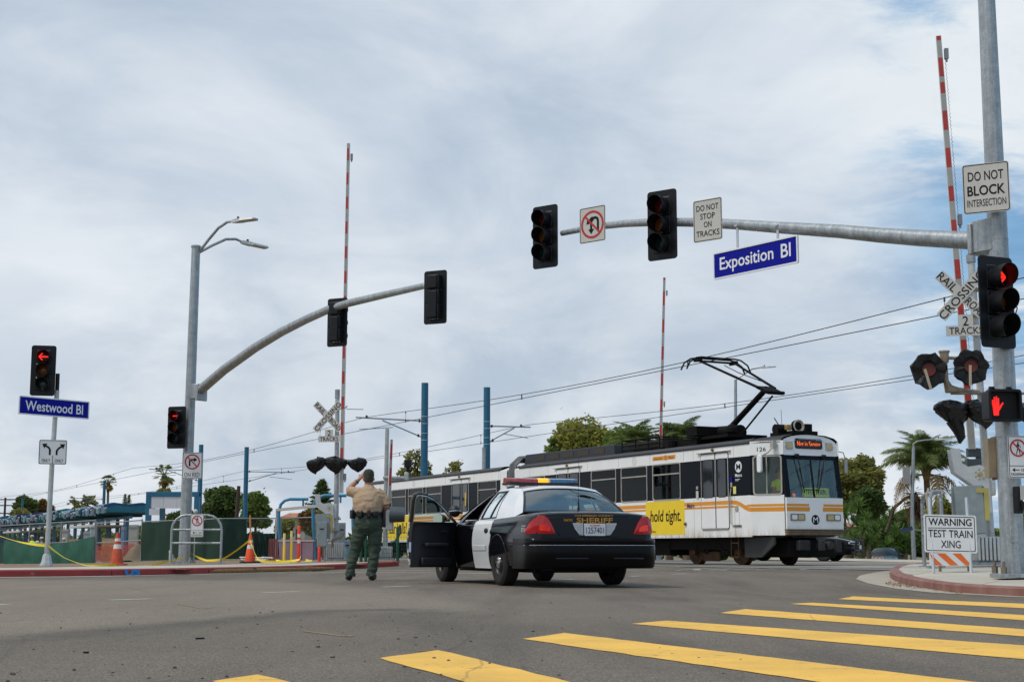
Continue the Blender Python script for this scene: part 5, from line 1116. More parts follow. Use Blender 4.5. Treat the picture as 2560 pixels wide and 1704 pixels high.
# cards inside the windows
wt=[o for o in T.children if o.name.startswith('window') and not o.name.startswith('window_band')]
def card(s0,s1,z0,z1,lines,y=.06):
    mb=MB(); mb.prism([(s0,z0),(s1,z0),(s1,z1),(s0,z1)],y,y+.004); c=mb.build('window_card',mat('window_card_yellow',(.78,.70,.03),.5),T,False)
    for w_,zz,ww,hh in lines: letters(w_,ww,hh,ink,c,((s0+s1)/2-.08,y-.002,zz),bold=.01)
card(-4.50,-3.26,2.04,2.40,(('TEST TRAIN',.92,.13,.13),)[:0] or (('TEST TRAIN',2.30,.92,.12),('NOT IN SERVICE',2.12,.92,.085)))
card(-21.75,-20.9,2.02,2.40,(('TEST TRAIN',2.29,.64,.10),('NOT IN SERVICE',2.12,.64,.07)))
mb=MB(); mb.prism([(-15.75,2.50),(-14.53,2.50),(-14.53,2.69),(-15.75,2.69)],.05,.06); c=mb.build('side_sign',trub,T,False); letters('Not in Service',1.0,.10,mat('led_dim',(.30,.05,.03),.5),c,(-15.14,.047,2.59))
# ------------------------------------------------------------------ cars
paint_blk=mat('car_black',(.004,.004,.006),.09,0,.1,4,coat=.15,spec=.25,rvar=.02); paint_wht=mat('car_white',(.70,.715,.73),.18,0,.04,3,coat=.6,rvar=.03)
car_int=mat('car_interior',(.010,.010,.012),.8,0,.2,5); trim=mat('car_trim',(.012,.012,.013),.45,0,.1,6); chrome=mat('chrome',(.60,.60,.60),.15,.9,.1,6)
carglass=glass('car_glass',(.62,.72,.68),1.7); sheriff_y=mat('sheriff_gold',(.92,.50,.075),.45,0,.06,6)
tail=mat('tail_lens',(.34,.008,.012),.10,0,.25,7,coat=.25,emit=(.5,.0,.01),es=.10)
def pch(x,xs,ys):                               # smooth curve through key values
    n=len(xs)
    if x<=xs[0]: return ys[0]
    if x>=xs[-1]: return ys[-1]
    i=max(k for k in range(n-1) if xs[k]<=x); h=xs[i+1]-xs[i]; t=(x-xs[i])/h
    def sl(k):
        if k==0 or k==n-1: return 0 if k==0 else 0
        a=(ys[k]-ys[k-1])/(xs[k]-xs[k-1]); b=(ys[k+1]-ys[k])/(xs[k+1]-xs[k]); return 0 if a*b<=0 else 2*a*b/(a+b)
    m0,m1=sl(i)*h,sl(i+1)*h
    return (2*t**3-3*t**2+1)*ys[i]+(t**3-2*t**2+t)*m0+(-2*t**3+3*t**2)*ys[i+1]+(t**3-t**2)*m1
KX=[-1.36,-1.33,-1.24,-1.05,-.6,0,.7,1.5,2.2,2.9,3.4,3.7,3.86,3.92]
K_w=[.80,.86,.925,.955,.972,.98,.982,.982,.978,.965,.94,.90,.84,.78]
K_sh=[.93,.96,.985,.995,.985,.97,.955,.95,.945,.90,.855,.80,.74,.70]   # shoulder height
K_zt=[.97,1.005,1.045,1.065,1.06,1.0,.98,.98,1.0,.96,.905,.845,.775,.72]
K_zb=[.42,.38,.34,.30,.25,.22,.21,.21,.21,.23,.26,.28,.30,.36]
def sect(x):
    w=pch(x,KX,K_w); sh=pch(x,KX,K_sh); zt=pch(x,KX,K_zt); zb=pch(x,KX,K_zb)
    return [(0,zb),(.55*w,zb),(.86*w,zb+.01),(.945*w,zb+.05),(.965*w,zb+.13),(.985*w,.46),(w,.58),(w*1.0,.68),(.99*w,.78),(.972*w,sh-.09),(.950*w,sh-.03),(.915*w,sh+.004),(.84*w,sh+.012+.25*(zt-sh)),(.6*w,sh+.72*(zt-sh)+.008),(.3*w,zt-.004),(0,zt)]
def side_y(x,z):
    p=sect(x)[3:12]
    for a,b in zip(p,p[1:]):
        if a[1]<=z<=b[1]: t=(z-a[1])/(b[1]-a[1]); return a[0]+(b[0]-a[0])*t
    return p[0][0] if z<p[0][1] else p[-1][0]
def boolean(o,cutters):
    for c in cutters:
        m=o.modifiers.new('b','BOOLEAN'); m.object=c; m.operation='DIFFERENCE'; m.solver='EXACT'; m.material_mode='TRANSFER'
    bpy.context.view_layer.update(); me=evaluated(o); old=o.data; o.modifiers.clear(); o.data=me; bpy.data.meshes.remove(old)
    for c in cutters: drop(c)
def wheel(parent,x,y,side,r=.335,cap=True):
    M=Matrix.Translation((x,y,r))@Matrix.Rotation(R(90)*(-side),4,'X')      # local z points outwards
    mb=MB(); pr=[(.20,-.11),(.27,-.118),(r-.03,-.112),(r-.006,-.085)]
    for k in range(5): z=-.07+k*.035; pr+=[(r,z-.012),(r,z+.012),(r-.008,z+.014),(r-.008,z+.020)]
    pr=pr[:-2]+[(r-.006,.085),(r-.03,.112),(.27,.12),(.215,.108),(.205,.09)]
    mb.lathe(pr,40,0,M); ty=mb.build('tyre',rubber,parent,True,40)
    mb=MB(); mb.lathe([(.205,.095),(.20,.075),(.185,.06),(.15,.055),(.12,.088),(.085,.098),(.05,.098),(.001,.098)],32,0,M)
    rim=mb.build('rim',mat('steel_rim',(.022,.022,.024),.4,.5,.3,8),ty)
    for k in range(8):
        a=k*math.pi/4; c=M@Vector((.155*math.cos(a),.155*math.sin(a),.056)); mb=MB(); n_=(M.to_3x3()@Vector((0,0,1))).normalized()
        mb.cyl(c,c+n_*.006,.022,None,10); mb.build('vent_hole',matte_black,rim)
    if cap:
        mb=MB(); mb.lathe([(.085,.095),(.082,.118),(.06,.126),(.03,.122),(.001,.128)],24,0,M); mb.build('hub_cap',chrome,rim)
        for k in range(5):
            a=k*1.2566; c=M@Vector((.055*math.cos(a),.055*math.sin(a),.122)); mb=MB(); mb.cyl(c,c+(M.to_3x3()@Vector((0,0,1))).normalized()*.008,.010,None,6); mb.build('lug_nut',mat('nut_brown',(.16,.12,.08),.5,.4),rim)
    return ty
def sedan(name,loc,rz,label,cat,body_m,door_m,roof_m,open_door=False,police=True,lightbar=True,group=None,front=False):
    C=thing(name,loc,rz,label,cat,group)
    xs=sorted(set([-1.36,-1.355,-1.345,-1.33,-1.30,-1.27,-1.24,-1.2]+[round(-1.15+.1*k,3) for k in range(50)]+[3.8,3.86,3.9,3.92])); xs=[x for x in xs if x<=3.92]
    rows=[]
    for x in xs:
        s=sect(x); rows.append([(x,y,z) for y,z in s]+[(x,-y,z) for y,z in s[-2:0:-1]])
    mb=MB(); n=len(rows[0]); mb.add([p for r_ in rows for p in r_],[(i*n+j,(i+1)*n+j,(i+1)*n+(j+1)%n,i*n+(j+1)%n) for i in range(len(rows)-1) for j in range(n)]+[tuple(range(n)),tuple((len(rows)-1)*n+j for j in range(n-1,-1,-1))])
    body=mb.build('body',[body_m,car_int],C,True,32)
    me=body.data; bm=bmesh.new(); bm.from_mesh(me); bmesh.ops.recalc_face_normals(bm,faces=bm.faces[:]); bm.to_mesh(me); bm.free()
    cut=[]
    for x in (0,2.91):
        for s in (-1,1):
            c=MB(); c.cyl((x,s*.56,.345),(x,s*1.2,.345),.385,None,40); cut.append(c.build('cut',car_int,None,True,30))
    c=MB(); c.box((1.10,0,.80),(2.20,1.66,.90)); cut.append(c.build('cut',car_int,None,False))
    if open_door:
        c=MB(); c.prism([(1.16,.30),(2.06,.30),(2.14,.42),(2.16,1.3),(1.16,1.3)],.5,1.2); cut.append(c.build('cut',car_int,None,False))
    boolean(body,cut)
    body.data.set_sharp_from_angle(angle=R(32))
    # arch lips
    for x in (0,2.91):
        for s in (-1,1):
            pts=[(x+.392*math.cos(R(a)),s*(side_y(x+.392*math.cos(R(a)),.345+.392*math.sin(R(a)))-.004),.345+.392*math.sin(R(a))) for a in range(-8,189,7)]
            MB().tube(pts,.011,6).build('arch_lip',body_m,body)
    for x in (0,2.91):
        for s in (-1,1): wheel(C,x,s*.845,s)
    mb=MB(); mb.box((1.2,0,.24),(3.6,1.2,.10)); mb.box((-.7,0,.33),(.9,1.0,.16)); mb.box((-.55,.25,.28),(.7,.30,.14)); mb.cyl((0,-.7,.33),(0,.7,.33),.06); mb.ball((0,0,.33),.14,10); mb.tube([(-.4,-.5,.24),(-1.15,-.52,.27)],.04,8); mb.tube([(-.4,.5,.24),(-1.15,.52,.27)],.04,8); mb.build('underbody',matte_black,C,True,30)
    # doors: panels lying on the body side
    def door_panel(xr,xf,z0,z1,s,th=.006):
        mb=MB(); N_=22; rows=[]; 
        for i in range(N_+1):
            z=z0+(z1-z0)*i/N_; a,b=xr(z),xf(z); rows.append([(a+(b-a)*j/14,s*(side_y(a+(b-a)*j/14,z)+th),z) for j in range(15)])
        mb.grid(rows,0,s<0); e=[(0,1),(1,0)]
        bl=len(mb.v); rim=[r_[0] for r_ in rows]+rows[-1][1:]+[r_[-1] for r_ in rows[::-1]][1:]+rows[0][::-1][1:]
        inn=[(x,y-s*.03,z) for x,y,z in rim]; k=len(rim); mb.add(rim+inn,[(i,(i+1)%k,(i+1)%k+k,i+k) for i in range(k)])
        return mb
    arch_x=lambda z: .30 if z>.80 else .345+.0*z if z>.75 else max(.30,math.sqrt(max(0,.42**2-(z-.345)**2)))
    for s in (-1,1):
        o=door_panel(lambda z:max(arch_x(z),.30+.10*max(0,(z-.72))*0),lambda z:1.145,.245,.955,s).build('rear_door',door_m,C,True,40)
        for z0,h in ((.50,.09),):
            m2=MB(); N_=14; rows=[]
            for zz,off in ((z0,.006),(z0+.012,.016),(z0+h-.012,.016),(z0+h,.006)): rows.append([(.47+.64*j/N_,s*(side_y(.47+.64*j/N_,zz)+off),zz) for j in range(N_+1)])
            m2.grid(rows,0,s<0); m2.build('rub_strip',door_m,o)
        hx,hz=.50,.80; m2=MB(); m2.ball((hx,s*(side_y(hx,hz)+.010),hz),.075,12,0,(1.15,.25,.55)); m2.build('handle',trim,o)
        if not(open_door and s==1):
            o=door_panel(lambda z:1.165,lambda z:2.16 if z>.42 else 2.06+.1*(z-.245)/.175,.245,.94,s).build('front_door',door_m,C,True,40)
            m2=MB(); m2.ball((1.36,s*(side_y(1.36,.80)+.01),.80),.075,12,0,(1.15,.25,.55)); m2.build('handle',trim,o)
            m2=MB(); m2.ball((2.02,s*1.06,1.02),.12,12,0,(.55,1,.65)); m2.build('mirror',trim,o)
    # greenhouse
    def SP(u,t,s):          # u 0..5 along the belt, t 0..1 from belt to roof rail
        XB=[-.50,.22,1.10,1.17,1.98,2.16]; XR=[.00,.36,.93,1.00,1.20,1.30]
        i=min(int(u),4); f=u-i; xb=XB[i]+(XB[i+1]-XB[i])*f; xr=XR[i]+(XR[i+1]-XR[i])*f
        x=xb+(xr-xb)*t; yb=pch(xb,KX,K_w)*.915; zb=pch(xb,KX,K_sh)+.0
        yr=pch(xr,[-.1,.3,.7,1.3],[.585,.615,.62,.575]); zr=pch(xr,[-.1,.1,.4,.8,1.1,1.3],[1.40,1.415,1.43,1.43,1.415,1.385])
        bul=.035*math.sin(math.pi*t)
        return Vector((x,s*(yb+(yr-yb)*t+bul),zb+(zr-zb)*t))
    def patch(u0,u1,t0,t1,s,nu=8,nt=8,ins=0): 
        return [[SP(u0+(u1-u0)*i/nu,t0+(t1-t0)*j/nt,s)-Vector((0,s*ins,0)) for i in range(nu+1)] for j in range(nt+1)]
    def solid(P,name,m,parent,th=.035,flip=False,cen=Vector((.6,0,1.0))):
        mb=MB(); a,b=len(P),len(P[0]); Q=[[p+(cen-p).normalized()*th for p in r_] for r_ in P]
        mb.grid(P,0,flip); mb.grid(Q,0,not flip)
        rim=[(0,j) for j in range(b)]+[(i,b-1) for i in range(1,a)]+[(a-1,j) for j in range(b-2,-1,-1)]+[(i,0) for i in range(a-2,0,-1)]
        k=len(rim); mb.add([P[i][j] for i,j in rim]+[Q[i][j] for i,j in rim],[(i,(i+1)%k,(i+1)%k+k,i+k) for i in range(k)])
        return mb.build(name,m,parent,True,40)
    for s in (-1,1):
        f=(s<0)
        solid(patch(0,1,0,1,s),'rear_pillar',roof_m,C,.04,f)
        dm=door_m
        solid(patch(1,1.06,.0,1,s,2),'door_frame',dm,C,.03,f); solid(patch(1.94,2,.0,1,s,2),'door_frame',dm,C,.03,f); solid(patch(1.06,1.94,.93,1,s,8,2),'door_frame',dm,C,.03,f); solid(patch(1.06,1.94,0,.04,s,8,2),'door_frame',dm,C,.03,f)
        w=MB(); w.grid(patch(1.06,1.94,.04,.93,s,8,8,.012),0,f); w=w.build('rear_side_glass',carglass,C)
        solid(patch(1.06,1.94,.04,.09,s,8,2,-.003),'glass_seal',trim,w,.012,f); solid(patch(1.06,1.94,.90,.93,s,8,2,-.003),'glass_seal',trim,w,.012,f); solid(patch(1.06,1.09,.04,.93,s,2,8,-.003),'glass_seal',trim,w,.012,f); solid(patch(1.91,1.94,.04,.93,s,2,8,-.003),'glass_seal',trim,w,.012,f)
        solid([[SP(1.42-.20*(j/8)+.045*i/2,.04+.89*j/8,s) for i in range(3)] for j in range(9)],'quarter_bar',trim,w,.012,f)
        solid(patch(2,3,.0,1,s,2),'centre_pillar',trim,C,.05,f)
        solid(patch(4,5,0,1,s,3),'windscreen_pillar',body_m,C,.05,f)
        if not (open_door and s==1):
            w=MB(); w.grid(patch(3,4,.04,.95,s,8,8,.012),0,f); w.build('front_side_glass',carglass,C); solid(patch(3,4,.94,1,s,8,2),'door_frame',dm,C,.03,f)
    # roof
    P=[]
    for i in range(15):
        u=5*i/14 if False else None
    xr=[.00,.18,.36,.6,.93,1.1,1.30]; us=[0,.5,1,1.45,2,3.6,5]
    P=[]
    for u in us:
        L_=SP(u,1,1); row=[]
        for j in range(13):
            a=-1+2*j/12; row.append(Vector((L_.x+(.06 if u==5 else -.06 if u==0 else 0)*(1-a*a),L_.y*a,L_.z+.052*(1-abs(a)**2.4))))
        P.append(row)
    solid(P,'roof',roof_m,C,.04,False)
    # rear window and windscreen
    RBl=[Vector((-.62-.05*(1-a*a),.80*a,1.045+.012*(1-a*a))) for a in [-1+j/6 for j in range(13)]]
    RTl=[P[0][j]+Vector((-.060,0,-.042)) for j in range(13)]
    solid([[P[0][j].lerp(RTl[j],t)+Vector((0,0,.008*math.sin(math.pi*t))) for j in range(13)] for t in (0,.33,.66,1)],'rear_header',roof_m,C,.03,False)
    def RW(a,t): 
        j=(a+1)*6; i=min(int(j),11); f=j-i; b=RBl[i].lerp(RBl[i+1],f); q=RTl[i].lerp(RTl[i+1],f); p=b.lerp(q,t); n_=Vector((-.65,0,.7)); return p+n_*.03*math.sin(math.pi*t)
    A_=[-.98+1.96*k/16 for k in range(17)]
    w=MB(); w.grid([[RW(a,.03+.95*t/10) for a in A_] for t in range(11)],0,True); rw=w.build('rear_window',carglass,C)
    fl=True
    for a0,a1,t0,t1 in ((-1.0,-.955,0,1),(.955,1.0,0,1)): solid([[RW(a0+(a1-a0)*i/2,t0+(t1-t0)*j/8)+Vector((-.004,0,.006)) for i in range(3)] for j in range(9)],'window_border',trim,rw,.02,True)
    for t0,t1 in ((0,.045),(.955,1.0)): solid([[RW(-1+2*i/16,t0+(t1-t0)*j/2)+Vector((-.004,0,.006)) for i in range(17)] for j in range(3)],'window_border',trim,rw,.02,True)
    for s in (-1,1): solid([[SP(0,t/8,s).lerp(RW(s,t/8),k/3) for k in range(4)] for t in range(9)],'rear_pillar',roof_m,C,.04,s>0)
    WBl=[Vector((2.16+.10*(1-a*a),.90*a,.985+.02*(1-a*a))) for a in [-1+j/6 for j in range(13)]]; WTl=[P[-1][j] for j in range(13)]
    w=MB(); w.grid([[WBl[j].lerp(WTl[j],t/8)+Vector((.6,0,.7))*.03*math.sin(math.pi*t/8) for j in range(13)] for t in range(9)]); w.build('windscreen',carglass,C)
    # inside
    mb=MB(); mb.box((-.10,0,.93),(1.0,1.5,.05)); mb.build('parcel_shelf',car_int,C,False)
    for y in (-.40,.40):
        mb=MB(); mb.box((1.0,y,.82),(.16,.50,.62),0,0,0,R(-12)); mb.box((1.28,y,.52),(.5,.5,.16)); mb.box((.93,y,1.19),(.09,.26,.17)); mb.build('seat',car_int,C,True,30,.05)
    mb=MB(); mb.box((.25,0,.80),(.18,1.4,.42),0,0,0,R(-14)); mb.build('rear_seat',car_int,C,True,30,.05)
    mb=MB(); mb.box((1.93,0,.82),(.35,1.6,.26)); mb.build('dashboard',car_int,C,True,30,.05); mb=MB(); mb.lathe([(.17,0),(.19,.015),(.205,0),(.19,-.015),(.17,0)],24,0,Matrix.Translation((1.68,.40,.92))@Matrix.Rotation(R(-65),4,'Y')); mb.build('steering_wheel',trim,C)
    if police: mb=MB(); [mb.cyl((.86,-.55+.11*k,.7),(.82,-.55+.11*k,1.34),.006,None,5) for k in range(11)]; mb.box((.84,0,1.02),(.02,1.2,.03)); mb.build('cage',car_int,C,False)
    # bumpers
    bump_m=body_m if body_m is not paint_blk else mat('bumper_black',(.004,.004,.005),.22,0,.1,4,spec=.18,rvar=.03)
    def bump(x0,sg,nm):
        rows=[]
        prof=[(.0,.668),(.05,.672),(.082,.650),(.085,.60),(.075,.585),(.075,.575),(.088,.565),(.095,.48),(.085,.38),(.045,.29),(-.02,.255)]
        ph=[(y,0) for y in (-.60,-.45,-.3,-.15,0,.15,.3,.45,.60)]
        cv=[(.66+.325*math.sin(R(q)),.22*(1-math.cos(R(q)))) for q in (8,20,32,44,56,68,80,90)]
        ph=[(-y,o) for y,o in cv[::-1]]+ph+cv
        for y_,o in ph:
            rows.append([(x0+sg*(d*(1-.5*(o/.22))-o),(abs(y_)+.03*d*(o/.22))*(1 if y_>=0 else -1),z) for d,z in prof])
        # side returns towards the wheels
        for s,at_end in ((-1,False),(1,True)):
            end=rows[-1] if at_end else rows[0]; L_=[]
            for q in (.12,.28,.45):
                L_.append([(p[0]-sg*q,p[1]*(1.004),p[2] if p[2]>.5 else p[2]+.0) for p in end])
            if at_end: rows=rows+L_
            else: rows=L_[::-1]+rows
        mb=MB(); mb.grid(rows,0,sg>0); return mb.build(nm,bump_m,C,True,38)
    rb=bump(-1.36,-1,'rear_bumper'); bump(3.90,1,'front_bumper')
    for y0,y1 in ((-.72,-.24),(.12,.62)):
        pts=[]; mb=MB(); mb.add([(-1.452,y0,.405),(-1.452,y1,.405),(-1.438,y1-.04,.372),(-1.438,y0+.04,.372)],[(0,1,2,3)]); mb.build('bumper_pad',mat('pad_grey_blue',(.05,.06,.09),.35,0,.2),rb,False)
    MB().tube([(-1.36-.080*(1-.5*o/.22)+o,y*1.003,.578) for y,o in [(-.985,.22),(-.93,.10),(-.85,.035),(-.72,.003),(-.6,0),(0,0),(.6,0),(.72,.003),(.85,.035),(.93,.10),(.985,.22)]],.006,6).build('bumper_line',chrome,rb)
    # tail lights
    bx=lambda y: -1.365+.0*y if y<.76 else -1.365+.62*(y-.76)**1.2
    for s in (-1,1):
        plan=[(-1.372,.595),(-1.372,.63),(-1.371,.67),(-1.369,.71),(-1.362,.76),(-1.345,.815),(-1.30,.88),(-1.23,.928),(-1.14,.952)]
        ztop=[.745,.83,.905,.955,.985,.985,.945,.875,.79]; rows=[]
        for k in range(7):
            t=k/6; rows.append([(x-.012*math.sin(math.pi*(.15+.7*t)),s*(y+.012*(i/8)*math.sin(math.pi*(.15+.7*t))),.735+(zt-.735)*t) for i,((x,y),zt) in enumerate(zip(plan,ztop))])
        mb=MB(); mb.grid(rows,0,s>0); rim=[r_[0] for r_ in rows]+rows[-1][1:]+[r_[-1] for r_ in rows[::-1]][1:]+rows[0][::-1][1:-1]; kk=len(rim)
        mb.add(rim+[(x+.06,y-s*.05*(1 if abs(y)>.85 else 0),z) for x,y,z in rim],[(i,(i+1)%kk,(i+1)%kk+kk,i+kk) for i in range(kk)]); tl=mb.build('tail_light',tail,C,True,45)
        mb=MB(); r_=rows[1]; mb.add([(p[0]-.004,p[1],p[2]) for p in rows[1][2:6]]+[(p[0]-.004,p[1],p[2]) for p in rows[3][2:6]],[(0,1,5,4),(1,2,6,5),(2,3,7,6)]); mb.build('brighter_lens',mat('tail_lens_bright',(.75,.03,.02),.12,0,.3,9,coat=.8,emit=(.8,.01,.01),es=.18),tl)
    # boot lid seams, plate and reflectors
    mb=MB(); mb.tube([(-1.366,-.55,.76),(-1.366,-.52,.70),(-1.366,-.2,.69),(-1.366,.2,.69),(-1.366,.52,.70),(-1.366,.55,.76)],.005,5); mb.build('boot_seam',matte_black,C)
    mb=MB(); mb.tube([(-1.345,.80*a,.9985+.012*(1-a*a)) for a in [-1+k/8 for k in range(17)]],.004,5); mb.build('boot_edge',matte_black,C)
    FR=Matrix.Rotation(R(-90),3,'Z')
    def back(mb,x=-1.366):   # outline in (right as seen from behind, z) -> y=-right
        for i,v in enumerate(mb.v): mb.v[i]=(x+v[1],-v[0],v[2])
        return mb
    rz_b=R(-90)
    if not front:
        mb=MB(); mb.prism(rrect(.32,.17,.015,3,0,.795),-.014,.0); pl=back(mb).build('number_plate',sign_bright,C,False); letters('1257401',.27,.085,mat('plate_blue',(.025,.035,.13),.5),pl,(-1.382,0,.785),rot=(0,0,rz_b)); letters('CA EXEMPT',.16,.022,mat('plate_red',(.5,.05,.03),.5),pl,(-1.382,0,.853),rot=(0,0,rz_b))
        for s in (-1,1):
            mb=MB(); mb.prism([(s*.175,.715),(s*.175,.885),(s*.335,.885),(s*.295,.80),(s*.235,.722)],-.010,.02); rf=back(mb).build('reverse_light',mat('reverse_lens',(.52,.53,.55),.2,0,.15,20),C,False)
            for k in range(5): m2=MB(); m2.prism([(s*.178,.735+k*.03),(s*(.25+.014*k),.735+k*.03),(s*(.25+.014*k),.739+k*.03),(s*.178,.739+k*.03)],-.012,-.009); back(m2).build('lens_rib',mat('rib_grey',(.30,.31,.33),.3),rf,False)
        def onlid(o,zc,lift=.004):     # lay lettering on the curved tail panel
            for v in o.data.vertices:
                y=v.co.y+0; z=v.co.z
                zz=zc+z; xx=-1.366 if zz<.955 else -1.366+ (zz-.955)*.55 if zz<1.0 else -1.341+(zz-1.0)*1.9
                v.co=Vector((xx-lift,-v.co.x,zz))
            o.location=(0,0,0)
        o=letters('SHERIFF',.55,.070,sheriff_y,C,(0,0,0),bold=.02); onlid(o,.923)
        for v in o.data.vertices: v.co.y+=-.0
        o=letters('LOS ANGELES COUNTY',.58,.024,sheriff_y,C,bold=.005); onlid(o,.990)
        o=letters('006703',.13,.035,sheriff_y,C,bold=.02); onlid(o,.925)
        for v in o.data.vertices: v.co.y+=.40
        for (w_,x_,z_,ww,hh) in (('911',-1.04,.79,.13,.06),('EMERGENCY',-1.04,.845,.15,.02)):
            o=letters(w_,ww,hh,sign_letter,C,bold=.03)
            for v in o.data.vertices:
                x=x_-v.co.x*-1*-1; x=x_-(-v.co.x); z=z_+v.co.z; v.co=Vector((x_-v.co.x,side_y(x_-v.co.x,z)+.004,z))
            o.data.flip_normals()
    if police and not front:
        pass
    if police:
        mb=MB(); mb.tube([(-.72,-.02,1.07),(-.72,-.02,1.12)],.018,8); mb.tube([(-.72,-.02,1.12),(-.73,-.02,1.26)],[.014,.006],8); mb.tube([(-.73,-.02,1.26),(-.74,-.02,1.86)],.0025,4); mb.build('whip_antenna',trim,C)
        mb=MB(); mb.tube([(.25,-.28,1.47),(.25,-.28,1.485)],.09,14); mb.tube([(.1,.12,1.475),(.1,.12,1.515)],[.012,.008],6); mb.build('roof_puck',trim,C)
    if lightbar:
        lx,lz=.78,1.555; lb=MB(); lb.prism(rrect(1.15,.045,.02,4,0,0),-.16,.16)
        for i,v in enumerate(lb.v): lb.v[i]=(lx+v[1],-v[0],lz-.035+v[2])
        base=lb.build('lightbar',trim,C,True,30,.01)
        mb=MB()
        for s in (-1,1): mb.box((lx,s*.50,1.495),(.20,.09,.05)); 
        mb.build('lightbar_foot',sign_bright,C,True,30,.01)
        def lens(y0,y1,nm,m,taper=0):
            mb=MB(); rows=[]; K=8
            for k in range(K+1):
                y=y0+(y1-y0)*k/K; e=1
                if taper: q=(abs(y)-.35)/.235; e=1-.55*max(0,q)**2.2
                rows.append([(lx+d*e,y,lz+z) for d,z in ((-.15,-.035),(-.165,-.01),(-.15,.03),(-.10,.05),(.10,.05),(.15,.03),(.165,-.01),(.15,-.035))])
            mb.grid(rows,0,y1>y0); mb.add(rows[0],[tuple(range(8))]); mb.add(rows[-1],[tuple(range(7,-1,-1))]); return mb.build(nm,m,base,True,35)
        lens(.585,.10,'red_lens',mat('bar_red',(.30,.035,.035),.15,0,.25,14,coat=.6),1); lens(.10,-.07,'amber_lens',mat('bar_amber',(.85,.33,.02),.2,0,.3,14,emit=(1,.42,.01),es=.8),0); lens(-.07,-.10,'clear_lens',mat('bar_clear',(.60,.42,.33),.2),0); lens(-.10,-.585,'blue_lens',mat('bar_blue',(.03,.12,.23),.15,0,.3,14,coat=.6),1)
    if front:
        for s in (-1,1):
            mb=MB(); mb.box((3.80,s*.66,.665),(.18,.36,.15),0,s*R(-14)); mb.build('headlight',mat('car_headlight',(.62,.64,.66),.08,.2,.2,12),C,True,30,.03)
        mb=MB(); mb.box((3.90,0,.66),(.04,.70,.14)); mb.build('grille',chrome,C,False,0,.01)
        if police:
            mb=MB(); 
            for y in (-.38,.38): mb.box((4.06,y,.62),(.07,.07,.56)); 
            for z in (.42,.80): mb.box((4.06,0,z),(.06,1.3,.07))
            mb.build('push_bar',trim,C,False,0,.015)
            mb=MB(); mb.box((4.11,.10,.55),(.01,.30,.15)); mb.build('number_plate',sign_bright,C,False)
    return C
H_=R(19.5); rd_=Vector((-math.sin(H_),math.cos(H_),0))
ra=ground(1405,1461); axle=Vector((.70,22.15,0)); 
car=sedan('patrol_car',(axle.x,axle.y,gz(axle.x,axle.y)+.004),math.pi/2+H_,'black and white sheriff patrol car stopped in the street with its driver door wide open','car',paint_blk,paint_wht,paint_wht,True)
# the open driver's door
hinge=bpy.data.objects.new('open_door',None); COL.objects.link(hinge); hinge.parent=car; hinge.location=(2.13,.955,0); hinge.rotation_euler=(0,0,-R(66)); hinge['label']='driver door swung wide open showing its dark inner panel'
# hinge frame: door runs along -x, outer skin towards +y
def dpt(x,z,off): return (x-2.13,(side_y(x,z)-.955)+off,z)
zs=[.25+.70*i/18 for i in range(19)]
mb=MB(); rows=[[dpt(1.165+.965*j/12,z,.004) for j in range(13)] for z in zs]; mb.grid(rows,0,False)
mb.add([p for r_ in (rows[0],rows[-1]) for p in r_],[]); 
rim=[r_[0] for r_ in rows]+rows[-1][1:]+[r_[-1] for r_ in rows[::-1]][1:]+rows[0][::-1][1:-1]; k=len(rim); mb.add(rim+[(x,y-.03,z) for x,y,z in rim],[(i,(i+1)%k,(i+1)%k+k,i+k) for i in range(k)]); mb.build('outer_skin',paint_wht,hinge,True,40)
mb=MB(); rows=[[dpt(1.19+.93*j/12,z,-.03-.09*math.sin(math.pi*min(1,max(0,(j/12)*1.1)))**.4*(.55+.45*math.sin(math.pi*min(1,max(0,(z-.25)/.7))))) for j in range(13)] for z in zs]; mb.grid(rows,0,True); ip=mb.build('inner_panel',mat('door_inner',(.011,.0115,.015),.55,0,.3,5),hinge)
mb=MB(); rows=[[dpt(1.165,z,.002),dpt(1.165,z,-.10)] for z in zs]; mb.grid(rows,0,False); mb.build('door_edge',paint_blk,hinge)
mb=MB(); mb.box((-.52,-.155,.60),(.46,.07,.05)); mb.build('armrest',mat('armrest_grey',(.03,.03,.035),.4),ip,True,30,.015)
mb=MB(); mb.box((-.50,-.14,.34),(.62,.05,.12)); mb.build('door_pocket',mat('door_inner',(.011,.0115,.015)),ip,True,30,.02)
mb=MB(); mb.box((-.35,-.135,.80),(.12,.03,.03)); mb.build('handle',trim,ip,True,30,.008)
MB().box((-.968,-.05,.56),(.004,.05,.15)).build('edge_sticker',mat('sticker_blue_grey',(.30,.40,.52),.5),hinge,False)
MB().box((-.967,-.045,.33),(.008,.03,.09)).build('latch',chrome,hinge,False,0,.004)
# window frame of the open door, leaning in with the roof line
fr_=[(-.955,.945),(-.965,1.10),(-.99,1.28),(-.975,1.345),(-.90,1.375),(-.75,1.36),(-.58,1.305),(-.40,1.20),(-.20,1.06),(-.03,.945)]
off=lambda z:-.05-.30*max(0,(z-.95))
F3=[(x,off(z),z) for x,z in fr_]
MB().tube(F3,.024,8,0,True,1.0).build('window_frame',trim,hinge); MB().tube([(x+ (.022 if i<4 else .0),y-.02,z-(.022 if 3<i else 0)) for i,(x,y,z) in enumerate(F3)],.011,6).build('chrome_strip',chrome,hinge)
MB().tube([(x-(.02 if i<4 else 0),y+.015,z+(.018 if i>2 else 0)) for i,(x,y,z) in enumerate(F3)],.017,6).build('frame_seal',mat('frame_grey',(.16,.14,.12),.4,.3),hinge)
mb=MB(); mb.add(F3,[tuple(range(len(F3)))]); mb.build('door_glass',glass('door_pane',(.72,.82,.78),-.15),hinge,False)
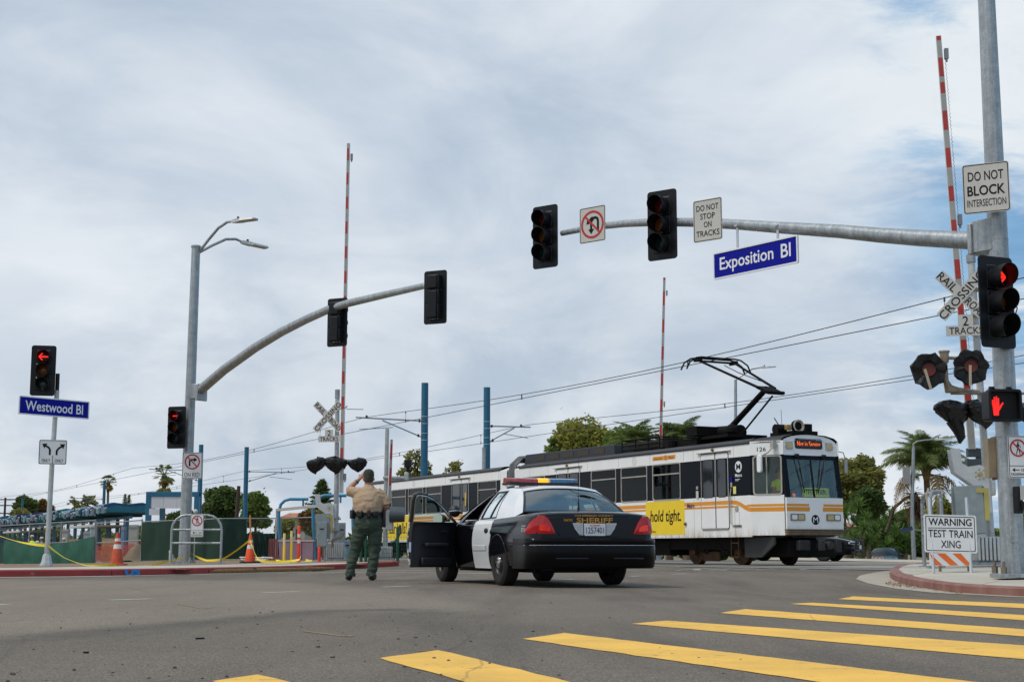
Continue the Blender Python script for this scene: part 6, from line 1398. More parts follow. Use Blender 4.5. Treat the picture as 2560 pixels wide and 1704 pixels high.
mb=MB(); mb.ball((-.16,.16,1.01),.12,14,0,(.55,1,.62)); mr=mb.build('wing_mirror',trim,hinge); 
mb=MB(); mb.prism(rrect(.19,.125,.035,4),-.004,0); o=mb.build('mirror_glass',mat('mirror_yellow',(.55,.55,.50),.03,.95,.05),mr,False); o.location=(-.225,.16,1.01); o.rotation_euler=(0,0,R(-82))
MB().cyl((-.10,.02,.99),(-.14,.12,1.0),.03,.03,8).build('mirror_stalk',trim,mr)
# spotlight on the windscreen pillar
mb=MB(); mb.ball((2.06,.98,1.13),.095,14,0,(1.0,1,1)); mb.cyl((1.98,.88,1.10),(2.06,.98,1.13),.02); sp_=mb.build('spotlight',trim,car); M=Matrix.Translation((2.06,.98,1.13))@Matrix.Rotation(R(8),4,'Y'); mb=MB(); mb.lathe([(.098,-.02),(.104,-.012),(.098,-.003)],24,0,M); mb.build('rim',chrome,sp_)
# other cars beyond the crossing
p=at(2118,1398,58); hd=math.atan2(-.45,.9); q=Vector((p.x,p.y,gz(p.x,p.y)))-Vector((math.cos(hd),math.sin(hd),0))*3.6
sedan('patrol_car',(q.x,q.y,gz(q.x,q.y)),hd,'black patrol car nosing out past the front of the train','car',paint_blk,paint_blk,paint_blk,False,True,False,None,True)
glass2=glass('parked_car_glass',(.35,.42,.45),.0)
cb=mat('car_blue_grey',(.03,.05,.075),.25,.3,.1,4,coat=.6)
Y=88; p=at(2236,1400,Y); hd=math.atan2(-.80,-.28); q=Vector((p.x,Y,-.72))
sedan('parked_car',(q.x+.3,q.y+3,gz(q.x,q.y)-.08),hd,'blue grey sedan half hidden by the crest of the street beside the planting','car',cb,cb,cb,False,False,False,None,True)
for o in [x for x in SC.objects if x.parent and x.parent.name.startswith('parked_car')]:
    for sl_ in o.material_slots:
        if sl_.material is carglass: sl_.link='OBJECT'; sl_.material=glass2
# ------------------------------------------------------------------ people
def remesh(mb,name,m,parent,vox=.013,it=6,label=None):
    me=bpy.data.meshes.new('tmp'); me.from_pydata(mb.v,[],mb.f); o=bpy.data.objects.new('tmp',me); COL.objects.link(o)
    r_=o.modifiers.new('r','REMESH'); r_.mode='VOXEL'; r_.voxel_size=vox; r_.use_smooth_shade=True
    s=o.modifiers.new('s','SMOOTH'); s.factor=.5; s.iterations=it
    bpy.context.view_layer.update(); me2=evaluated(o); drop(o); me2.materials.clear(); me2.materials.append(m); me2.polygons.foreach_set('use_smooth',[True]*len(me2.polygons)); me2.name=name
    return link(name,me2,parent)
def ell(mb,pts,radii,n=16,ax=(1,0,0)):
    """tube of elliptical rings: radii (a along ax, b across)"""
    pts=[Vector(p) for p in pts]; k=len(pts); vs=[]
    for i in range(k):
        T_=(pts[min(i+1,k-1)]-pts[max(i-1,0)]).normalized(); a=Vector(ax); a=(a-T_*a.dot(T_)); a=a.normalized() if a.length>1e-4 else Vector((0,1,0)); b=T_.cross(a); ra_,rb_=radii[i] if isinstance(radii[i],tuple) else (radii[i],radii[i])
        for j in range(n): q=2*math.pi*j/n; vs.append(pts[i]+a*math.cos(q)*ra_+b*math.sin(q)*rb_)
    mb.add(vs,[(i*n+j,i*n+(j+1)%n,(i+1)*n+(j+1)%n,(i+1)*n+j) for i in range(k-1) for j in range(n)]+[tuple(range(n-1,-1,-1)),tuple((k-1)*n+j for j in range(n))]); return mb
def folds(o,amp,sc,seed):
    from mathutils import noise
    me=o.data; co=np.empty(len(me.vertices)*3,dtype=np.float32); me.vertices.foreach_get('co',co); no=np.empty_like(co); me.vertices.foreach_get('normal',no); co=co.reshape(-1,3); no=no.reshape(-1,3)
    for i,(c,nn_) in enumerate(zip(co,no)):
        q=Vector((c[0]*sc[0]+seed,c[1]*sc[1],c[2]*sc[2])); d=noise.noise(q)+.5*noise.noise(q*2.3); d=abs(d)**.8*math.copysign(1,d); co[i]=c+nn_*d*amp
    me.vertices.foreach_set('co',co.ravel()); me.update()
skin=mat('skin',(.42,.20,.13),.5,0,.12,12); khaki=mat('khaki_shirt',(.44,.305,.195),.85,0,.08,3,.15,120); ogreen=mat('green_trousers',(.044,.066,.046),.9,0,.05,4,.15,120); leather=mat('black_leather',(.010,.010,.011),.4,0,.2,10); capm=mat('cap_green',(.034,.042,.026),.9,0,.15,8,.15,120)
OP=ground(918,1450); OF=thing('person',(OP.x,OP.y,OP.z),R(3),'officer in khaki shirt and green trousers seen from behind, one hand raised to his cap','person')
HIP=.98
legL=[(-.10,0,.98),(-.135,.0,.78),(-.215,.02,.50),(-.265,-.0,.30),(-.295,-.02,.12),(-.300,-.02,.07)]; legR=[(.10,0,.98),(.115,0,.78),(.115,.02,.50),(.100,-.0,.30),(.075,-.02,.12),(.072,-.02,.07)]
b=MB()
for lg in (legL,legR): ell(b,lg,[.125,.105,.075,.062,.048,.05])
ell(b,[(0,0,.86),(0,0,.96),(0,0,1.08),(0,0,1.25),(0,.0,1.42),(0,.0,1.52),(0,.01,1.57)],[(.17,.14),(.20,.155),(.19,.15),(.20,.15),(.20,.13),(.14,.10),(.07,.07)])
ell(b,[(0,.01,1.52),(0,.02,1.60),(0,.035,1.66)],[(.085,.085),(.073,.075),(.068,.072)])
ell(b,[(0,.05,1.60),(0,.045,1.66),(0,.04,1.72),(0,.04,1.78),(0,.04,1.84),(0,.04,1.87)],[(.045,.06),(.072,.09),(.078,.098),(.08,.10),(.066,.085),(.02,.03)])
for s in (-1,1): ell(b,[(s*.077,.03,1.69),(s*.088,.025,1.72),(s*.086,.022,1.755)],[.012,.02,.014],8)
b.ball((0,.145,1.715),.02,8)
# left arm raised, hand shading the eyes; right arm bent forward
ell(b,[(-.19,.0,1.50),(-.25,.02,1.50),(-.33,.06,1.515),(-.345,.09,1.545)],[.07,.065,.052,.05]); ell(b,[(-.345,.09,1.54),(-.285,.135,1.62),(-.20,.16,1.70),(-.165,.165,1.735)],[.052,.05,.036,.030])
ell(b,[(.20,.0,1.49),(.265,.0,1.42),(.305,-.01,1.30),(.300,.0,1.23)],[.072,.062,.055,.052]); ell(b,[(.305,.0,1.24),(.285,.12,1.22),(.20,.25,1.25)],[.053,.048,.034])
def hand(mb,w,d,up,s,curl=.5):
    """w wrist, d pointing direction, up = back-of-hand normal, s = side of the thumb"""
    w=Vector(w); d=Vector(d).normalized(); up=Vector(up); up=(up-d*up.dot(d)).normalized(); sd=d.cross(up)*s
    ell(mb,[w-d*.01,w+d*.04,w+d*.085],[(.028,.018),(.040,.016),(.040,.014)],12,sd)
    for k,(o,l) in enumerate(((.030,.070),(.010,.078),(-.011,.073),(-.031,.056))):
        p=w+d*.08+sd*o; q=p+d*l*.45-up*l*.12*curl; r_=q+d*l*.35-up*l*.35*curl; e_=r_+d*l*.18-up*l*.30*curl; ell(mb,[p-d*.02,p,q,r_,e_],[.009,.0095,.009,.0085,.007],8)
    p=w+d*.02+sd*.032; ell(mb,[p-sd*.012,p+sd*.02+d*.02-up*.01,p+sd*.032+d*.05-up*.02],[.014,.012,.009],8)
hand(b,(-.165,.165,1.735),(.55,.02,.62),(-.35,-.9,.1),-1,.3); hand(b,(.20,.25,1.25),(-.9,.35,.05),(0,.3,.9),1,.8)
for s,x,y in ((-1,-.30,-.02),(1,.075,-.02)): ell(b,[(x,y-.06,.05),(x,y+.02,.05),(x+s*.03,y+.15,.035)],[.045,.05,.035],10)
body_=remesh(b,'body',skin,OF,.008,2)
sh=MB()
ell(sh,[(0,0,1.10),(0,-.005,1.16),(0,-.012,1.25),(0,-.008,1.36),(0,.0,1.45),(0,.0,1.52),(0,.005,1.575),(0,.012,1.615)],[(.228,.185),(.250,.20),(.262,.205),(.272,.19),(.262,.165),(.205,.135),(.115,.10),(.082,.085)],24)
ell(sh,[(-.14,.0,1.475),(-.24,.02,1.495),(-.315,.045,1.515),(-.345,.06,1.52)],[.11,.098,.088,.09],16); ell(sh,[(.14,.0,1.475),(.235,.0,1.435),(.30,-.005,1.345),(.318,-.005,1.285)],[.11,.098,.088,.092],16)
so_=remesh(sh,'shirt',khaki,OF,.011,5); folds(so_,.010,(7,7,9),3.1); folds(so_,.005,(14,10,20),5.1)
tr=MB()
ell(tr,[(0,0,1.15),(0,-.005,1.08),(0,-.02,1.0),(0,-.02,.92),(0,-.01,.84),(0,0,.78)],[(.230,.185),(.238,.19),(.245,.195),(.240,.19),(.20,.155),(.12,.10)],24)
grow=lambda l:[(x,y,z) for x,y,z in l]
ell(tr,[(-.105,0,1.0),(-.135,0,.86),(-.17,.0,.70),(-.215,.02,.50),(-.262,0,.30),(-.292,-.01,.15),(-.300,-.01,.075)],[.13,.135,.118,.100,.088,.083,.094],18); ell(tr,[(.105,0,1.0),(.118,0,.86),(.120,0,.70),(.115,.02,.50),(.100,0,.30),(.078,-.01,.15),(.072,-.01,.075)],[.13,.135,.118,.100,.088,.083,.094],18)
to_=remesh(tr,'trousers',ogreen,OF,.011,4); folds(to_,.014,(5,5,13),8.3); folds(to_,.006,(12,12,22),2.3)
bt=MB()
ell(bt,[(0,0,1.115),(0,-.005,1.165)],[(.248,.203),(.255,.208)],28); be=bt.build('duty_belt',leather,OF,True,50)
for x,y,w_,h_,d_ in ((-.245,-.06,.09,.15,.12),(-.13,-.185,.11,.11,.08),(.02,-.212,.07,.13,.07),(.135,-.185,.10,.10,.08),(.255,-.03,.07,.30,.10)):
    m2=MB(); m2.box((x,y,1.12 if h_<.2 else 1.05),(w_,d_,h_),0,math.atan2(x,-y)*.8); m2.build('pouch',leather,be,True,30,.018)
cp=MB(); ell(cp,[(0,.04,1.765),(0,.04,1.80),(0,.04,1.855),(0,.045,1.885),(0,.045,1.90)],[(.094,.118),(.094,.118),(.088,.110),(.060,.075),(.015,.02)],22); co_=cp.build('cap',capm,OF,True,70)
m2=MB(); ell(m2,[(0,.15,1.785),(0,.20,1.78),(0,.245,1.765)],[(.085,.012),(.08,.010),(.05,.006)],14); m2.build('cap_peak',capm,co_); m2=MB(); m2.box((0,-.072,1.762),(.085,.02,.035)); m2.build('cap_strap',leather,co_,True,30,.01)
hr=MB(); ell(hr,[(0,.02,1.675),(0,.018,1.71),(0,.02,1.765)],[(.074,.092),(.083,.105),(.086,.108)],20); hr.build('hair',mat('hair_grey_brown',(.06,.042,.032),.8,0,.3,30),OF,True,70)
wa=MB(); wa.tube([(-.225,.153,1.675),(-.205,.160,1.692)],.044,12); wa.build('wristwatch',mat('watch_band',(.10,.10,.11),.3,.6),OF)
for s,x,y in ((-1,-.305,-.02),(1,.078,-.02)):
    bo=MB(); ell(bo,[(x,y-.085,.045),(x,y-.02,.065),(x+s*.015,y+.07,.06),(x+s*.03,y+.16,.045),(x+s*.035,y+.20,.035)],[(.045,.045),(.056,.06),(.054,.055),(.052,.04),(.02,.02)],14); ell(bo,[(x,y-.02,.03),(x,y-.015,.16)],[.06,.058],14); bb=remesh(bo,'boot',leather,OF,.010,3)
    for v in bb.data.vertices: v.co.z=max(v.co.z,.004)
# train staff in high visibility vests
def sitter(loc,rz,label,vis=(.62,.80,.04)):
    P_=thing('person',loc,rz,label,'person'); b=MB()
    ell(b,[(0,0,0),(0,.0,.2),(0,0,.42),(0,0,.52)],[(.17,.13),(.17,.13),(.17,.11),(.07,.07)]); ell(b,[(0,0,.50),(0,.02,.58)],[.055,.055]); ell(b,[(0,.03,.57),(0,.03,.66),(0,.03,.75),(0,.03,.79)],[(.05,.06),(.075,.09),(.07,.085),(.02,.03)])
    for s in (-1,1): ell(b,[(s*.17,0,.44),(s*.23,.03,.26),(s*.22,.10,.16)],[.06,.05,.045]); ell(b,[(s*.22,.10,.16),(s*.17,.32,.17),(s*.13,.38,.18)],[.042,.034,.04]); ell(b,[(s*.09,0,.03),(s*.11,.22,.02),(s*.12,.44,0)],[.09,.085,.065]); ell(b,[(s*.12,.43,.02),(s*.12,.46,-.2),(s*.12,.42,-.42),(s*.12,.52,-.45)],[.06,.055,.045,.04])
    remesh(b,'body',skin,P_,.018,2)
    v=MB(); ell(v,[(0,0,-.02),(0,0,.2),(0,0,.42),(0,0,.51)],[(.195,.155),(.19,.15),(.19,.13),(.09,.08)]); 
    for s in (-1,1): ell(v,[(s*.15,0,.44),(s*.225,.025,.28)],[.078,.07])
    vo_=remesh(v,'vest',mat('hi_vis_yellow',vis,.7,0,.1,8),P_,.02,2)
    for z in (.06,.14): m2=MB(); ell(m2,[(0,0,z),(0,0,z+.04)],[(.199,.159),(.199,.159)]); m2.build('vest_band',mat('hi_vis_orange',(.85,.17,.03),.6),vo_,True,50)
    h=MB(); ell(h,[(0,.01,.66),(0,.015,.74),(0,.02,.80)],[(.082,.098),(.08,.095),(.02,.03)]); h.build('hair',mat('hair_dark',(.015,.011,.009),.8),P_,True,60)
    return P_
tm=Matrix.Translation(T.location)@Matrix.Rotation(rz_t,4,'Z')
def intrain(x,y,z): return tm@Vector((x,y,z))
sitter(intrain(.10,.80,1.66),rz_t-R(90)+R(12),'train operator in a yellow and orange vest behind the cab side window')
sitter(intrain(-3.75,.55,1.42),rz_t+R(60),'passenger in a yellow vest inside the train behind the test train card'); sitter(intrain(-5.2,.60,1.50),rz_t-R(90),'seated passenger in a yellow vest seen dimly through a middle train window')
# ------------------------------------------------------------------ overhead line
def pole_at(px,Y,top): x=(px-1280)/F*Y; return Vector((x,Y,gz(x,Y))),at(px,top,Y).z
OP_=[('first',1061,66,957,-1),('second',1217,68.6,968,1),('third',503,107,1111,-1),('fourth',617,108,1117,1),('fifth',265,164,1200,-1),('sixth',63,226,1245,-1)]
LBL=['blue overhead line pole with a long bracket reaching left over the rear of the train','blue overhead line pole rising behind the train joint, its bracket reaching right','thin blue overhead line pole right behind the left signal mast','blue overhead line pole standing above the green screened fence, bracket to the right','small far blue overhead line pole rising from the station canopies','farthest blue overhead line pole beside the tree at the left']
for (nm,px,Y,tp,sd),lb in zip(OP_,LBL):
    b_,zt=pole_at(px,Y,tp); t=thing('line_pole',b_,0,lb,'overhead line pole','blue overhead line poles')
    r_=.165 if Y<100 else .17
    MB().tube([(0,0,0),(0,0,zt-b_.z)],[r_,r_*.95],18).build('pole',ocs_blue,t)
    z0=-b_.z; d=Vector((NX,NY,0))*sd
    v0=vof(b_.x,b_.y); L_=abs((1.32 if sd<0 else 9.5)-v0) if Y<100 else 3.2
    w=L_+.5; zm=6.35+z0; zc_=5.85+z0
    mb=MB(); mb.tube([d*.15+Vector((0,0,zm-.08)),d*w+Vector((0,0,zm-.05+.10*0))],.032,8); mb.build('bracket_tube',steel,t)
    mb=MB(); mb.tube([d*.15+Vector((0,0,zm-.80)),d*(w*.62)+Vector((0,0,zm-.13))],.028,8); mb.build('bracket_strut',steel,t)
    mb=MB(); mb.tube([d*(w*.62-.5)+Vector((0,0,zm-.42)),d*(w*.95)+Vector((0,0,zc_-.12+.05))],.018,6); mb.build('registration_arm',steel,t)
    mb=MB()
    for q in (d*.25+Vector((0,0,zm-.08)),d*.30+Vector((0,0,zm-.74)),d*L_+Vector((0,0,zm))): mb.ball(q,.06,8,0,(1,1,1.3))
    mb.build('insulators',mat('insulator_brown',(.10,.04,.025),.4),t)['kind']='stuff'
    if Y<100:
        mb=MB()
        for z in (zm-.22,zm+.10,zm-.95,zm-.65): mb.cyl((0,0,z),(0,0,z+.025),r_+.012,None,18)
        mb.build('pole_bands',mat('band_pale',(.45,.55,.60),.4),t)['kind']='stuff'
    if nm=='second': MB().cyl((-.12,-.12,.5),(-.12,-.12,at(0,1118,Y).z-b_.z),.10).build('riser_pipe',steel,t)
sup=[-200,-136,-75,-30.5,12]
for k,(v,lab,ph) in enumerate(((1.32,'pair of overhead wires above the train that its pantograph touches',-4.7),(9.5,'pair of overhead wires over the far track, passing behind the pantograph',-14.5))):
    t=thing('overhead_wire',(0,0,0),0,lab,'overhead wire','overhead wires with droppers')
    def mz(s):
        a=max([q for q in sup if q<=s] or [sup[0]]); b=min([q for q in sup if q>a] or [sup[-1]]); u=(s-a)/(b-a) if b>a else 0
        return 6.34-.46*math.sin(math.pi*max(0,min(1,u)))**1.2
    S=np.arange(-200,13,2.5); MB().tube([tuple(trk(s,v,mz(s))) for s in S],.012,5).build('messenger_wire',wire_m,t); MB().tube([tuple(trk(s,v,5.79-.0)) for s in S],.012,5).build('contact_wire',wire_m,t)
    s=ph+10.4*1
    while s>-120:
        a=trk(s,v,5.79); b=trk(s,v,mz(s)); mb=MB(); mb.cyl(a,b,.008,None,5); mb.cyl(a-Vector((0,0,.03)),a+Vector((0,0,.10)),.028,.02,6); mb.cyl(b-Vector((0,0,.08)),b+Vector((0,0,.02)),.024,.02,6); mb.build('dropper',wire_m,t); s-=10.4 if s>-60 else 14
# ------------------------------------------------------------------ fences
def fence_line(pts,label,name,hgt,screen,rails=(0.97,),post_step=3.0,group=None,frac=(0,1)):
    """pts: world ground points (x,y,z_ground). chain link on pipe posts; screen: list of (u0,u1,z0,z1) fabric panels"""
    o=Vector(pts[0]); t=thing(name,o,0,label,'fence',group); P=[Vector(p)-o for p in pts]
    D=[0]
    for a,b in zip(P,P[1:]): D.append(D[-1]+(b-a).length)
    L_=D[-1]
    def on(d):
        i=max(k for k in range(len(D)-1) if D[k]<=max(0,d)-1e-9 or k==0); f=(d-D[i])/(D[i+1]-D[i]); return P[i].lerp(P[i+1],f)
    n=max(1,round(L_/post_step))
    for k in range(n+1): q=on(L_*k/n); MB().cyl(q,q+Vector((0,0,hgt+.02)),.03,None,10).build('post',fence_w,t)
    for r_ in rails: MB().tube([on(L_*k/20)+Vector((0,0,hgt*r_)) for k in range(21)],.024,8).build('rail',fence_w,t)
    mb=MB(); st=.085; m_=int(L_/st); h2=hgt*.96; nh=int(h2/st)
    for k in range(-nh,m_):
        for sg in (1,-1):
            a0=k*st if sg==1 else (k+nh)*st; pa=[]
            d0,d1=k*st,(k+nh)*st
            c0=max(0,-d0/(d1-d0)) if d0<0 else 0; c1=min(1,(L_-d0)/(d1-d0)) if d1>L_ else 1
            if c1<=c0: continue
            za,zb=(c0,c1) if sg==1 else (1-c0,1-c1)
            A=on(d0+(d1-d0)*c0)+Vector((0,0,.04+h2*za)); B=on(d0+(d1-d0)*c1)+Vector((0,0,.04+h2*zb)); w=.0028; mb.add([A-Vector((0,0,w)),B-Vector((0,0,w)),B+Vector((0,0,w)),A+Vector((0,0,w))],[(0,1,2,3)])
    tag(mb.build('chain_link',fence_d,t,False),kind='stuff')
    for (u0,u1,z0,z1,m_,sag) in screen:
        rows=[]; K=40
        for i in range(9):
            f=i/8; row=[]
            for k in range(K+1):
                u=u0+(u1-u0)*k/K; q=on(L_*u); wv=.09*math.sin(k*1.3+f*2)*f*(1-f)*2+.05*math.sin(k*.5+3*f)+.012*math.sin(k*3.1+f*5)
                zt=z1-sag*math.sin(math.pi*k/K)**1.0; row.append(q+Vector((0,-.05-abs(wv)*1.2-(.10*sag*math.sin(math.pi*f) if sag else 0),z0+(zt-z0)*f)))
            rows.append(row)
        s_=MB().grid(rows,0,True).build('screen',m_,t)
    return t
def fp(px,Y,bias=0): x=(px-1280)/F*Y; return (x,Y,gz(x,Y)+.09)
zt=lambda px,py,Y: at(px,py,Y).z
A=fp(-60,75); B=fp(246,66); h1=zt(120,1309,70)-fp(120,70)[2]
fence_line([A,B],'chain link fence with a sagging bright green fabric, behind the slim signal post','chain_link_fence',h1,[(.30,1,.0,h1*.62,green_fab,.28),(0,.30,.05,h1*.55,mat('fence_mesh_green',(.012,.05,.04),.9,0,.2,3),.0)],(.985,.50),3.2,'construction fences')
A=fp(249,66); B=fp(362,62.5); h2=zt(300,1302,64)-fp(300,64)[2]
g_=fence_line([A,B],'chain link gate leaf without fabric, orange netting visible through it','fence_gate',h2,[],(.985,.50),5,'construction fences')
A=fp(363,62.5); B=fp(560,60); C_=fp(705,61); h3=zt(560,1294,60)-fp(560,60)[2]
fence_line([A,B,C_],'chain link fence with dark green screening behind the tube barrier and cone','chain_link_fence',h3,[(0,.80,.03,h3*.965,green_scr,0),(.80,.995,.03,h3*.62,green_scr,0),(.97,1,.03,h3*.96,green_scr,0)],(.985,.50),3.4,'construction fences')
A=fp(707,61); B=fp(812,59.0)
fence_line([A,B],'bare chain link fence behind the yellow posts','chain_link_fence',h3,[],(.985,.02),3.0,'construction fences')
# ------------------------------------------------------------------ roadside objects on the left
p=ground_col(490,43,.14); t=thing('tube_barrier',p,0,'grey steel tube barrier with a round-cornered top on the left pavement','barrier')
x0=at(427,1400,43).x-p.x; x1=at(552,1400,43).x-p.x; zt_=at(490,1287,43).z-p.z; r_=.42
arc=[(x0,0,0),(x0,0,zt_-r_)]+[(x0+r_-r_*math.cos(a),0,zt_-r_+r_*math.sin(a)) for a in (R(22),R(45),R(68),R(90))]+[(x1-r_+r_*math.sin(a),0,zt_-r_+r_*math.cos(a)) for a in (0,R(22),R(45),R(68),R(90))]+[(x1,0,0)]
MB().tube(arc,.036,12).build('tube_frame',steel,t)
for z in (zt_*.70,zt_*.425): MB().cyl((x0,0,z),(x1,0,z),.032,None,10).build('cross_tube',steel,t)
for x in (x0,x1): MB().box((x,0,.012),(.20,.16,.024)).build('foot_plate',steel,t,False)
q=at(492.5,1313,42.85); noped(q,0,.375,.655,'white no-pedestrian sign on the grey tube barrier','no pedestrian USE CROSSWALK signs')
q=at(489,1278,60.2); t=thing('ball_finial',(q.x,q.y,gz(q.x,q.y)),0,'round pale ball on a fence post above the tube barrier sign','ball'); MB().ball((0,0,q.z-gz(q.x,q.y)),.10,12).build('ball',mat('pale_ball',(.55,.53,.48),.5),t); MB().cyl((0,0,0),(0,0,q.z-gz(q.x,q.y)-.08),.03).build('post',fence_w,t)
def cone(px,py,up,label,s=1.0,om=cone_o,stake=None):
    p=ground(px,py,up); t=thing('traffic_cone',p,random.uniform(0,1),label,'traffic cone','orange traffic cones')
    mb=MB(); mb.lathe([(.152*s,.045),(.146*s,.05),(.098*s,.36*s),(.094*s,.37*s)],24); mb.build('cone_body',om,t)
    mb=MB(); mb.lathe([(.094*s,.37*s),(.078*s,.47*s)],24); mb.build('white_band',cone_w,t)
    mb=MB(); mb.lathe([(.078*s,.47*s),(.068*s,.54*s)],24); mb.build('cone_body',om,t)
    mb=MB(); mb.lathe([(.068*s,.54*s),(.058*s,.605*s)],24); mb.build('white_band',cone_w,t)
    mb=MB(); mb.lathe([(.058*s,.605*s),(.035*s,.73*s),(.028*s,.735*s),(.024*s,.72*s)],24); mb.build('cone_top',om,t)
    mb=MB(); mb.box((0,0,.022),(.40*s,.40*s,.044)); mb.build('base',om if om is not cone_o else rubber,t,True,30,.012)
    if stake: mb=MB(); mb.box((-.02,0,.95*s),(.045,.02,.62*s),0,0,0,R(-4)); mb.build('stake',mat('orange_stake',(.68,.28,.10),.7),t,False)
    return t
cone(625,1406,.14,'orange cone with an upright stake and yellow tape tied on, right of the tube barrier',1.12,cone_o,True); cone(292,1412,.13,'dirty faded orange cone in front of the chain link gate',1.18,cone_dirty)
c_=ground(871,1394,.14); cone(871,1394,.14,'orange cone half hidden behind the officer\'s leg',.95,cone_o)
def tape(pts,label,w=.066):
    tw_=0; mb=MB(); rows=[]; P=[Vector(p) for p in pts]; F_=[]
    for a,b in zip(P,P[1:]):
        n_=max(3,int((b-a).length/.18))
        for k in range(n_): u=k/n_; F_.append(a.lerp(b,u)+Vector((0,0,-.10*math.sin(math.pi*u)*min(1,(b-a).length/6))))
    F_.append(P[-1])
    for i,p in enumerate(F_):
        a=.9*math.sin(i*.41)+.6*math.sin(i*.13+1); rows.append([p+Vector((0,math.sin(a)*w/2,math.cos(a)*w/2)),p-Vector((0,math.sin(a)*w/2,math.cos(a)*w/2))])
    return tag(mb.grid(rows).build('caution_tape',tape_y),label,'tape','yellow caution tape')
tape([at(-60,1324,36),at(0,1339,36.2),at(53,1354.7,36.4),at(113,1363,36.4)],'yellow caution tape running from the left edge to the slim signal post')
tape([at(121,1363.6,36.4),at(160,1393,36.8),at(214,1412.5,37.2),at(267,1412.5,37.6),at(292,1410,37.8)],'yellow caution tape falling from the slim post to the dirty cone')
tape([at(330,1413,41),at(421,1402,43.4),at(462,1388,45.6),at(479.5,1383,45.7),at(516,1400,44.5),at(556,1397,44),at(590,1376,44),at(625,1348,44.2)],'yellow caution tape looped round the left mast and up to the staked cone')
tape([at(625,1350,44.2),at(644,1397,43),at(662,1403,42.6),at(715,1402.5,42),at(748,1398,42),at(752,1390,41.9)],'yellow caution tape trailing from the staked cone to the red post')
tape([at(690,1400,42.6),at(735,1404,42.2),at(780,1400.5,42.4),at(764,1399,42.8)],'loose yellow caution tape lying round the posts on the pavement')
def post_(px,py,top,Y,r_,m_,label,name='marker_post',cap=None,bands=False,cat='post'):
    p=ground_col(px,Y,.14); t=thing(name,p,0,label,cat); h_=at(px,top,Y).z-p.z
    mb=MB(); mb.lathe([(r_*1.05,0),(r_,.03),(r_*.95,h_-.02),(r_*.7,h_),(.001,h_)],18); mb.build('post',m_,t)
    if cap: MB().cyl((0,0,h_-.085),(0,0,h_+.005),r_*1.18,r_*1.1,18).build('cap',cap,t); MB().cyl((0,0,h_-.42),(0,0,h_-.12),r_*1.02,r_*1.02,18).build('label_wrap',mat('pale_yellow_wrap',(.66,.56,.28),.6,0,.2,20),t)
    if bands:
        MB().ball((0,0,h_-.02),r_*.95,12).build('ball_top',m_,t)
        for z in (h_-.26,h_-.42): MB().cyl((0,0,z-.05),(0,0,z+.045),r_*1.03,None,18).build('white_band',cone_w,t)
post_(716,1401,1324,42.2,.036,ylw,'yellow marker post with a black cap, left of the pair',cap=black); post_(733.5,1401,1318,42.3,.036,ylw,'yellow marker post with a black cap, beside the red post',cap=black); post_(752,1393,1315,42.4,.048,redp,'red marker post with two white bands and tape at its foot','marker_post',None,True)
post_(803,1396,1366,44.6,.048,redp,'short plain red stub post beside the grey cabinet','stub_post')
# purple wall and picket fence
def wallpan(px0,px1,top,Y,m_,label,cat,name,pick=False):
    a=fp(px0,Y); b=fp(px1,Y-.6); t=thing(name,a,math.atan2(b[1]-a[1],b[0]-a[0]),label,cat); L_=math.dist(a[:2],b[:2]); h_=at(px0,top,Y).z-a[2]
    if pick:
        n_=int(L_/.11)
        for k in range(n_+1): MB().box((k*.11,0,h_/2),(.035,.03,h_)).build('picket',m_,t,False)
        for z in (.12,h_*.9): MB().box((L_/2,.03,z),(L_,.03,.05)).build('rail',m_,t,False)
    else:
        n_=3
        for k in range(n_): MB().box((L_*(k+.5)/n_,0,h_/2),(L_/n_-.03,.10,h_)).build('panel',m_,t,False,0,.01)
        MB().box((L_/2,0,h_+.03),(L_+.05,.14,.06)).build('coping',mat('coping_pink',(.42,.30,.30),.7),t,False)
wallpan(679,704,1346,57,mat('picket_maroon',(.20,.06,.06),.7,0,.2),'dark red picket fence at the end of the green screen','fence','picket_fence',True)
wallpan(704,790,1353,56.5,mat('purple_wall',(.22,.145,.185),.8,0,.15,1.2),'low mauve panel wall behind the yellow posts','wall','panel_wall'); wallpan(700,822,1347,57.5,mat('maroon_fence',(.23,.085,.085),.7,0,.2),'low reddish picket railing behind the mauve wall','fence','picket_fence',True)
# blue tube arches and the pale beam
def arch_(pxs,pyt,Y,x1px,label,base_py):
    p=Vector((at(pxs,1380,Y).x,Y,gz(at(pxs,1380,Y).x,Y)+.1)); t=thing('tube_arch',p,0,label,'tube arch','blue tube arches'); h_=at(pxs,pyt,Y).z-p.z; L_=at(x1px,pyt,Y).x-p.x; r_=.42
    MB().tube([(.12,0,0),(.0,0,h_*.5),(-.02,0,h_-r_-.15)]+[(r_-r_*math.cos(a),0,h_-r_+r_*math.sin(a)) for a in (R(0),R(30),R(60),R(90))]+[(L_,0,h_+.0)],.062,12).build('tube',mat('tube_blue',(.04,.22,.36),.35,0,.1,5),t)
    MB().cyl((L_*.82,0,h_-.28),(L_*.82,0,h_),.04).build('drop_stub',mat('tube_blue',(.04,.22,.36)),t)
arch_(696,1247,60,771,'blue bent tube arch, left of two, above the mauve wall',1345); arch_(782,1238,57,866,'blue bent tube arch, right of two, beside the crossing mast',1345); arch_(882,1244,53,905,'blue bent tube arch peeking out behind the officer',1345)
a=at(692,1274,58); b=at(828,1261,54.5); t=thing('steel_beam',(a.x,a.y,gz(a.x,a.y)),0,'long pale steel beam level with the blue arches, left of the crossing mast','beam'); o=Vector((a.x,a.y,gz(a.x,a.y))); mb=MB()
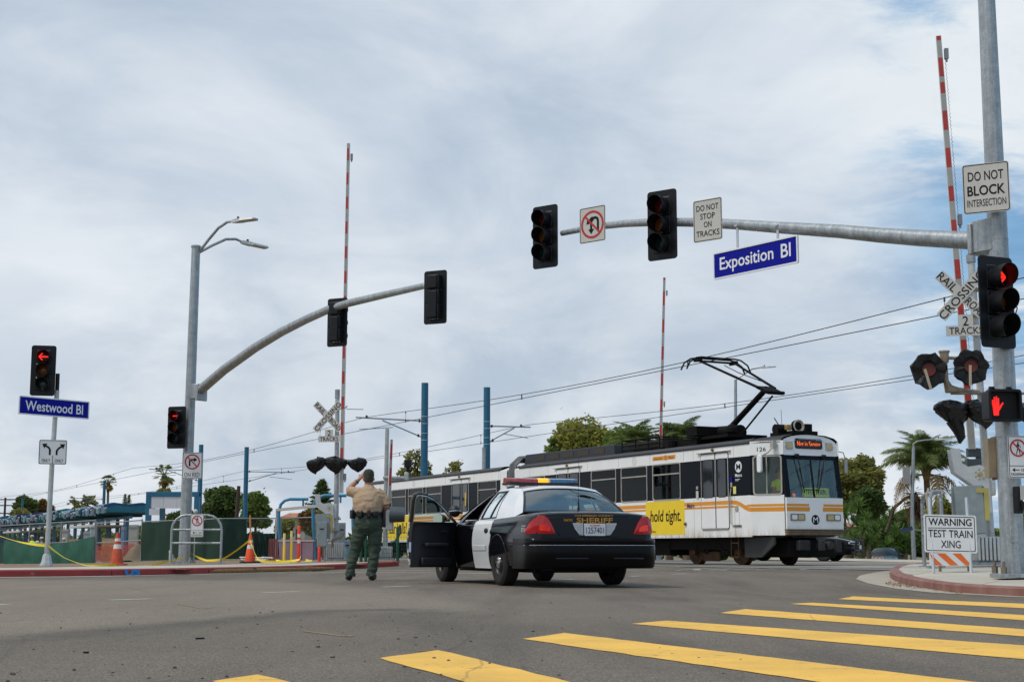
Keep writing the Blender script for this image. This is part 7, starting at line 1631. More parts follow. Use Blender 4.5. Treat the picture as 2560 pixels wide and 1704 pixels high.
d=(b-a); an=math.atan2(d.y,d.x); c=(a+b)/2-o; mb.box(c,(d.length,.10,.10),0,an,0,-math.asin(d.z/d.length)); mb.build('beam',mat('beam_pale',(.42,.41,.36),.5,.2),t,False)
for q in (a,b): MB().cyl((q.x-o.x,q.y-o.y,gz(q.x,q.y)-o.z),q-o,.04).build('support',steel_w,t)
# cabinets and green fence beside the track
def cabinet(px0,px1,py0,py1,Y,m_,label,legs=True):
    a=at(px0,py1,Y); b=at(px1,py0,Y); x=(a.x+b.x)/2; z=gz(x,Y)+.14; t=thing('signal_cabinet',(x,Y,z),R(8),label,'cabinet')
    w=b.x-a.x; h_=b.z-a.z; MB().box((0,0,a.z-z+h_/2),(w,.35,h_)).build('case',m_,t,False,0,.012); MB().box((0,-.18,a.z-z+h_/2),(w*.9,.012,h_*.93)).build('door',m_,t,False,0,.006); MB().box((-w*.05,-.19,a.z-z+h_*.72),(.12,.02,.03)).build('handle',ink,t,False)
    if a.z-z>.1:
        for s in (-1,1): MB().cyl((s*w*.3,0,0),(s*w*.3,0,a.z-z),.03).build('leg',steel,t)
zinc=mat('zinc',(.27,.31,.32)); cabinet(792,818,1304,1367,44.8,zinc,'pale grey electrical cabinet on legs, left of the crossing mast'); cabinet(845,864,1306,1368,46.6,zinc,'narrow grey cabinet behind the crossing mast'); cabinet(818,832,1315,1352,46.8,mat('white_box',(.52,.53,.53),.5),'small white cabinet behind the crossing mast pole'); cabinet(862,874,1349,1395,47.5,mat('pale_blue_case',(.16,.30,.40),.5),'pale blue cabinet at the officer\'s left leg')
a=fp(875,44.5); b=fp(1036,43.8); t=thing('mesh_fence',a,0,'dark green wire mesh fence along the track behind the officer','fence'); o=Vector(a); h_=at(992,1316,44).z-a[2]; gpn=mat('fence_green',(.01,.09,.055),.5,0,.1)
xs=[(at(px,1390,44.2).x-a[0]) for px in (900,912,992,1036)]
for x in xs: MB().cyl((x,0,0),(x,-.1,h_),.045,None,10).build('post',gpn,t)
mb=MB(); x0,x1=xs[0],xs[-1]
for k in range(int((x1-x0)/.05)): mb.box((x0+k*.05,0,h_*.42),(.006,.006,h_*.84))
for z in range(8): mb.box(((x0+x1)/2,0,.05+z*h_*.84/7.5),(x1-x0,.006,.006))
tag(mb.build('wire_mesh',gpn,t,False),kind='stuff')
# debris near the cone
a=at(601,1390,46); t=MB(); 
for q,w_ in (((585,1386),(608,1398)),((608,1398),(665,1399)),((600,1391),(660,1393)),((655,1391),(682,1393))): t.cyl(ground(q[0],q[1]+4,.17)+Vector((0,0,.04)),ground(w_[0],w_[1]+3,.17)+Vector((0,0,.03)),.028,None,6)
tag(t.build('pipe_offcuts',mat('white_pipe',(.55,.54,.50),.5),None),'white pipe offcuts lying on the pavement behind the staked cone','pipes',kind='stuff')
for px,py,tp,m_,lb in ((433.5,1404,1375,mat('pvc_white',(.62,.60,.57),.5),'short white pipe stub standing left of the mast foot'),(440,1404,1385,mat('pvc_blue',(.40,.52,.60),.5),'pale blue pipe stub at the mast foot')):
    p=ground_col(px,45.2,.14); t=thing('pipe_stub',p,0,lb,'pipe'); MB().cyl((0,0,0),(0,0,at(px,tp,45.2).z-p.z),.025,.028,10).build('pipe',m_,t); MB().cyl((0,0,at(px,tp,45.2).z-p.z-.07),(0,0,at(px,tp,45.2).z-p.z),.034,.034,10).build('pipe_cap',m_,t)
# ------------------------------------------------------------------ construction yard behind the fence
Yy=84
def yard(px,py,Y): q=at(px,py,Y); return q
t=fence_line([fp(249,70),fp(366,69)],'bright orange plastic netting fence on stakes behind the gate','netting_fence',.95,[],(),1.6); 
for o in [c for c in t.children if c.name.startswith('chain_link')]: o.data.materials[0]=cone_o
net=mat('orange_net',(.62,.085,.03),.7,0,.3,9)
K=MB(); rows=[]
a,b=Vector(fp(249,69.7))-Vector(fp(249,70)),Vector(fp(366,68.7))-Vector(fp(249,70))
for i in range(8):
    for q in range(1): pass
    rows.append([a.lerp(b,k/40)+Vector((0,-.05*math.sin(k*.9),(.06+i*.10+.05*math.sin(k*.6+i*.3)))) for k in range(41)])
for r_ in rows: K.tube(r_,.016,4)
for k in range(0,41,1): K.tube([rows[0][k],rows[7][min(40,k+1)]],.010,4)
tag(K.build('netting',net,t),kind='stuff')
mb=MB(); P=[]
for i in range(9):
    P.append([Vector((at(px,1400,67).x,66.5+i*.5,gz(0,60)-.1+.0+max(0,.85*math.exp(-((px-322)/22)**2-((i-4)/2.6)**2)+random.uniform(-.04,.04)))) for px in range(262,372,5)])
tag(mb.grid(P,0,False).build('dirt_mound',soil),'brown mound of dug soil behind the dirty cone and gate','soil heap')
def boxy(px0,px1,py0,py1,Y,m_,name,label,cat,d_=.6,group=None,onground=True):
    a=at(px0,py1,Y); b=at(px1,py0,Y); x=(a.x+b.x)/2; z=gz(x,Y)+.05 if onground else a.z; t=thing(name,(x,Y,z),random.uniform(-.2,.2),label,cat,group); w=b.x-a.x; h_=b.z-z
    return t,w,h_
for px0,px1,py0,lb in ((177,206,1347,'pale wooden crate stack in the yard left of the grey panel'),(258,292,1345,'brown cardboard-coloured crate behind the gate, left of the cone')):
    t,w,h_=boxy(px0,px1,py0,1372,88,wood,'wooden_crate',lb,'crate')
    for k in range(4): MB().box((0,-.31,h_*(k+.5)/4),(w,.03,h_/4-.02)).build('plank',wood,t,False)
    MB().box((0,0,h_/2),(w*.98,.58,h_)).build('box',wood,t,False)
for px0,px1,py0,m_,lb in ((210,227,1328,mat('grey_panel',(.30,.31,.37),.6),'grey lavender upright panel on the station platform'),(227,232,1314,mat('pale_post',(.55,.57,.57),.6),'tall white narrow post beside the grey panel'),(322,346,1311,mat('stone_panel',(.36,.35,.30),.8,0,.2),'grey stone ticket pillar behind the gate'),(156,173,1322,mat('stone_panel',(.36,.35,.30),.8),'pale stone ticket pillar left of the crates'),(304,314,1316,mat('blue_kiosk',(.14,.21,.36),.5),'blue and white station kiosk behind the dirty cone')):
    t,w,h_=boxy(px0,px1,py0,1372,96,m_,'station_pillar',lb,'pillar'); MB().box((0,0,h_/2),(w,.5,h_)).build('slab',m_,t,False,0,.02); MB().box((0,-.02,h_*.93),(w*1.04,.52,h_*.05)).build('top_band',mat('pillar_band',(.25,.26,.27),.6),t,False)
def worker(px,head,Y,rz,label):
    q=at(px,head,Y); z=q.z-1.0; t=sitter((q.x,q.y,q.z-.80),rz,label,(.80,.12,.03)); 
    m2=MB(); m2.ball((0,.02,.77),.11,10,0,(1,1.1,.75)); m2.build('hard_hat',mat('hat_white',(.6,.6,.58),.4),t)
worker(81,1338,86,R(160),'construction worker in an orange vest and white hard hat, leftmost behind the fence'); worker(105,1343,90,R(90),'construction worker in an orange vest, behind the slim post'); worker(160,1345,85,R(200),'construction worker in a bright orange shirt beside the wooden crates'); worker(94,1353,83,R(30),'stooping worker in orange between two others behind the green fabric')
# ------------------------------------------------------------------ station
slab_m=mat('platform_concrete',(.15,.14,.125),.9,0,.15,.5)
mb=MB(); rows=[]
for s in np.arange(-200,-87,4.0):
    r_=[]
    for v,z in ((3.2,-.6),(3.2,.62),(8.0,.62),(8.0,-.6)): q=trk(s,v,z); r_.append(tuple(q))
    rows.append(r_)
mb.grid(rows,0,True); mb.add(rows[-1],[(0,1,2,3)]); tag(mb.build('station_platform',slab_m),kind='structure')
teal=[mat('canopy_teal',(.012,.14,.19),.4,0,.2,2),mat('canopy_blue',(.012,.06,.15),.4,0,.2,2),mat('canopy_green',(.025,.17,.165),.4,0,.2,2),mat('canopy_teal',(.012,.14,.19)),mat('canopy_navy',(.006,.014,.045),.4,0,.2,2),mat('canopy_blue',(.012,.06,.15)),mat('canopy_purple',(.07,.045,.13),.4,0,.2,2),mat('canopy_green',(.025,.17,.165))]
pale=mat('canopy_pale_edge',(.30,.42,.47),.3)
def canopy(s,label,big,i):
    c=trk(s,5.6,.6); t=thing('platform_canopy',c,rz_t,label,'canopy','teal and blue platform canopies'); L_=10.2; H_c=2.75; rs=np.random.RandomState(i+50)
    for x in (-L_*.36,0,L_*.36): MB().cyl((x,0,0),(x,0,H_c),.17,None,10).build('post',ocs_blue,t)
    MB().box((0,0,H_c),(L_,.25,.22)).build('beam',ocs_blue,t,False)
    n_=9
    for k in range(n_):
        x=-L_/2+L_*(k+.5)/n_; m_=teal[(k*3+i*5)%8]; w=L_/n_*.94; h0=.15+rs.uniform(0,.35); h1=h0+rs.uniform(.35,.75); tl=rs.uniform(-.35,.35)
        q=MB(); prof=[(-2.0,h0),(-2.0,h1),(-1.2,h1+.18),(0,h1+.05),(1.2,h1+.2),(2.0,h1),(2.0,h0),(0,h0-.05)]
        v=[(x-w/2,y,H_c+z+tl*.3) for y,z in prof]+[(x+w/2,y,H_c+z-tl*.3) for y,z in prof]; q.add(v,[(j,(j+1)%8,(j+1)%8+8,j+8) for j in range(8)]+[tuple(range(7,-1,-1)),tuple(range(8,16))]); pn_=q.build('roof_panel',m_,t,False)
        q=MB(); q.box((x,-2.02,H_c+h1-.02),(w*.96,.05,.07),0,0,0,math.atan2(tl*.6,w)); q.build('pale_edge',pale,pn_,False)
        if k%2==0: q=MB(); q.box((x,-2.03,H_c+(h0+h1)/2-.04),(w*.6,.04,(h1-h0)*.5)); q.build('dark_opening',mat('canopy_navy',(.006,.014,.045)),pn_,False)
    MB().box((0,-1.2,H_c-.30),(L_*.9,.05,.10)).build('trim_rail',ocs_blue,t,False)
lab_c=['nearest blue and teal platform canopy, beside the blue portal frame','second platform canopy from the blue portal frame','third platform canopy from the blue portal frame','fourth platform canopy from the blue portal frame','fifth platform canopy, behind the slim signal post','sixth platform canopy, left of the slim signal post','seventh platform canopy near the left edge','eighth platform canopy, farthest down the platform']
for i,l in enumerate(lab_c): canopy(-99-i*11.2,l,True,i)
for s,L_,lb in ((-101,11,'flat tan shelter roof under the nearest canopies'),(-140,12,'farther flat tan shelter roof under the canopies')):
    c=trk(s,5.4,.6); t=thing('flat_shelter',c,rz_t,lb,'shelter'); MB().box((0,-.6,2.05),(L_,3.6,.14)).build('roof_slab',mat('shelter_tan',(.36,.29,.20),.7,0,.1),t,False,0,.02); MB().box((0,-2.42,2.07),(L_+.04,.06,.20)).build('fascia',mat('fascia_pale',(.50,.49,.46),.6),t,False)
    for x in (-L_*.4,0,L_*.4): MB().cyl((x,0,0),(x,0,2.0),.13,None,10).build('post',ocs_blue,t)
# blue portal frame with white panel
Y=104; a=at(368,1380,Y); b=at(489,1380,Y); z=gz(a.x,Y); zt_=at(0,1229,Y).z
t=thing('portal_frame',(a.x,Y,z),0,'blue square portal frame holding a white sign panel at the station entrance','portal')
for x in (0,b.x-a.x): MB().box((x,0,(zt_-z)/2),(.36,.36,zt_-z)).build('column',ocs_blue,t,False,0,.02)
MB().box(((b.x-a.x)/2,0,zt_-z-.16),(b.x-a.x+.36,.38,.34)).build('lintel',ocs_blue,t,False,0,.02)
wm=mat('panel_white',(.58,.58,.60),.6,0,.06,1.0); q=at(376,1270,Y); w=at(477,1239,Y); 
for k in range(3): MB().box(((q.x-a.x)+(w.x-q.x)*(k+.5)/3,-.1,(q.z+w.z)/2-z),((w.x-q.x)/3-.015,.08,w.z-q.z)).build('panel',wm,t,False)
q=at(374,1287,Y); w=at(400,1271,Y); MB().box(((q.x+w.x)/2-a.x,-.15,(q.z+w.z)/2-z),(w.x-q.x,.08,w.z-q.z)).build('lower_panel',wm,t,False)
MB().cyl(((at(403,1290,Y).x-a.x),0,0),((at(403,1290,Y).x-a.x),0,at(0,1270,Y).z-z),.12).build('inner_post',ocs_blue,t)
# utility pole far left, chimney post
Y=190; p=Vector((at(7,1380,Y).x,Y,-.9)); t=thing('utility_pole',p,0,'brown wooden utility pole with cross arms at the left edge','utility pole'); h_=at(7,1243,Y).z+.9; bw=mat('pole_brown',(.06,.035,.022),.9); MB().cyl((0,0,0),(0,0,h_),.17,.13,10).build('pole',bw,t)
for z,w_ in ((h_-.25,2.6),(h_-1.0,2.2),(h_-2.0,2.4)): MB().box((0,0,z),(w_,.12,.14)).build('cross_arm',bw,t,False)
Y=118; p=Vector((at(588,1380,Y).x,Y,-.4)); t=thing('utility_pole',p,0,'short dark pole top leaning above the left trees','utility pole'); MB().tube([(0,0,0),(.02,0,3),(.15,0,at(588,1214,Y).z+.4)],[.18,.17,.14],10).build('pole',bw,t)
# ------------------------------------------------------------------ right corner objects
p=ground_col(2366,23.6,.12); t=thing('warning_barricade',p,0,'A-frame barricade with white WARNING TEST TRAIN XING sign over orange stripes','barricade')
k_=23.6/F; X=lambda px: at(px,1380,23.6).x-p.x; Z=lambda py: at(2366,py,23.6).z-p.z
rx=R(-5)
mb=MB(); w_=.83; h_=(Z(1286)-Z(1381)); MB().prism(rrect(w_,h_,.03,4,0,0),0,.012)
def lean(o,z): o.location=(0,-.02+.0,z); o.rotation_euler=(R(-4),0,R(0)); return o
pnl=MB(); pnl.prism(rrect(w_,h_,.03,4),0,.012); pn=lean(pnl.build('panel',sign_bright,t,True,30),(Z(1286)+Z(1381))/2); pn.rotation_euler=(R(-4),R(-1.5)*-1,0)
bd=MB(); bd.ringp(rrect(w_-.05,h_-.05,.025),rrect(w_-.072,h_-.072,.018),-.002,0); bd.build('border',ink,pn,False)
bl=MB(); bar(bl,(-.355,.085),(.355,.095),.010,-.002,0); bl.build('rule_line',ink,pn,False)
letters('WARNING',.68,.115,ink,pn,(.0,-.002,.185),bold=.012); letters('TEST TRAIN',.70,.118,ink,pn,(0,-.002,.0),bold=.004); letters('XING',.31,.118,ink,pn,(0,-.002,-.165),bold=.004)
st_=MB(); hb=Z(1381)-Z(1413); st_.box((0,0,0),(.66,.02,hb)); bo=st_.build('striped_board',sign_bright,t,False); bo.location=(-.02,-.035,(Z(1381)+Z(1413))/2)
for k in range(-1,3):
    x=-.36+k*.245+.10; m2=MB(); pts=[(x-.10-.10,hb/2-.008),(x-.10+.03,hb/2-.008),(x+.13,-hb/2+.008),(x+.0,-hb/2+.008)]; pts=[(max(-.325,min(.325,a)),b) for a,b in pts]; 
    if pts[1][0]-pts[0][0]>.01 or pts[2][0]-pts[3][0]>.01: m2.prism(pts,-.0135,-.010); m2.build('orange_stripe',mat('barricade_orange',(.80,.16,.02),.5),bo,False)
lw=mat('leg_pale_blue',(.50,.55,.60),.5); 
for x in (-.30,.29): MB().tube([(x,-.06,0),(x+.015,.075,1.18)],.026,4).build('leg',lw,t,False)
bw2=mat('leg_weathered',(.22,.20,.15),.8,0,.2)
for x in (-.06,.40): MB().tube([(x+.03,.52,0),(x-.09,.08,1.12)],.024,4).build('rear_leg',bw2,t,False)
p=ground_col(2314,26.2,.12); t=thing('tube_barrier',p,0,'tall narrow grey tube frame standing behind the warning barricade','barrier'); h_=at(2314,1231,26.2).z-p.z; a_=Vector((.10,-.45,0)); b_=Vector((.16,.95,0))
MB().tube([a_,a_+Vector((0,0,h_-.15)),a_+Vector((.004,.1,h_-.03)),a_.lerp(b_,.3)+Vector((0,0,h_)),a_.lerp(b_,.7)+Vector((0,0,h_)),b_+Vector((0,-.1,h_-.03)),b_+Vector((0,0,h_-.15)),b_],.036,10).build('tube_frame',steel,t)
a2=Vector((-.10,-.5,0)); MB().tube([a2,a2+Vector((0,0,h_-.10)),a2+Vector((.06,.03,h_)),a2+Vector((.2,.05,h_))],.036,10).build('tube_frame',steel,t)
for z in (h_*.45,h_*.68): MB().cyl(a_+Vector((0,0,z)),b_+Vector((0,0,z)),.03).build('cross_tube',steel,t)
for q in (a2,b_): MB().box(q+Vector((0,0,.012)),(.18,.16,.024)).build('foot_plate',steel,t,False)
q=at(2320,1270,26.6); t=thing('hanging_strap',q,0,'pale twisted strap hanging inside the tube frame','strap'); MB().tube([(.02,0,.36),(.0,0,.2),(.03,0,-.1),(.06,0,-.40)],[.02,.045,.04,.02],6,0,True,.4).build('strap',mat('strap_beige',(.50,.44,.34),.7),t)
def lamp_post(px,base,top,Y,pts,label,armend):
    p=Vector((at(px,1380,Y).x,Y,gz(at(px,1380,Y).x,Y))); t=thing('street_lamp',p,0,label,'street lamp','far grey street lamps'); tp=at(px-4 if px<2000 else px,top,Y)-p
    MB().tube([(0,0,0),(0,0,tp.z*.5),(tp.x,0,tp.z)],[.13,.11,.085],12).build('pole',steel,t); e=[Vector((tp.x,0,tp.z))]+[at(a,b,Y)-p for a,b in pts]; lamp(t,e,0); return t
lamp_post(1843,1400,949,88,[(1860,935),(1880,922),(1905,918)],'slim grey street lamp rising behind the pantograph',None)
t=lamp_post(2284,1370,1118,80,[(2283,1110),(2292,1103),(2310,1100),(2340,1097.5)],'slim grey street lamp in front of the feathery palm',None); MB().box((-.22,0,at(0,1160,80).z-gz(0,80)),(.35,.3,.9)).build('meter_box',mat('meter_grey',(.28,.28,.28),.6),t,False)
q=at(2267,1323,78); t=thing('street_name_sign',q,R(-20),'small dark blue street name blade on the far street lamp','street name sign'); MB().box((0,0,0),(.62,.02,.20),0,0,0,R(-16)).build('blade',mat('blade_navy',(.02,.035,.10),.5),t,False); MB().cyl((.3,.03,0),(.9,.05,-.05),.02).build('bracket',steel,t)
def stripe_barr(px,py0,py1,Y,label):
    a=at(px,py1,Y); b=at(px,py0,Y); t=thing('striped_barricade',(a.x,Y,a.z),0,label,'barricade'); h_=b.z-a.z
    for z in (.75,.35): 
        o=MB(); o.box((0,0,h_*z),(.50,.03,h_*.28)); o=o.build('board',sign_bright,t,False)
        for k in (-1,0,1): m2=MB(); m2.prism([(k*.17-.07,-h_*.13),(k*.17+.01,-h_*.13),(k*.17+.07,h_*.13),(k*.17-.01,h_*.13)],-.018,-.0155); m2=m2.build('orange_stripe',mat('barricade_orange',(.80,.16,.02)),o,False); m2.location=(0,0,h_*z)
    for x in (-.2,.2): MB().box((x,.02,h_/2),(.04,.03,h_)).build('leg',lw,t,False)
stripe_barr(2194,1391,1401,64,'small orange striped barricade at the foot of the yucca bed')
# yellow water barriers and a white drum with green emblem behind the right gate
for px,py0,py1,lb in ((2436,1357,1404,'yellow plastic barrier block behind the crossing foundation'),(2556,1372,1408,'yellow plastic barrier block at the right edge behind the mast'),(2400,1388,1408,'low yellow plastic barrier behind the warning barricade')):
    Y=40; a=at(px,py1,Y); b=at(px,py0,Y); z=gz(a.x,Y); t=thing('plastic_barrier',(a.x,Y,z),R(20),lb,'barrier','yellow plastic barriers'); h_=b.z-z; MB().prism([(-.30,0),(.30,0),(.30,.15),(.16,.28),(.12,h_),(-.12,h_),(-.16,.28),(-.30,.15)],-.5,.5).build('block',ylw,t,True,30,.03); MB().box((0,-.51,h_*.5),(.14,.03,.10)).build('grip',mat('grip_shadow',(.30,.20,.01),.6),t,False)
q=at(2431,1350,52); z=gz(q.x,52); t=thing('recycling_cart',(q.x,52,z),0,'white cart with a green emblem behind the right crossing mast','cart'); hh=q.z-z+.25; MB().box((0,0,hh/2),(.9,.7,hh)).build('bin',mat('bin_white',(.68,.70,.70),.4),t,True,30,.05); MB().box((0,-.02,hh+.04),(.96,.78,.08)).build('lid',mat('bin_white',(.68,.70,.70)),t,True,30,.03); mb=MB(); mb.ringp(circ(.22,14,0,hh*.62),circ(.11,14,0,hh*.62),-.36,-.352); mb.build('emblem',mat('emblem_green',(.05,.40,.12),.5),t,False)
q=ground_col(2545,24.5,.12); t=thing('bollard_box',q,0,'small grey utility box with a pale round top beside the right mast foot','utility box'); MB().box((0,0,.22),(.14,.12,.40)).build('case',zinc,t,False,0,.01); MB().ball((-.02,0,.44),.07,10,0,(1.4,1,.5)).build('cap',sign_bright,t)
# small house roof seen through the yuccas
def house(px0,px1,pyr,pye,Y,label,wallc,roofc):
    a=at(px0,pye,Y); b=at(px1,pyr,Y); w=b.x-a.x; z=gz(a.x,Y)-.2; t=thing('house',((a.x+b.x)/2,Y,z),0,label,'house'); he=a.z-z; hr=b.z-z
    MB().box((0,2.5,he/2),(w*.94,5,he)).build('wall',mat(wallc[0],wallc[1],.9,0,.1),t,False)
    mb=MB(); mb.add([(-w/2,-.3,he),(w/2,-.3,he),(w/2,5.3,he),(-w/2,5.3,he),(-w*.36,2.5,hr),(w*.36,2.5,hr)],[(0,1,5,4),(1,2,5),(2,3,4,5),(3,0,4),(3,2,1,0)]); r_=mb.build('roof',mat(roofc[0],roofc[1],.8,0,.3,2),t,False)
    for x in (-w*.22,w*.2): MB().box((x,-.01,he*.55),(w*.16,.06,he*.36)).build('window',mat('house_window',(.03,.04,.05),.1),t,False)
house(2092,2150,1302,1316,84,'house with a salmon tiled roof glimpsed between the yuccas',('wall_cream',(.45,.40,.32)),('roof_salmon',(.46,.20,.13))); house(700,765,1279,1292,96,'house with an orange tiled roof behind the blue arches',('wall_cream',(.45,.40,.32)),('roof_orange',(.42,.15,.07)))
# ------------------------------------------------------------------ plants
def leafmat(name,dark,light,warm=None,rough=.6):
    m=mat(name,dark,rough,0,.1,.35,var2=light,island=.6,spec=.3)
    nt=m.node_tree; b=nt.nodes['Principled BSDF']
    N=nt.nodes.new; L=nt.links.new; tl=N('ShaderNodeBsdfTranslucent'); mx=N('ShaderNodeMixShader'); mx.inputs[0].default_value=.48
    src=b.inputs['Base Color'].links[0].from_socket; L(src,tl.inputs[0]); L(b.outputs[0],mx.inputs[1]); L(tl.outputs[0],mx.inputs[2]); L(mx.outputs[0],nt.nodes['Material Output'].inputs[0])
    return m
L_dark=leafmat('leaf_dark',(.042,.078,.022),(.165,.225,.06)); L_mid=leafmat('leaf_mid',(.08,.14,.03),(.28,.35,.08)); L_yel=leafmat('leaf_yellow_green',(.15,.18,.032),(.46,.43,.10)); L_olive=leafmat('leaf_olive',(.12,.135,.035),(.38,.36,.10)); L_rust=leafmat('leaf_rust',(0.12, 0.062, 0.016),(0.3, 0.17, 0.045)); L_palm=leafmat('palm_green',(.085,.135,.034),(.27,.31,.10)); L_gold=leafmat('palm_gold',(0.2, 0.125, 0.022),(0.42, 0.27, 0.06)); L_yucca=leafmat('yucca_green',(.045,.105,.02),(.19,.29,.065)); bark=mat('bark',(.085,.062,.042),.9,0,.3,6,.3,20); bark_p=mat('palm_bark',(.14,.10,.065),.9,0,.3,7,.4,18); deadtwig=mat('dead_twig',(.10,.075,.06),.9,0,.2,8)
def leaves(P,size,seed,name,m,parent,aspect=.5,droop=0.,jit=.4):
    """P: Nx3 leaf centres -> one joined mesh of small pointed leaves"""
    rs=np.random.RandomState(seed); n=len(P); a=rs.normal(size=(n,3)); a[:,2]=a[:,2]*.6-droop; a/=np.linalg.norm(a,axis=1)[:,None]; b=rs.normal(size=(n,3)); b-=a*(a*b).sum(1)[:,None]; b/=np.linalg.norm(b,axis=1)[:,None]
    s=size*(1+jit*rs.uniform(-1,1,n))[:,None]
    V=np.stack([P-a*s,P+b*s*aspect,P+a*s,P-b*s*aspect],1).reshape(-1,3).astype(np.float32)
    me=bpy.data.meshes.new(name); me.vertices.add(4*n); me.vertices.foreach_set('co',V.ravel()); me.loops.add(4*n); me.loops.foreach_set('vertex_index',np.arange(4*n,dtype=np.int32)); me.polygons.add(n); me.polygons.foreach_set('loop_start',np.arange(0,4*n,4,dtype=np.int32)); me.update(calc_edges=True); me.materials.append(m)
    return link(name,me,parent)
def clump_points(C,n,rs,shell=.55):
    """C: list of (x,y,z,rx,rz) clumps; points gather near the clump surfaces"""
    out=[]; w=np.array([c[3]**2 for c in C]); w=w/w.sum()
    for c,k in zip(C,(w*n).astype(int)):
        d=rs.normal(size=(k,3)); d/=np.linalg.norm(d,axis=1)[:,None]; r_=rs.uniform(shell,1,k)**.7*(1+.10*rs.normal(size=k)); out.append(np.array(c[:3])+d*r_[:,None]*np.array([c[3],c[3],c[4]]))
    return np.concatenate(out)
def tree(name,label,cat,px0,px1,ptop,pbot,Y,m,n,size,seed,clumps=16,base=None,group=None,trunk=True,depth=.8,open_=.0,irregular=.35,aspect=.5):
    """a crown filling photo pixels px0..px1, ptop..pbot at distance Y"""
    rs=np.random.RandomState(seed); a=at(px0,pbot,Y); b=at(px1,ptop,Y); cx=(a.x+b.x)/2; w=(b.x-a.x)/2; z0=gz(cx,Y)-.1; zc=(a.z+b.z)/2-z0; hh=(b.z-a.z)/2
    t=thing(name,(cx,Y,z0),0,label,cat,group); C=[]
    wide=w/hh
    if wide>2.2: clumps=max(clumps,int(wide*5))
    for k in range(clumps):
        if wide>2.2:
            r_=hh*rs.uniform(.42,.72); x_=-w+r_*.6+(2*w-1.2*r_)*((k*.618)%1); C.append((x_,rs.uniform(-1,1)*hh*.8,zc+rs.uniform(-.75,.45)*hh*.7,r_*1.2,r_)); continue
        for _ in range(30):
            p=rs.uniform(-1,1,3)
            if (p**2).sum()<1 and (p**2).sum()>.12: break
        r_=rs.uniform(.24,.46)*min(w,hh)*(1-open_*.75)*1.15; q=p*(1-irregular*.2)
        C.append((q[0]*(w-r_*.8),q[1]*w*depth*.7,zc+q[2]*(hh-r_*.75),r_*rs.uniform(.9,1.4),r_*rs.uniform(.65,1.0)))
    if trunk:
        mb=MB(); mb.tube([(0,0,-.1),(rs.uniform(-.1,.1),0,zc*.35),(rs.uniform(-.2,.2),0,zc-hh*.35)],[w*.09+.06,w*.07+.05,w*.045+.03],8)
        for c in C[:min(9,len(C))]:
            s0=Vector((0,0,max(.3,zc-hh*.6))); e=Vector(c[:3]); mb.tube([s0,s0.lerp(e,.5)+Vector((rs.uniform(-.2,.2),0,.15*hh)),e],[w*.04+.025,w*.025+.018,.012],6)
        mb.build('trunk',bark,t)
    P=clump_points(C,n,rs,.45); stray=np.array([np.array(C[rs.randint(len(C))][:3]) for _ in range(int(n*.04))])+rs.normal(size=(int(n*.04),3))*np.array([w,w*.6,hh])*.15
    leaves(np.concatenate([P,stray]),size,seed,'crown',m,t,aspect); return t
tree('broadleaf_tree','large dark green tree right of the left mast, behind the green fence','tree',498,612,1192,1332,130,L_dark,13000,.19,1,44,depth=.9); tree('broadleaf_tree','rounded green tree between two blue poles above the green fence','tree',600,682,1218,1335,128,L_mid,9000,.18,2,30); tree('broadleaf_tree','low dark shrub tree behind the white portal panel','tree',395,520,1272,1345,134,L_dark,5000,.24,33,14)
tree('shrub','yellow green bushes behind the bare chain link fence','bush',684,740,1290,1352,90,L_yel,3500,.16,3,12,trunk=False); tree('shrub','mixed rust and green bushes behind the blue arches','bush',742,850,1262,1352,92,L_olive,5200,.17,4,16,trunk=False); tree('shrub','low rust coloured shrub beside the orange roofed house','bush',746,800,1262,1320,88,L_rust,1500,.14,41,8,trunk=False)
# conifer
def conifer(px,top,bot,Y,wpx,label,seed,n):
    rs=np.random.RandomState(seed); a=at(px,bot,Y); z0=gz(a.x,Y); t=thing('conifer',(a.x,Y,z0),0,label,'tree'); H_=at(px,top,Y).z-z0; zb=a.z-z0; w=wpx/F*Y/2
    MB().tube([(0,0,0),(0,0,H_)],[.22,.03],8).build('trunk',bark,t); pts=[]; nb=46
    mb=MB()
    for k in range(nb):
        u=k/nb; z=zb+(H_-zb)*u; an=k*2.4; L_=w*(1-u)**.85*rs.uniform(.75,1.15)+.1; e=np.array([math.cos(an)*L_,math.sin(an)*L_,z+L_*.10]); s=np.array([0,0,z]); mb.tube([s,e],[.03,.01],4)
        q=rs.uniform(.12,1.05,int(n/nb))[:,None]; pts.append(s+(e-s)*q+rs.normal(size=(len(q),3))*np.array([.16,.16,.10])*w*.5*(1.15-q*.6))
    mb.build('branches',bark,t)['kind']='stuff'; leaves(np.concatenate(pts),.15,seed,'crown',L_dark,t,.22,.1)
conifer(804,1199,1300,112,92,'dark conifer with layered branches behind the blue arches',5,5200); conifer(312,1234,1262,230,14,'tiny far conifer, left of a pair above the canopies',6,500); conifer(322,1236,1262,232,13,'tiny far conifer, right of a pair above the canopies',7,500)
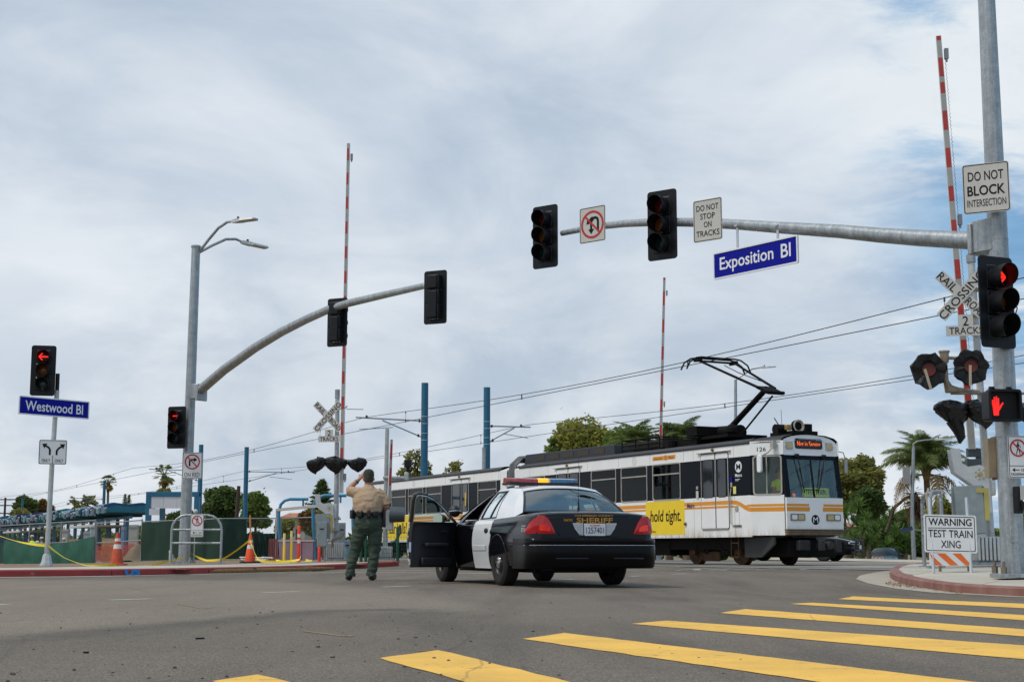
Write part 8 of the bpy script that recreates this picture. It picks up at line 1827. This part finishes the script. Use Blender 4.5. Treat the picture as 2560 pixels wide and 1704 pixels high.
# far left
tree('broadleaf_tree','round dark tree far left behind the farthest blue pole','tree',32,98,1231,1300,235,L_dark,4200,.42,8,16); tree('broadleaf_tree','rust brown tree far left beside the round dark tree','tree',78,136,1244,1300,238,L_rust,3200,.42,9,12); tree('broadleaf_tree','thin sparse tree above the station canopies','tree',165,250,1230,1290,205,L_olive,750,.30,10,20,open_=.5); tree('shrub','low grey green bush at the far left under the utility pole','bush',18,80,1268,1312,225,L_olive,1800,.4,11,10,trunk=False)
for px0,px1,tp,Y,m,sd,lb in ((-140,60,1318,215,L_mid,21,'long leafy hedge behind the station, leftmost stretch'),(60,190,1312,180,L_yel,22,'yellow green hedge behind the platform, left of the stone pillars'),(190,300,1308,160,L_mid,23,'leafy hedge behind the platform and the grey panel'),(300,400,1302,146,L_yel,24,'yellow green hedge behind the platform near the portal'),(400,700,1318,140,L_dark,25,'dark hedge behind the green screened fence')):
    tree('hedge',lb,'hedge',px0,px1,tp,1392,Y,m,8000,.24,sd,26,trunk=False,depth=.12)
# fan palms
def fan_palm(px,ctop,cbot,Y,rpx,label,seed):
    rs=np.random.RandomState(seed); a=at(px,(ctop+cbot)/2,Y); z0=gz(a.x,Y)-.3; t=thing('fan_palm',(a.x,Y,z0),0,label,'palm tree','tall fan palms'); zc=a.z-z0; r_=rpx/F*Y
    MB().tube([(rs.uniform(-.2,.2),0,0),(.05,0,zc*.5),(0,0,zc)],[.30,.20,.16],8).build('trunk',bark_p,t)
    for k in range(30):
        th=rs.uniform(-.5,1.25) if k>6 else rs.uniform(-1.3,-.5); an=k*2.4+rs.uniform(-.3,.3); d=Vector((math.cos(an)*math.cos(th),math.sin(an)*math.cos(th),math.sin(th))); c=d*r_*.62; s=d.cross(Vector((0,0,1))).normalized(); u=s.cross(d); mb=MB()
        for j in range(9):
            q=-1.2+2.4*j/8; e=(d*math.cos(q)+s*math.sin(q))*r_*.48; w=(s*math.cos(q)-d*math.sin(q))*r_*.055; tip=c+e+Vector((0,0,-r_*.12)); mb.add([c,c+e*.6+w,tip,c+e*.6-w],[(0,1,2,3)])
        mb.tube([(0,0,0),c],.015*r_+.01,4); o=mb.build('frond',L_palm if k>6 else L_gold,t,False); o.location=(0,0,zc)
    mb=MB(); mb.lathe([(.16,-r_*1.25),(.22*r_,-r_*.8),(.24*r_,-.1),(.12,.15)],12); o=mb.build('dead_skirt',mat('palm_skirt',(.11,.07,.03),.95,0,.4,9,.6,12),t); o.location=(0,0,zc)
fan_palm(271,1188,1222,215,22,'small far fan palm behind a blue pole above the canopies',11); fan_palm(411,1166,1208,165,30,'taller fan palm above the white portal panel',12)
tree('shrub','bright green bush at the foot of the taller fan palm','bush',388,440,1221,1245,164,L_yel,900,.25,35,8,trunk=False)
# trees behind the train
tree('broadleaf_tree','sparse leafy tree behind the rear half of the train','tree',982,1100,1112,1230,96,L_olive,1500,.13,13,30,open_=.6,irregular=.8); tree('broadleaf_tree','low sparse branch tree right of the sparse tree, above the train roof','tree',1095,1186,1146,1230,97,L_olive,800,.12,14,22,open_=.6)
tree('broadleaf_tree','big yellow green tree above the middle of the train roof','tree',1350,1545,1030,1260,84,L_yel,26000,.125,15,64,depth=.8); tree('broadleaf_tree','mid green tree beside the big yellow green one above the train','tree',1490,1640,1046,1250,82,L_mid,17000,.12,16,44); tree('broadleaf_tree','thin side branch tree at the left of the big yellow green tree','tree',1342,1420,1086,1240,83,L_mid,1800,.13,17,22,open_=.5)
def frond_mesh(L_,nl,leaf,m,seed,droop=1.0,width=.05):
    """arching feather frond along +X, from the origin"""
    rs=np.random.RandomState(seed); mb=MB(); pts=[]
    for i in range(13):
        u=i/12; pts.append(Vector((L_*(u-.22*droop*u**2.6),0,L_*(.42*u-droop*.78*u**2.3))))
    mb.tube(pts,[.035*(1-.85*i/12)+.004 for i in range(13)],5)
    for k in range(nl):
        u=.14+.86*k/nl; i=min(11,int(u*12)); f=u*12-i; p=pts[i].lerp(pts[i+1],f); tg=(pts[i+1]-pts[i]).normalized(); ll=leaf*math.sin(math.pi*min(1,.18+.80*u))**.6*rs.uniform(.8,1.15)
        for sd in (-1,1):
            d=(tg*.45+Vector((0,sd,0))*.75+Vector((0,0,rs.uniform(-.25,.25)))).normalized(); e1=p+d*ll*.5; e2=p+d*ll*.85+Vector((0,0,-ll*.42)); w=tg*width*.5; mb.add([p-w*.6,e1-w,e2,e1+w,p+w*.6],[(0,1,3,4),(1,2,3)])
    me=bpy.data.meshes.new('frond'); me.from_pydata(mb.v,[],mb.f); me.materials.append(m); return me
def feather_palm(px,pcrown,Y,Lm,label,seed,nf,base_bent=False,crownshaft=None,gold=.25,lo=-.5):
    rs=np.random.RandomState(seed); a=at(px,pcrown,Y); z0=gz(a.x,Y)-.1; t=thing('feather_palm',(a.x,Y,z0),0,label,'palm tree','feathery palms'); zc=a.z-z0
    MB().tube([(.1,0,0),(.03,0,zc*.6),(0,0,zc-.3),(0,0,zc+.1)],[.22,.19,.17,.10],10).build('trunk',bark_p,t)
    me=[frond_mesh(Lm,72,Lm*.25,L_palm,1,.85),frond_mesh(Lm,66,Lm*.25,L_palm,2,1.05),frond_mesh(Lm*.95,60,Lm*.24,L_gold,3,1.25)]
    for k in range(nf):
        u=k/nf; o=link('frond',me[2] if (u<gold) else me[k%2],t); o.location=(0,0,zc); o.rotation_euler=(rs.uniform(-.25,.25),-R(14+72*u+rs.uniform(-8,8))if u>gold else R(20-70*u),k*2.399+rs.uniform(-.2,.2)); sc=rs.uniform(.85,1.1); o.scale=(sc,sc,sc)
    if crownshaft:
        mb=MB()
        for k in range(9): an=k*.7; mb.tube([(0,0,zc-.7),(math.cos(an)*.18,math.sin(an)*.18,zc),(math.cos(an)*.36,math.sin(an)*.36,zc+.8)],[.07,.06,.03],6)
        mb.build('leaf_sheaths',mat('sheath_tan',(.26,.17,.08),.8,0,.3,8),t)['kind']='stuff'
    return t
feather_palm(2316,1187,86,3.45,'large feathery palm with arching green fronds and a few golden ones behind the warning barricade',41,44,crownshaft=True,gold=.10); feather_palm(1590,1128,80,2.2,'feathery palm peeking above the train roof near the distant gate arm',42,20,gold=.05); feather_palm(1708,1120,80,2.3,'feathery palm crown above the train roof at the pantograph base',43,20,gold=.05)
mb=MB()
a=at(1664,1120,80); t=thing('palm_spear',(a.x,80,gz(a.x,80)),0,'narrow upright young palm spear between two palm crowns above the train','palm tree'); h_=at(1664,1060,80).z-gz(a.x,80); MB().tube([(0,0,0),(0,0,h_*.9),(0,0,h_)],[.10,.06,.01],6).build('stem',bark_p,t); rs=np.random.RandomState(9); P=np.stack([rs.normal(0,.12,260),rs.normal(0,.12,260),h_-rs.uniform(0,2.2,260)],1); leaves(P,.22,9,'crown',L_palm,t,.2,-1.2)
# right of the train
tree('broadleaf_tree','tall olive tree beside the train front, behind the yuccas','tree',2078,2212,1118,1290,82,L_olive,17000,.125,51,52,depth=.9,open_=.2); tree('broadleaf_tree','dark rounded tree right of the tall olive tree','tree',2125,2215,1200,1320,80,L_dark,6500,.15,52,20); tree('shrub','bright lime green bush under the large feathery palm','bush',2318,2398,1236,1330,70,L_yel,4200,.13,53,16,trunk=False); tree('shrub','dense dark hedge filling the ground behind the warning barricade','bush',2225,2420,1296,1402,99,L_dark,7000,.2,54,26,trunk=False,depth=.3); tree('shrub','dark shrubbery behind the yuccas beside the patrol car','bush',2080,2260,1290,1402,98,L_dark,8000,.2,55,26,trunk=False,depth=.3)
tree('shrub','brown and green hedge right of the right mast','bush',2530,2680,1245,1400,60,L_olive,5000,.14,56,20,trunk=False,depth=.4); tree('shrub','green hedge between the crossing mast and the right mast','bush',2405,2540,1300,1402,66,L_mid,4500,.14,57,20,trunk=False,depth=.3); tree('shrub','low dark bushes behind the train coupler','bush',1700,2090,1345,1398,84,L_dark,6500,.17,58,26,trunk=False,depth=.12)
tree('shrub','low dark hedge behind the train, left of its front bogie','bush',1040,1720,1335,1400,98,L_dark,7000,.2,59,34,trunk=False,depth=.1)
tree('shrub','low dark hedge behind the rear of the train and the officer','bush',700,1050,1330,1398,108,L_dark,5500,.2,60,26,trunk=False,depth=.1)
tree('shrub','leafy green bushes under the large feathery palm and left of the far lamp post','bush',2205,2330,1262,1395,101,L_mid,9000,.19,61,26,trunk=False,depth=.5); tree('shrub','mixed green bushes behind the right gate machine','bush',2325,2440,1290,1400,100,L_yel,6000,.18,62,22,trunk=False,depth=.5); tree('broadleaf_tree','leafy green tree joining the big yellow green tree and the palms above the train','tree',1600,1745,1078,1250,92,L_mid,9000,.14,63,30)
# bare tree
def bare(px,pbase,Y,label,seed,ht):
    rs=np.random.RandomState(seed); a=at(px,pbase,Y); z0=gz(a.x,Y); t=thing('bare_tree',(a.x,Y,z0),0,label,'tree','bare branched trees'); mb=MB()
    def br(p,d,L_,r_,dep):
        e=p+d*L_; m_=p.lerp(e,.5)+Vector(rs.normal(size=3))*L_*.09; mb.tube([p,m_,e],[r_,r_*.8,r_*.6],5)
        if dep==0: return
        for k in range(rs.randint(2,4)):
            q=(d+Vector((rs.uniform(-.9,.9),rs.uniform(-.7,.7),rs.uniform(-.25,.75)))).normalized(); br(p.lerp(e,rs.uniform(.5,1)),q,L_*rs.uniform(.55,.8),r_*.6,dep-1)
    br(Vector((0,0,0)),Vector((.05,0,1)),ht*.36,.15,5); mb.build('branches',deadtwig,t); return t
bare(2392,1400,69,'bare grey twiggy tree behind the right gate machine',3,4.6); bare(2262,1400,95,'bare twigs showing between the far lamp post and the yuccas',5,3.9); bare(2352,1400,80,'bare forked tree behind the large feathery palm trunk',8,4.3)
a=at(2222,1310,88); t=thing('dead_frond_trunk',(a.x,88,gz(a.x,88)),0,'bent brown dead palm trunk hung with tan thatch left of the large palm','palm trunk'); q=[at(2215,1330,88),at(2236,1268,88),at(2262,1246,88),at(2290,1232,88),at(2298,1250,88)]; o_=t.location
MB().tube([v-o_ for v in q],[.10,.10,.09,.09,.06],8).build('trunk',bark,t); rs=np.random.RandomState(4); c=np.array(at(2290,1268,88)-o_); P=c+rs.normal(size=(700,3))*np.array([.22,.25,.38]); leaves(P,.28,4,'thatch',mat('thatch_tan',(.16,.10,.05),.95,0,.3,5,var2=(.30,.20,.11),island=.7),t,.12,1.4)
# yuccas
def rosette_mesh(seed,r_,n):
    rs=np.random.RandomState(seed); mb=MB()
    for k in range(n):
        an=k*2.399+rs.uniform(-.2,.2); th=R(82-125*(k/n)**1.1+rs.uniform(-8,8)); d=Vector((math.cos(an)*math.cos(th),math.sin(an)*math.cos(th),math.sin(th))); s=d.cross(Vector((0,0,1)))
        s=s.normalized() if s.length>.01 else Vector((1,0,0)); L_=r_*rs.uniform(.8,1.1); w=s*r_*.052; m_=d*L_*.55; e=d*L_+Vector((0,0,-.10*L_*max(0,math.cos(th)))); mb.add([w*.7,-w*.7,m_-w,e,m_+w],[(0,1,2,4),(4,2,3)])
    me=bpy.data.meshes.new('rosette'); me.from_pydata(mb.v,[],mb.f); me.materials.append(L_yucca); return me
RS=[rosette_mesh(1,.55,60),rosette_mesh(2,.60,66),rosette_mesh(3,.5,54)]
YU=[(2112,1285,66,'yucca closest to the train front, tallest at the left of the bed'),(2143,1268,68,'tall yucca just right of the train headlights'),(2165,1300,66,'yucca with a bare pale trunk behind the patrol car'),(2190,1275,95,'tall yucca in the middle of the planting bed'),(2205,1318,93,'mid height yucca above the small striped barricade'),(2226,1290,96,'yucca left of the far lamp post with a leaning head'),(2242,1330,92,'low yucca just left of the blue grey sedan'),(2262,1300,95,'yucca right beside the far lamp post'),(2130,1340,64,'low yucca behind the black patrol car'),(2178,1350,92,'low wide yucca behind the striped barricade'),(2282,1335,93,'yucca behind the far lamp post base'),(2216,1365,91.5,'blue green low yucca at the kerb of the bed'),(2158,1322,64.5,'yucca directly above the patrol car bonnet'),(2252,1352,92.5,'small yucca above the sedan roof')]
for i,(px,py,Y,lb) in enumerate(YU):
    rs=np.random.RandomState(100+i); c=at(px,py,Y); z0=gz(c.x,Y); t=thing('yucca',(c.x,Y,z0),0,'green '+lb if not lb.startswith('blue') else lb,'yucca','yuccas in the planting bed'); hz=max(.3,c.z-z0); lx=rs.uniform(-.25,.25); MB().tube([(lx,0,0),(lx*.6,0,hz*.5),(0,0,hz)],[.09,.07,.055],6).build('trunk',bark_p,t)
    for k,(dx,dz,s_) in enumerate(((0,0,1.0),(rs.uniform(-.5,-.2),-.25-.2*rs.rand(),.85),(rs.uniform(.2,.5),-.35-.2*rs.rand(),.8),(rs.uniform(-.2,.2),-.75,.9))):
        if hz+dz<.25: continue
        o=link('rosette',RS[(i+k)%3],t); o.location=(dx,rs.uniform(-.2,.2),hz+dz); o.rotation_euler=(rs.uniform(-.4,.4),rs.uniform(-.4,.4),rs.uniform(0,6)); s_*=rs.uniform(.95,1.25)*(1.4 if Y>85 else 1); o.scale=(s_,s_,s_)
        if k: MB().tube([(0,0,max(.1,hz+dz-.5)),(dx,0,hz+dz)],.035,5).build('limb',bark_p,t)
# planting bed kerb on the far side and the soil under it
bed=[(at(px,1398,Y).x,Y) for px,Y in ((1980,63),(2100,62.5),(2250,62),(2420,61),(2700,57),(2900,62),(2700,92),(2300,98),(2000,92))]
polysheet('planting_bed',bed,soil,.06)
kb=MB(); P=[at(px,1398,Y) for px,Y in ((1900,63.6),(2100,62.4),(2250,61.9),(2420,60.9),(2700,56.9))]
kb.tube([(p.x,p.y,gz(p.x,p.y)+.05) for p in P],.10,4); tag(kb.build('far_kerb',concrete),kind='structure')
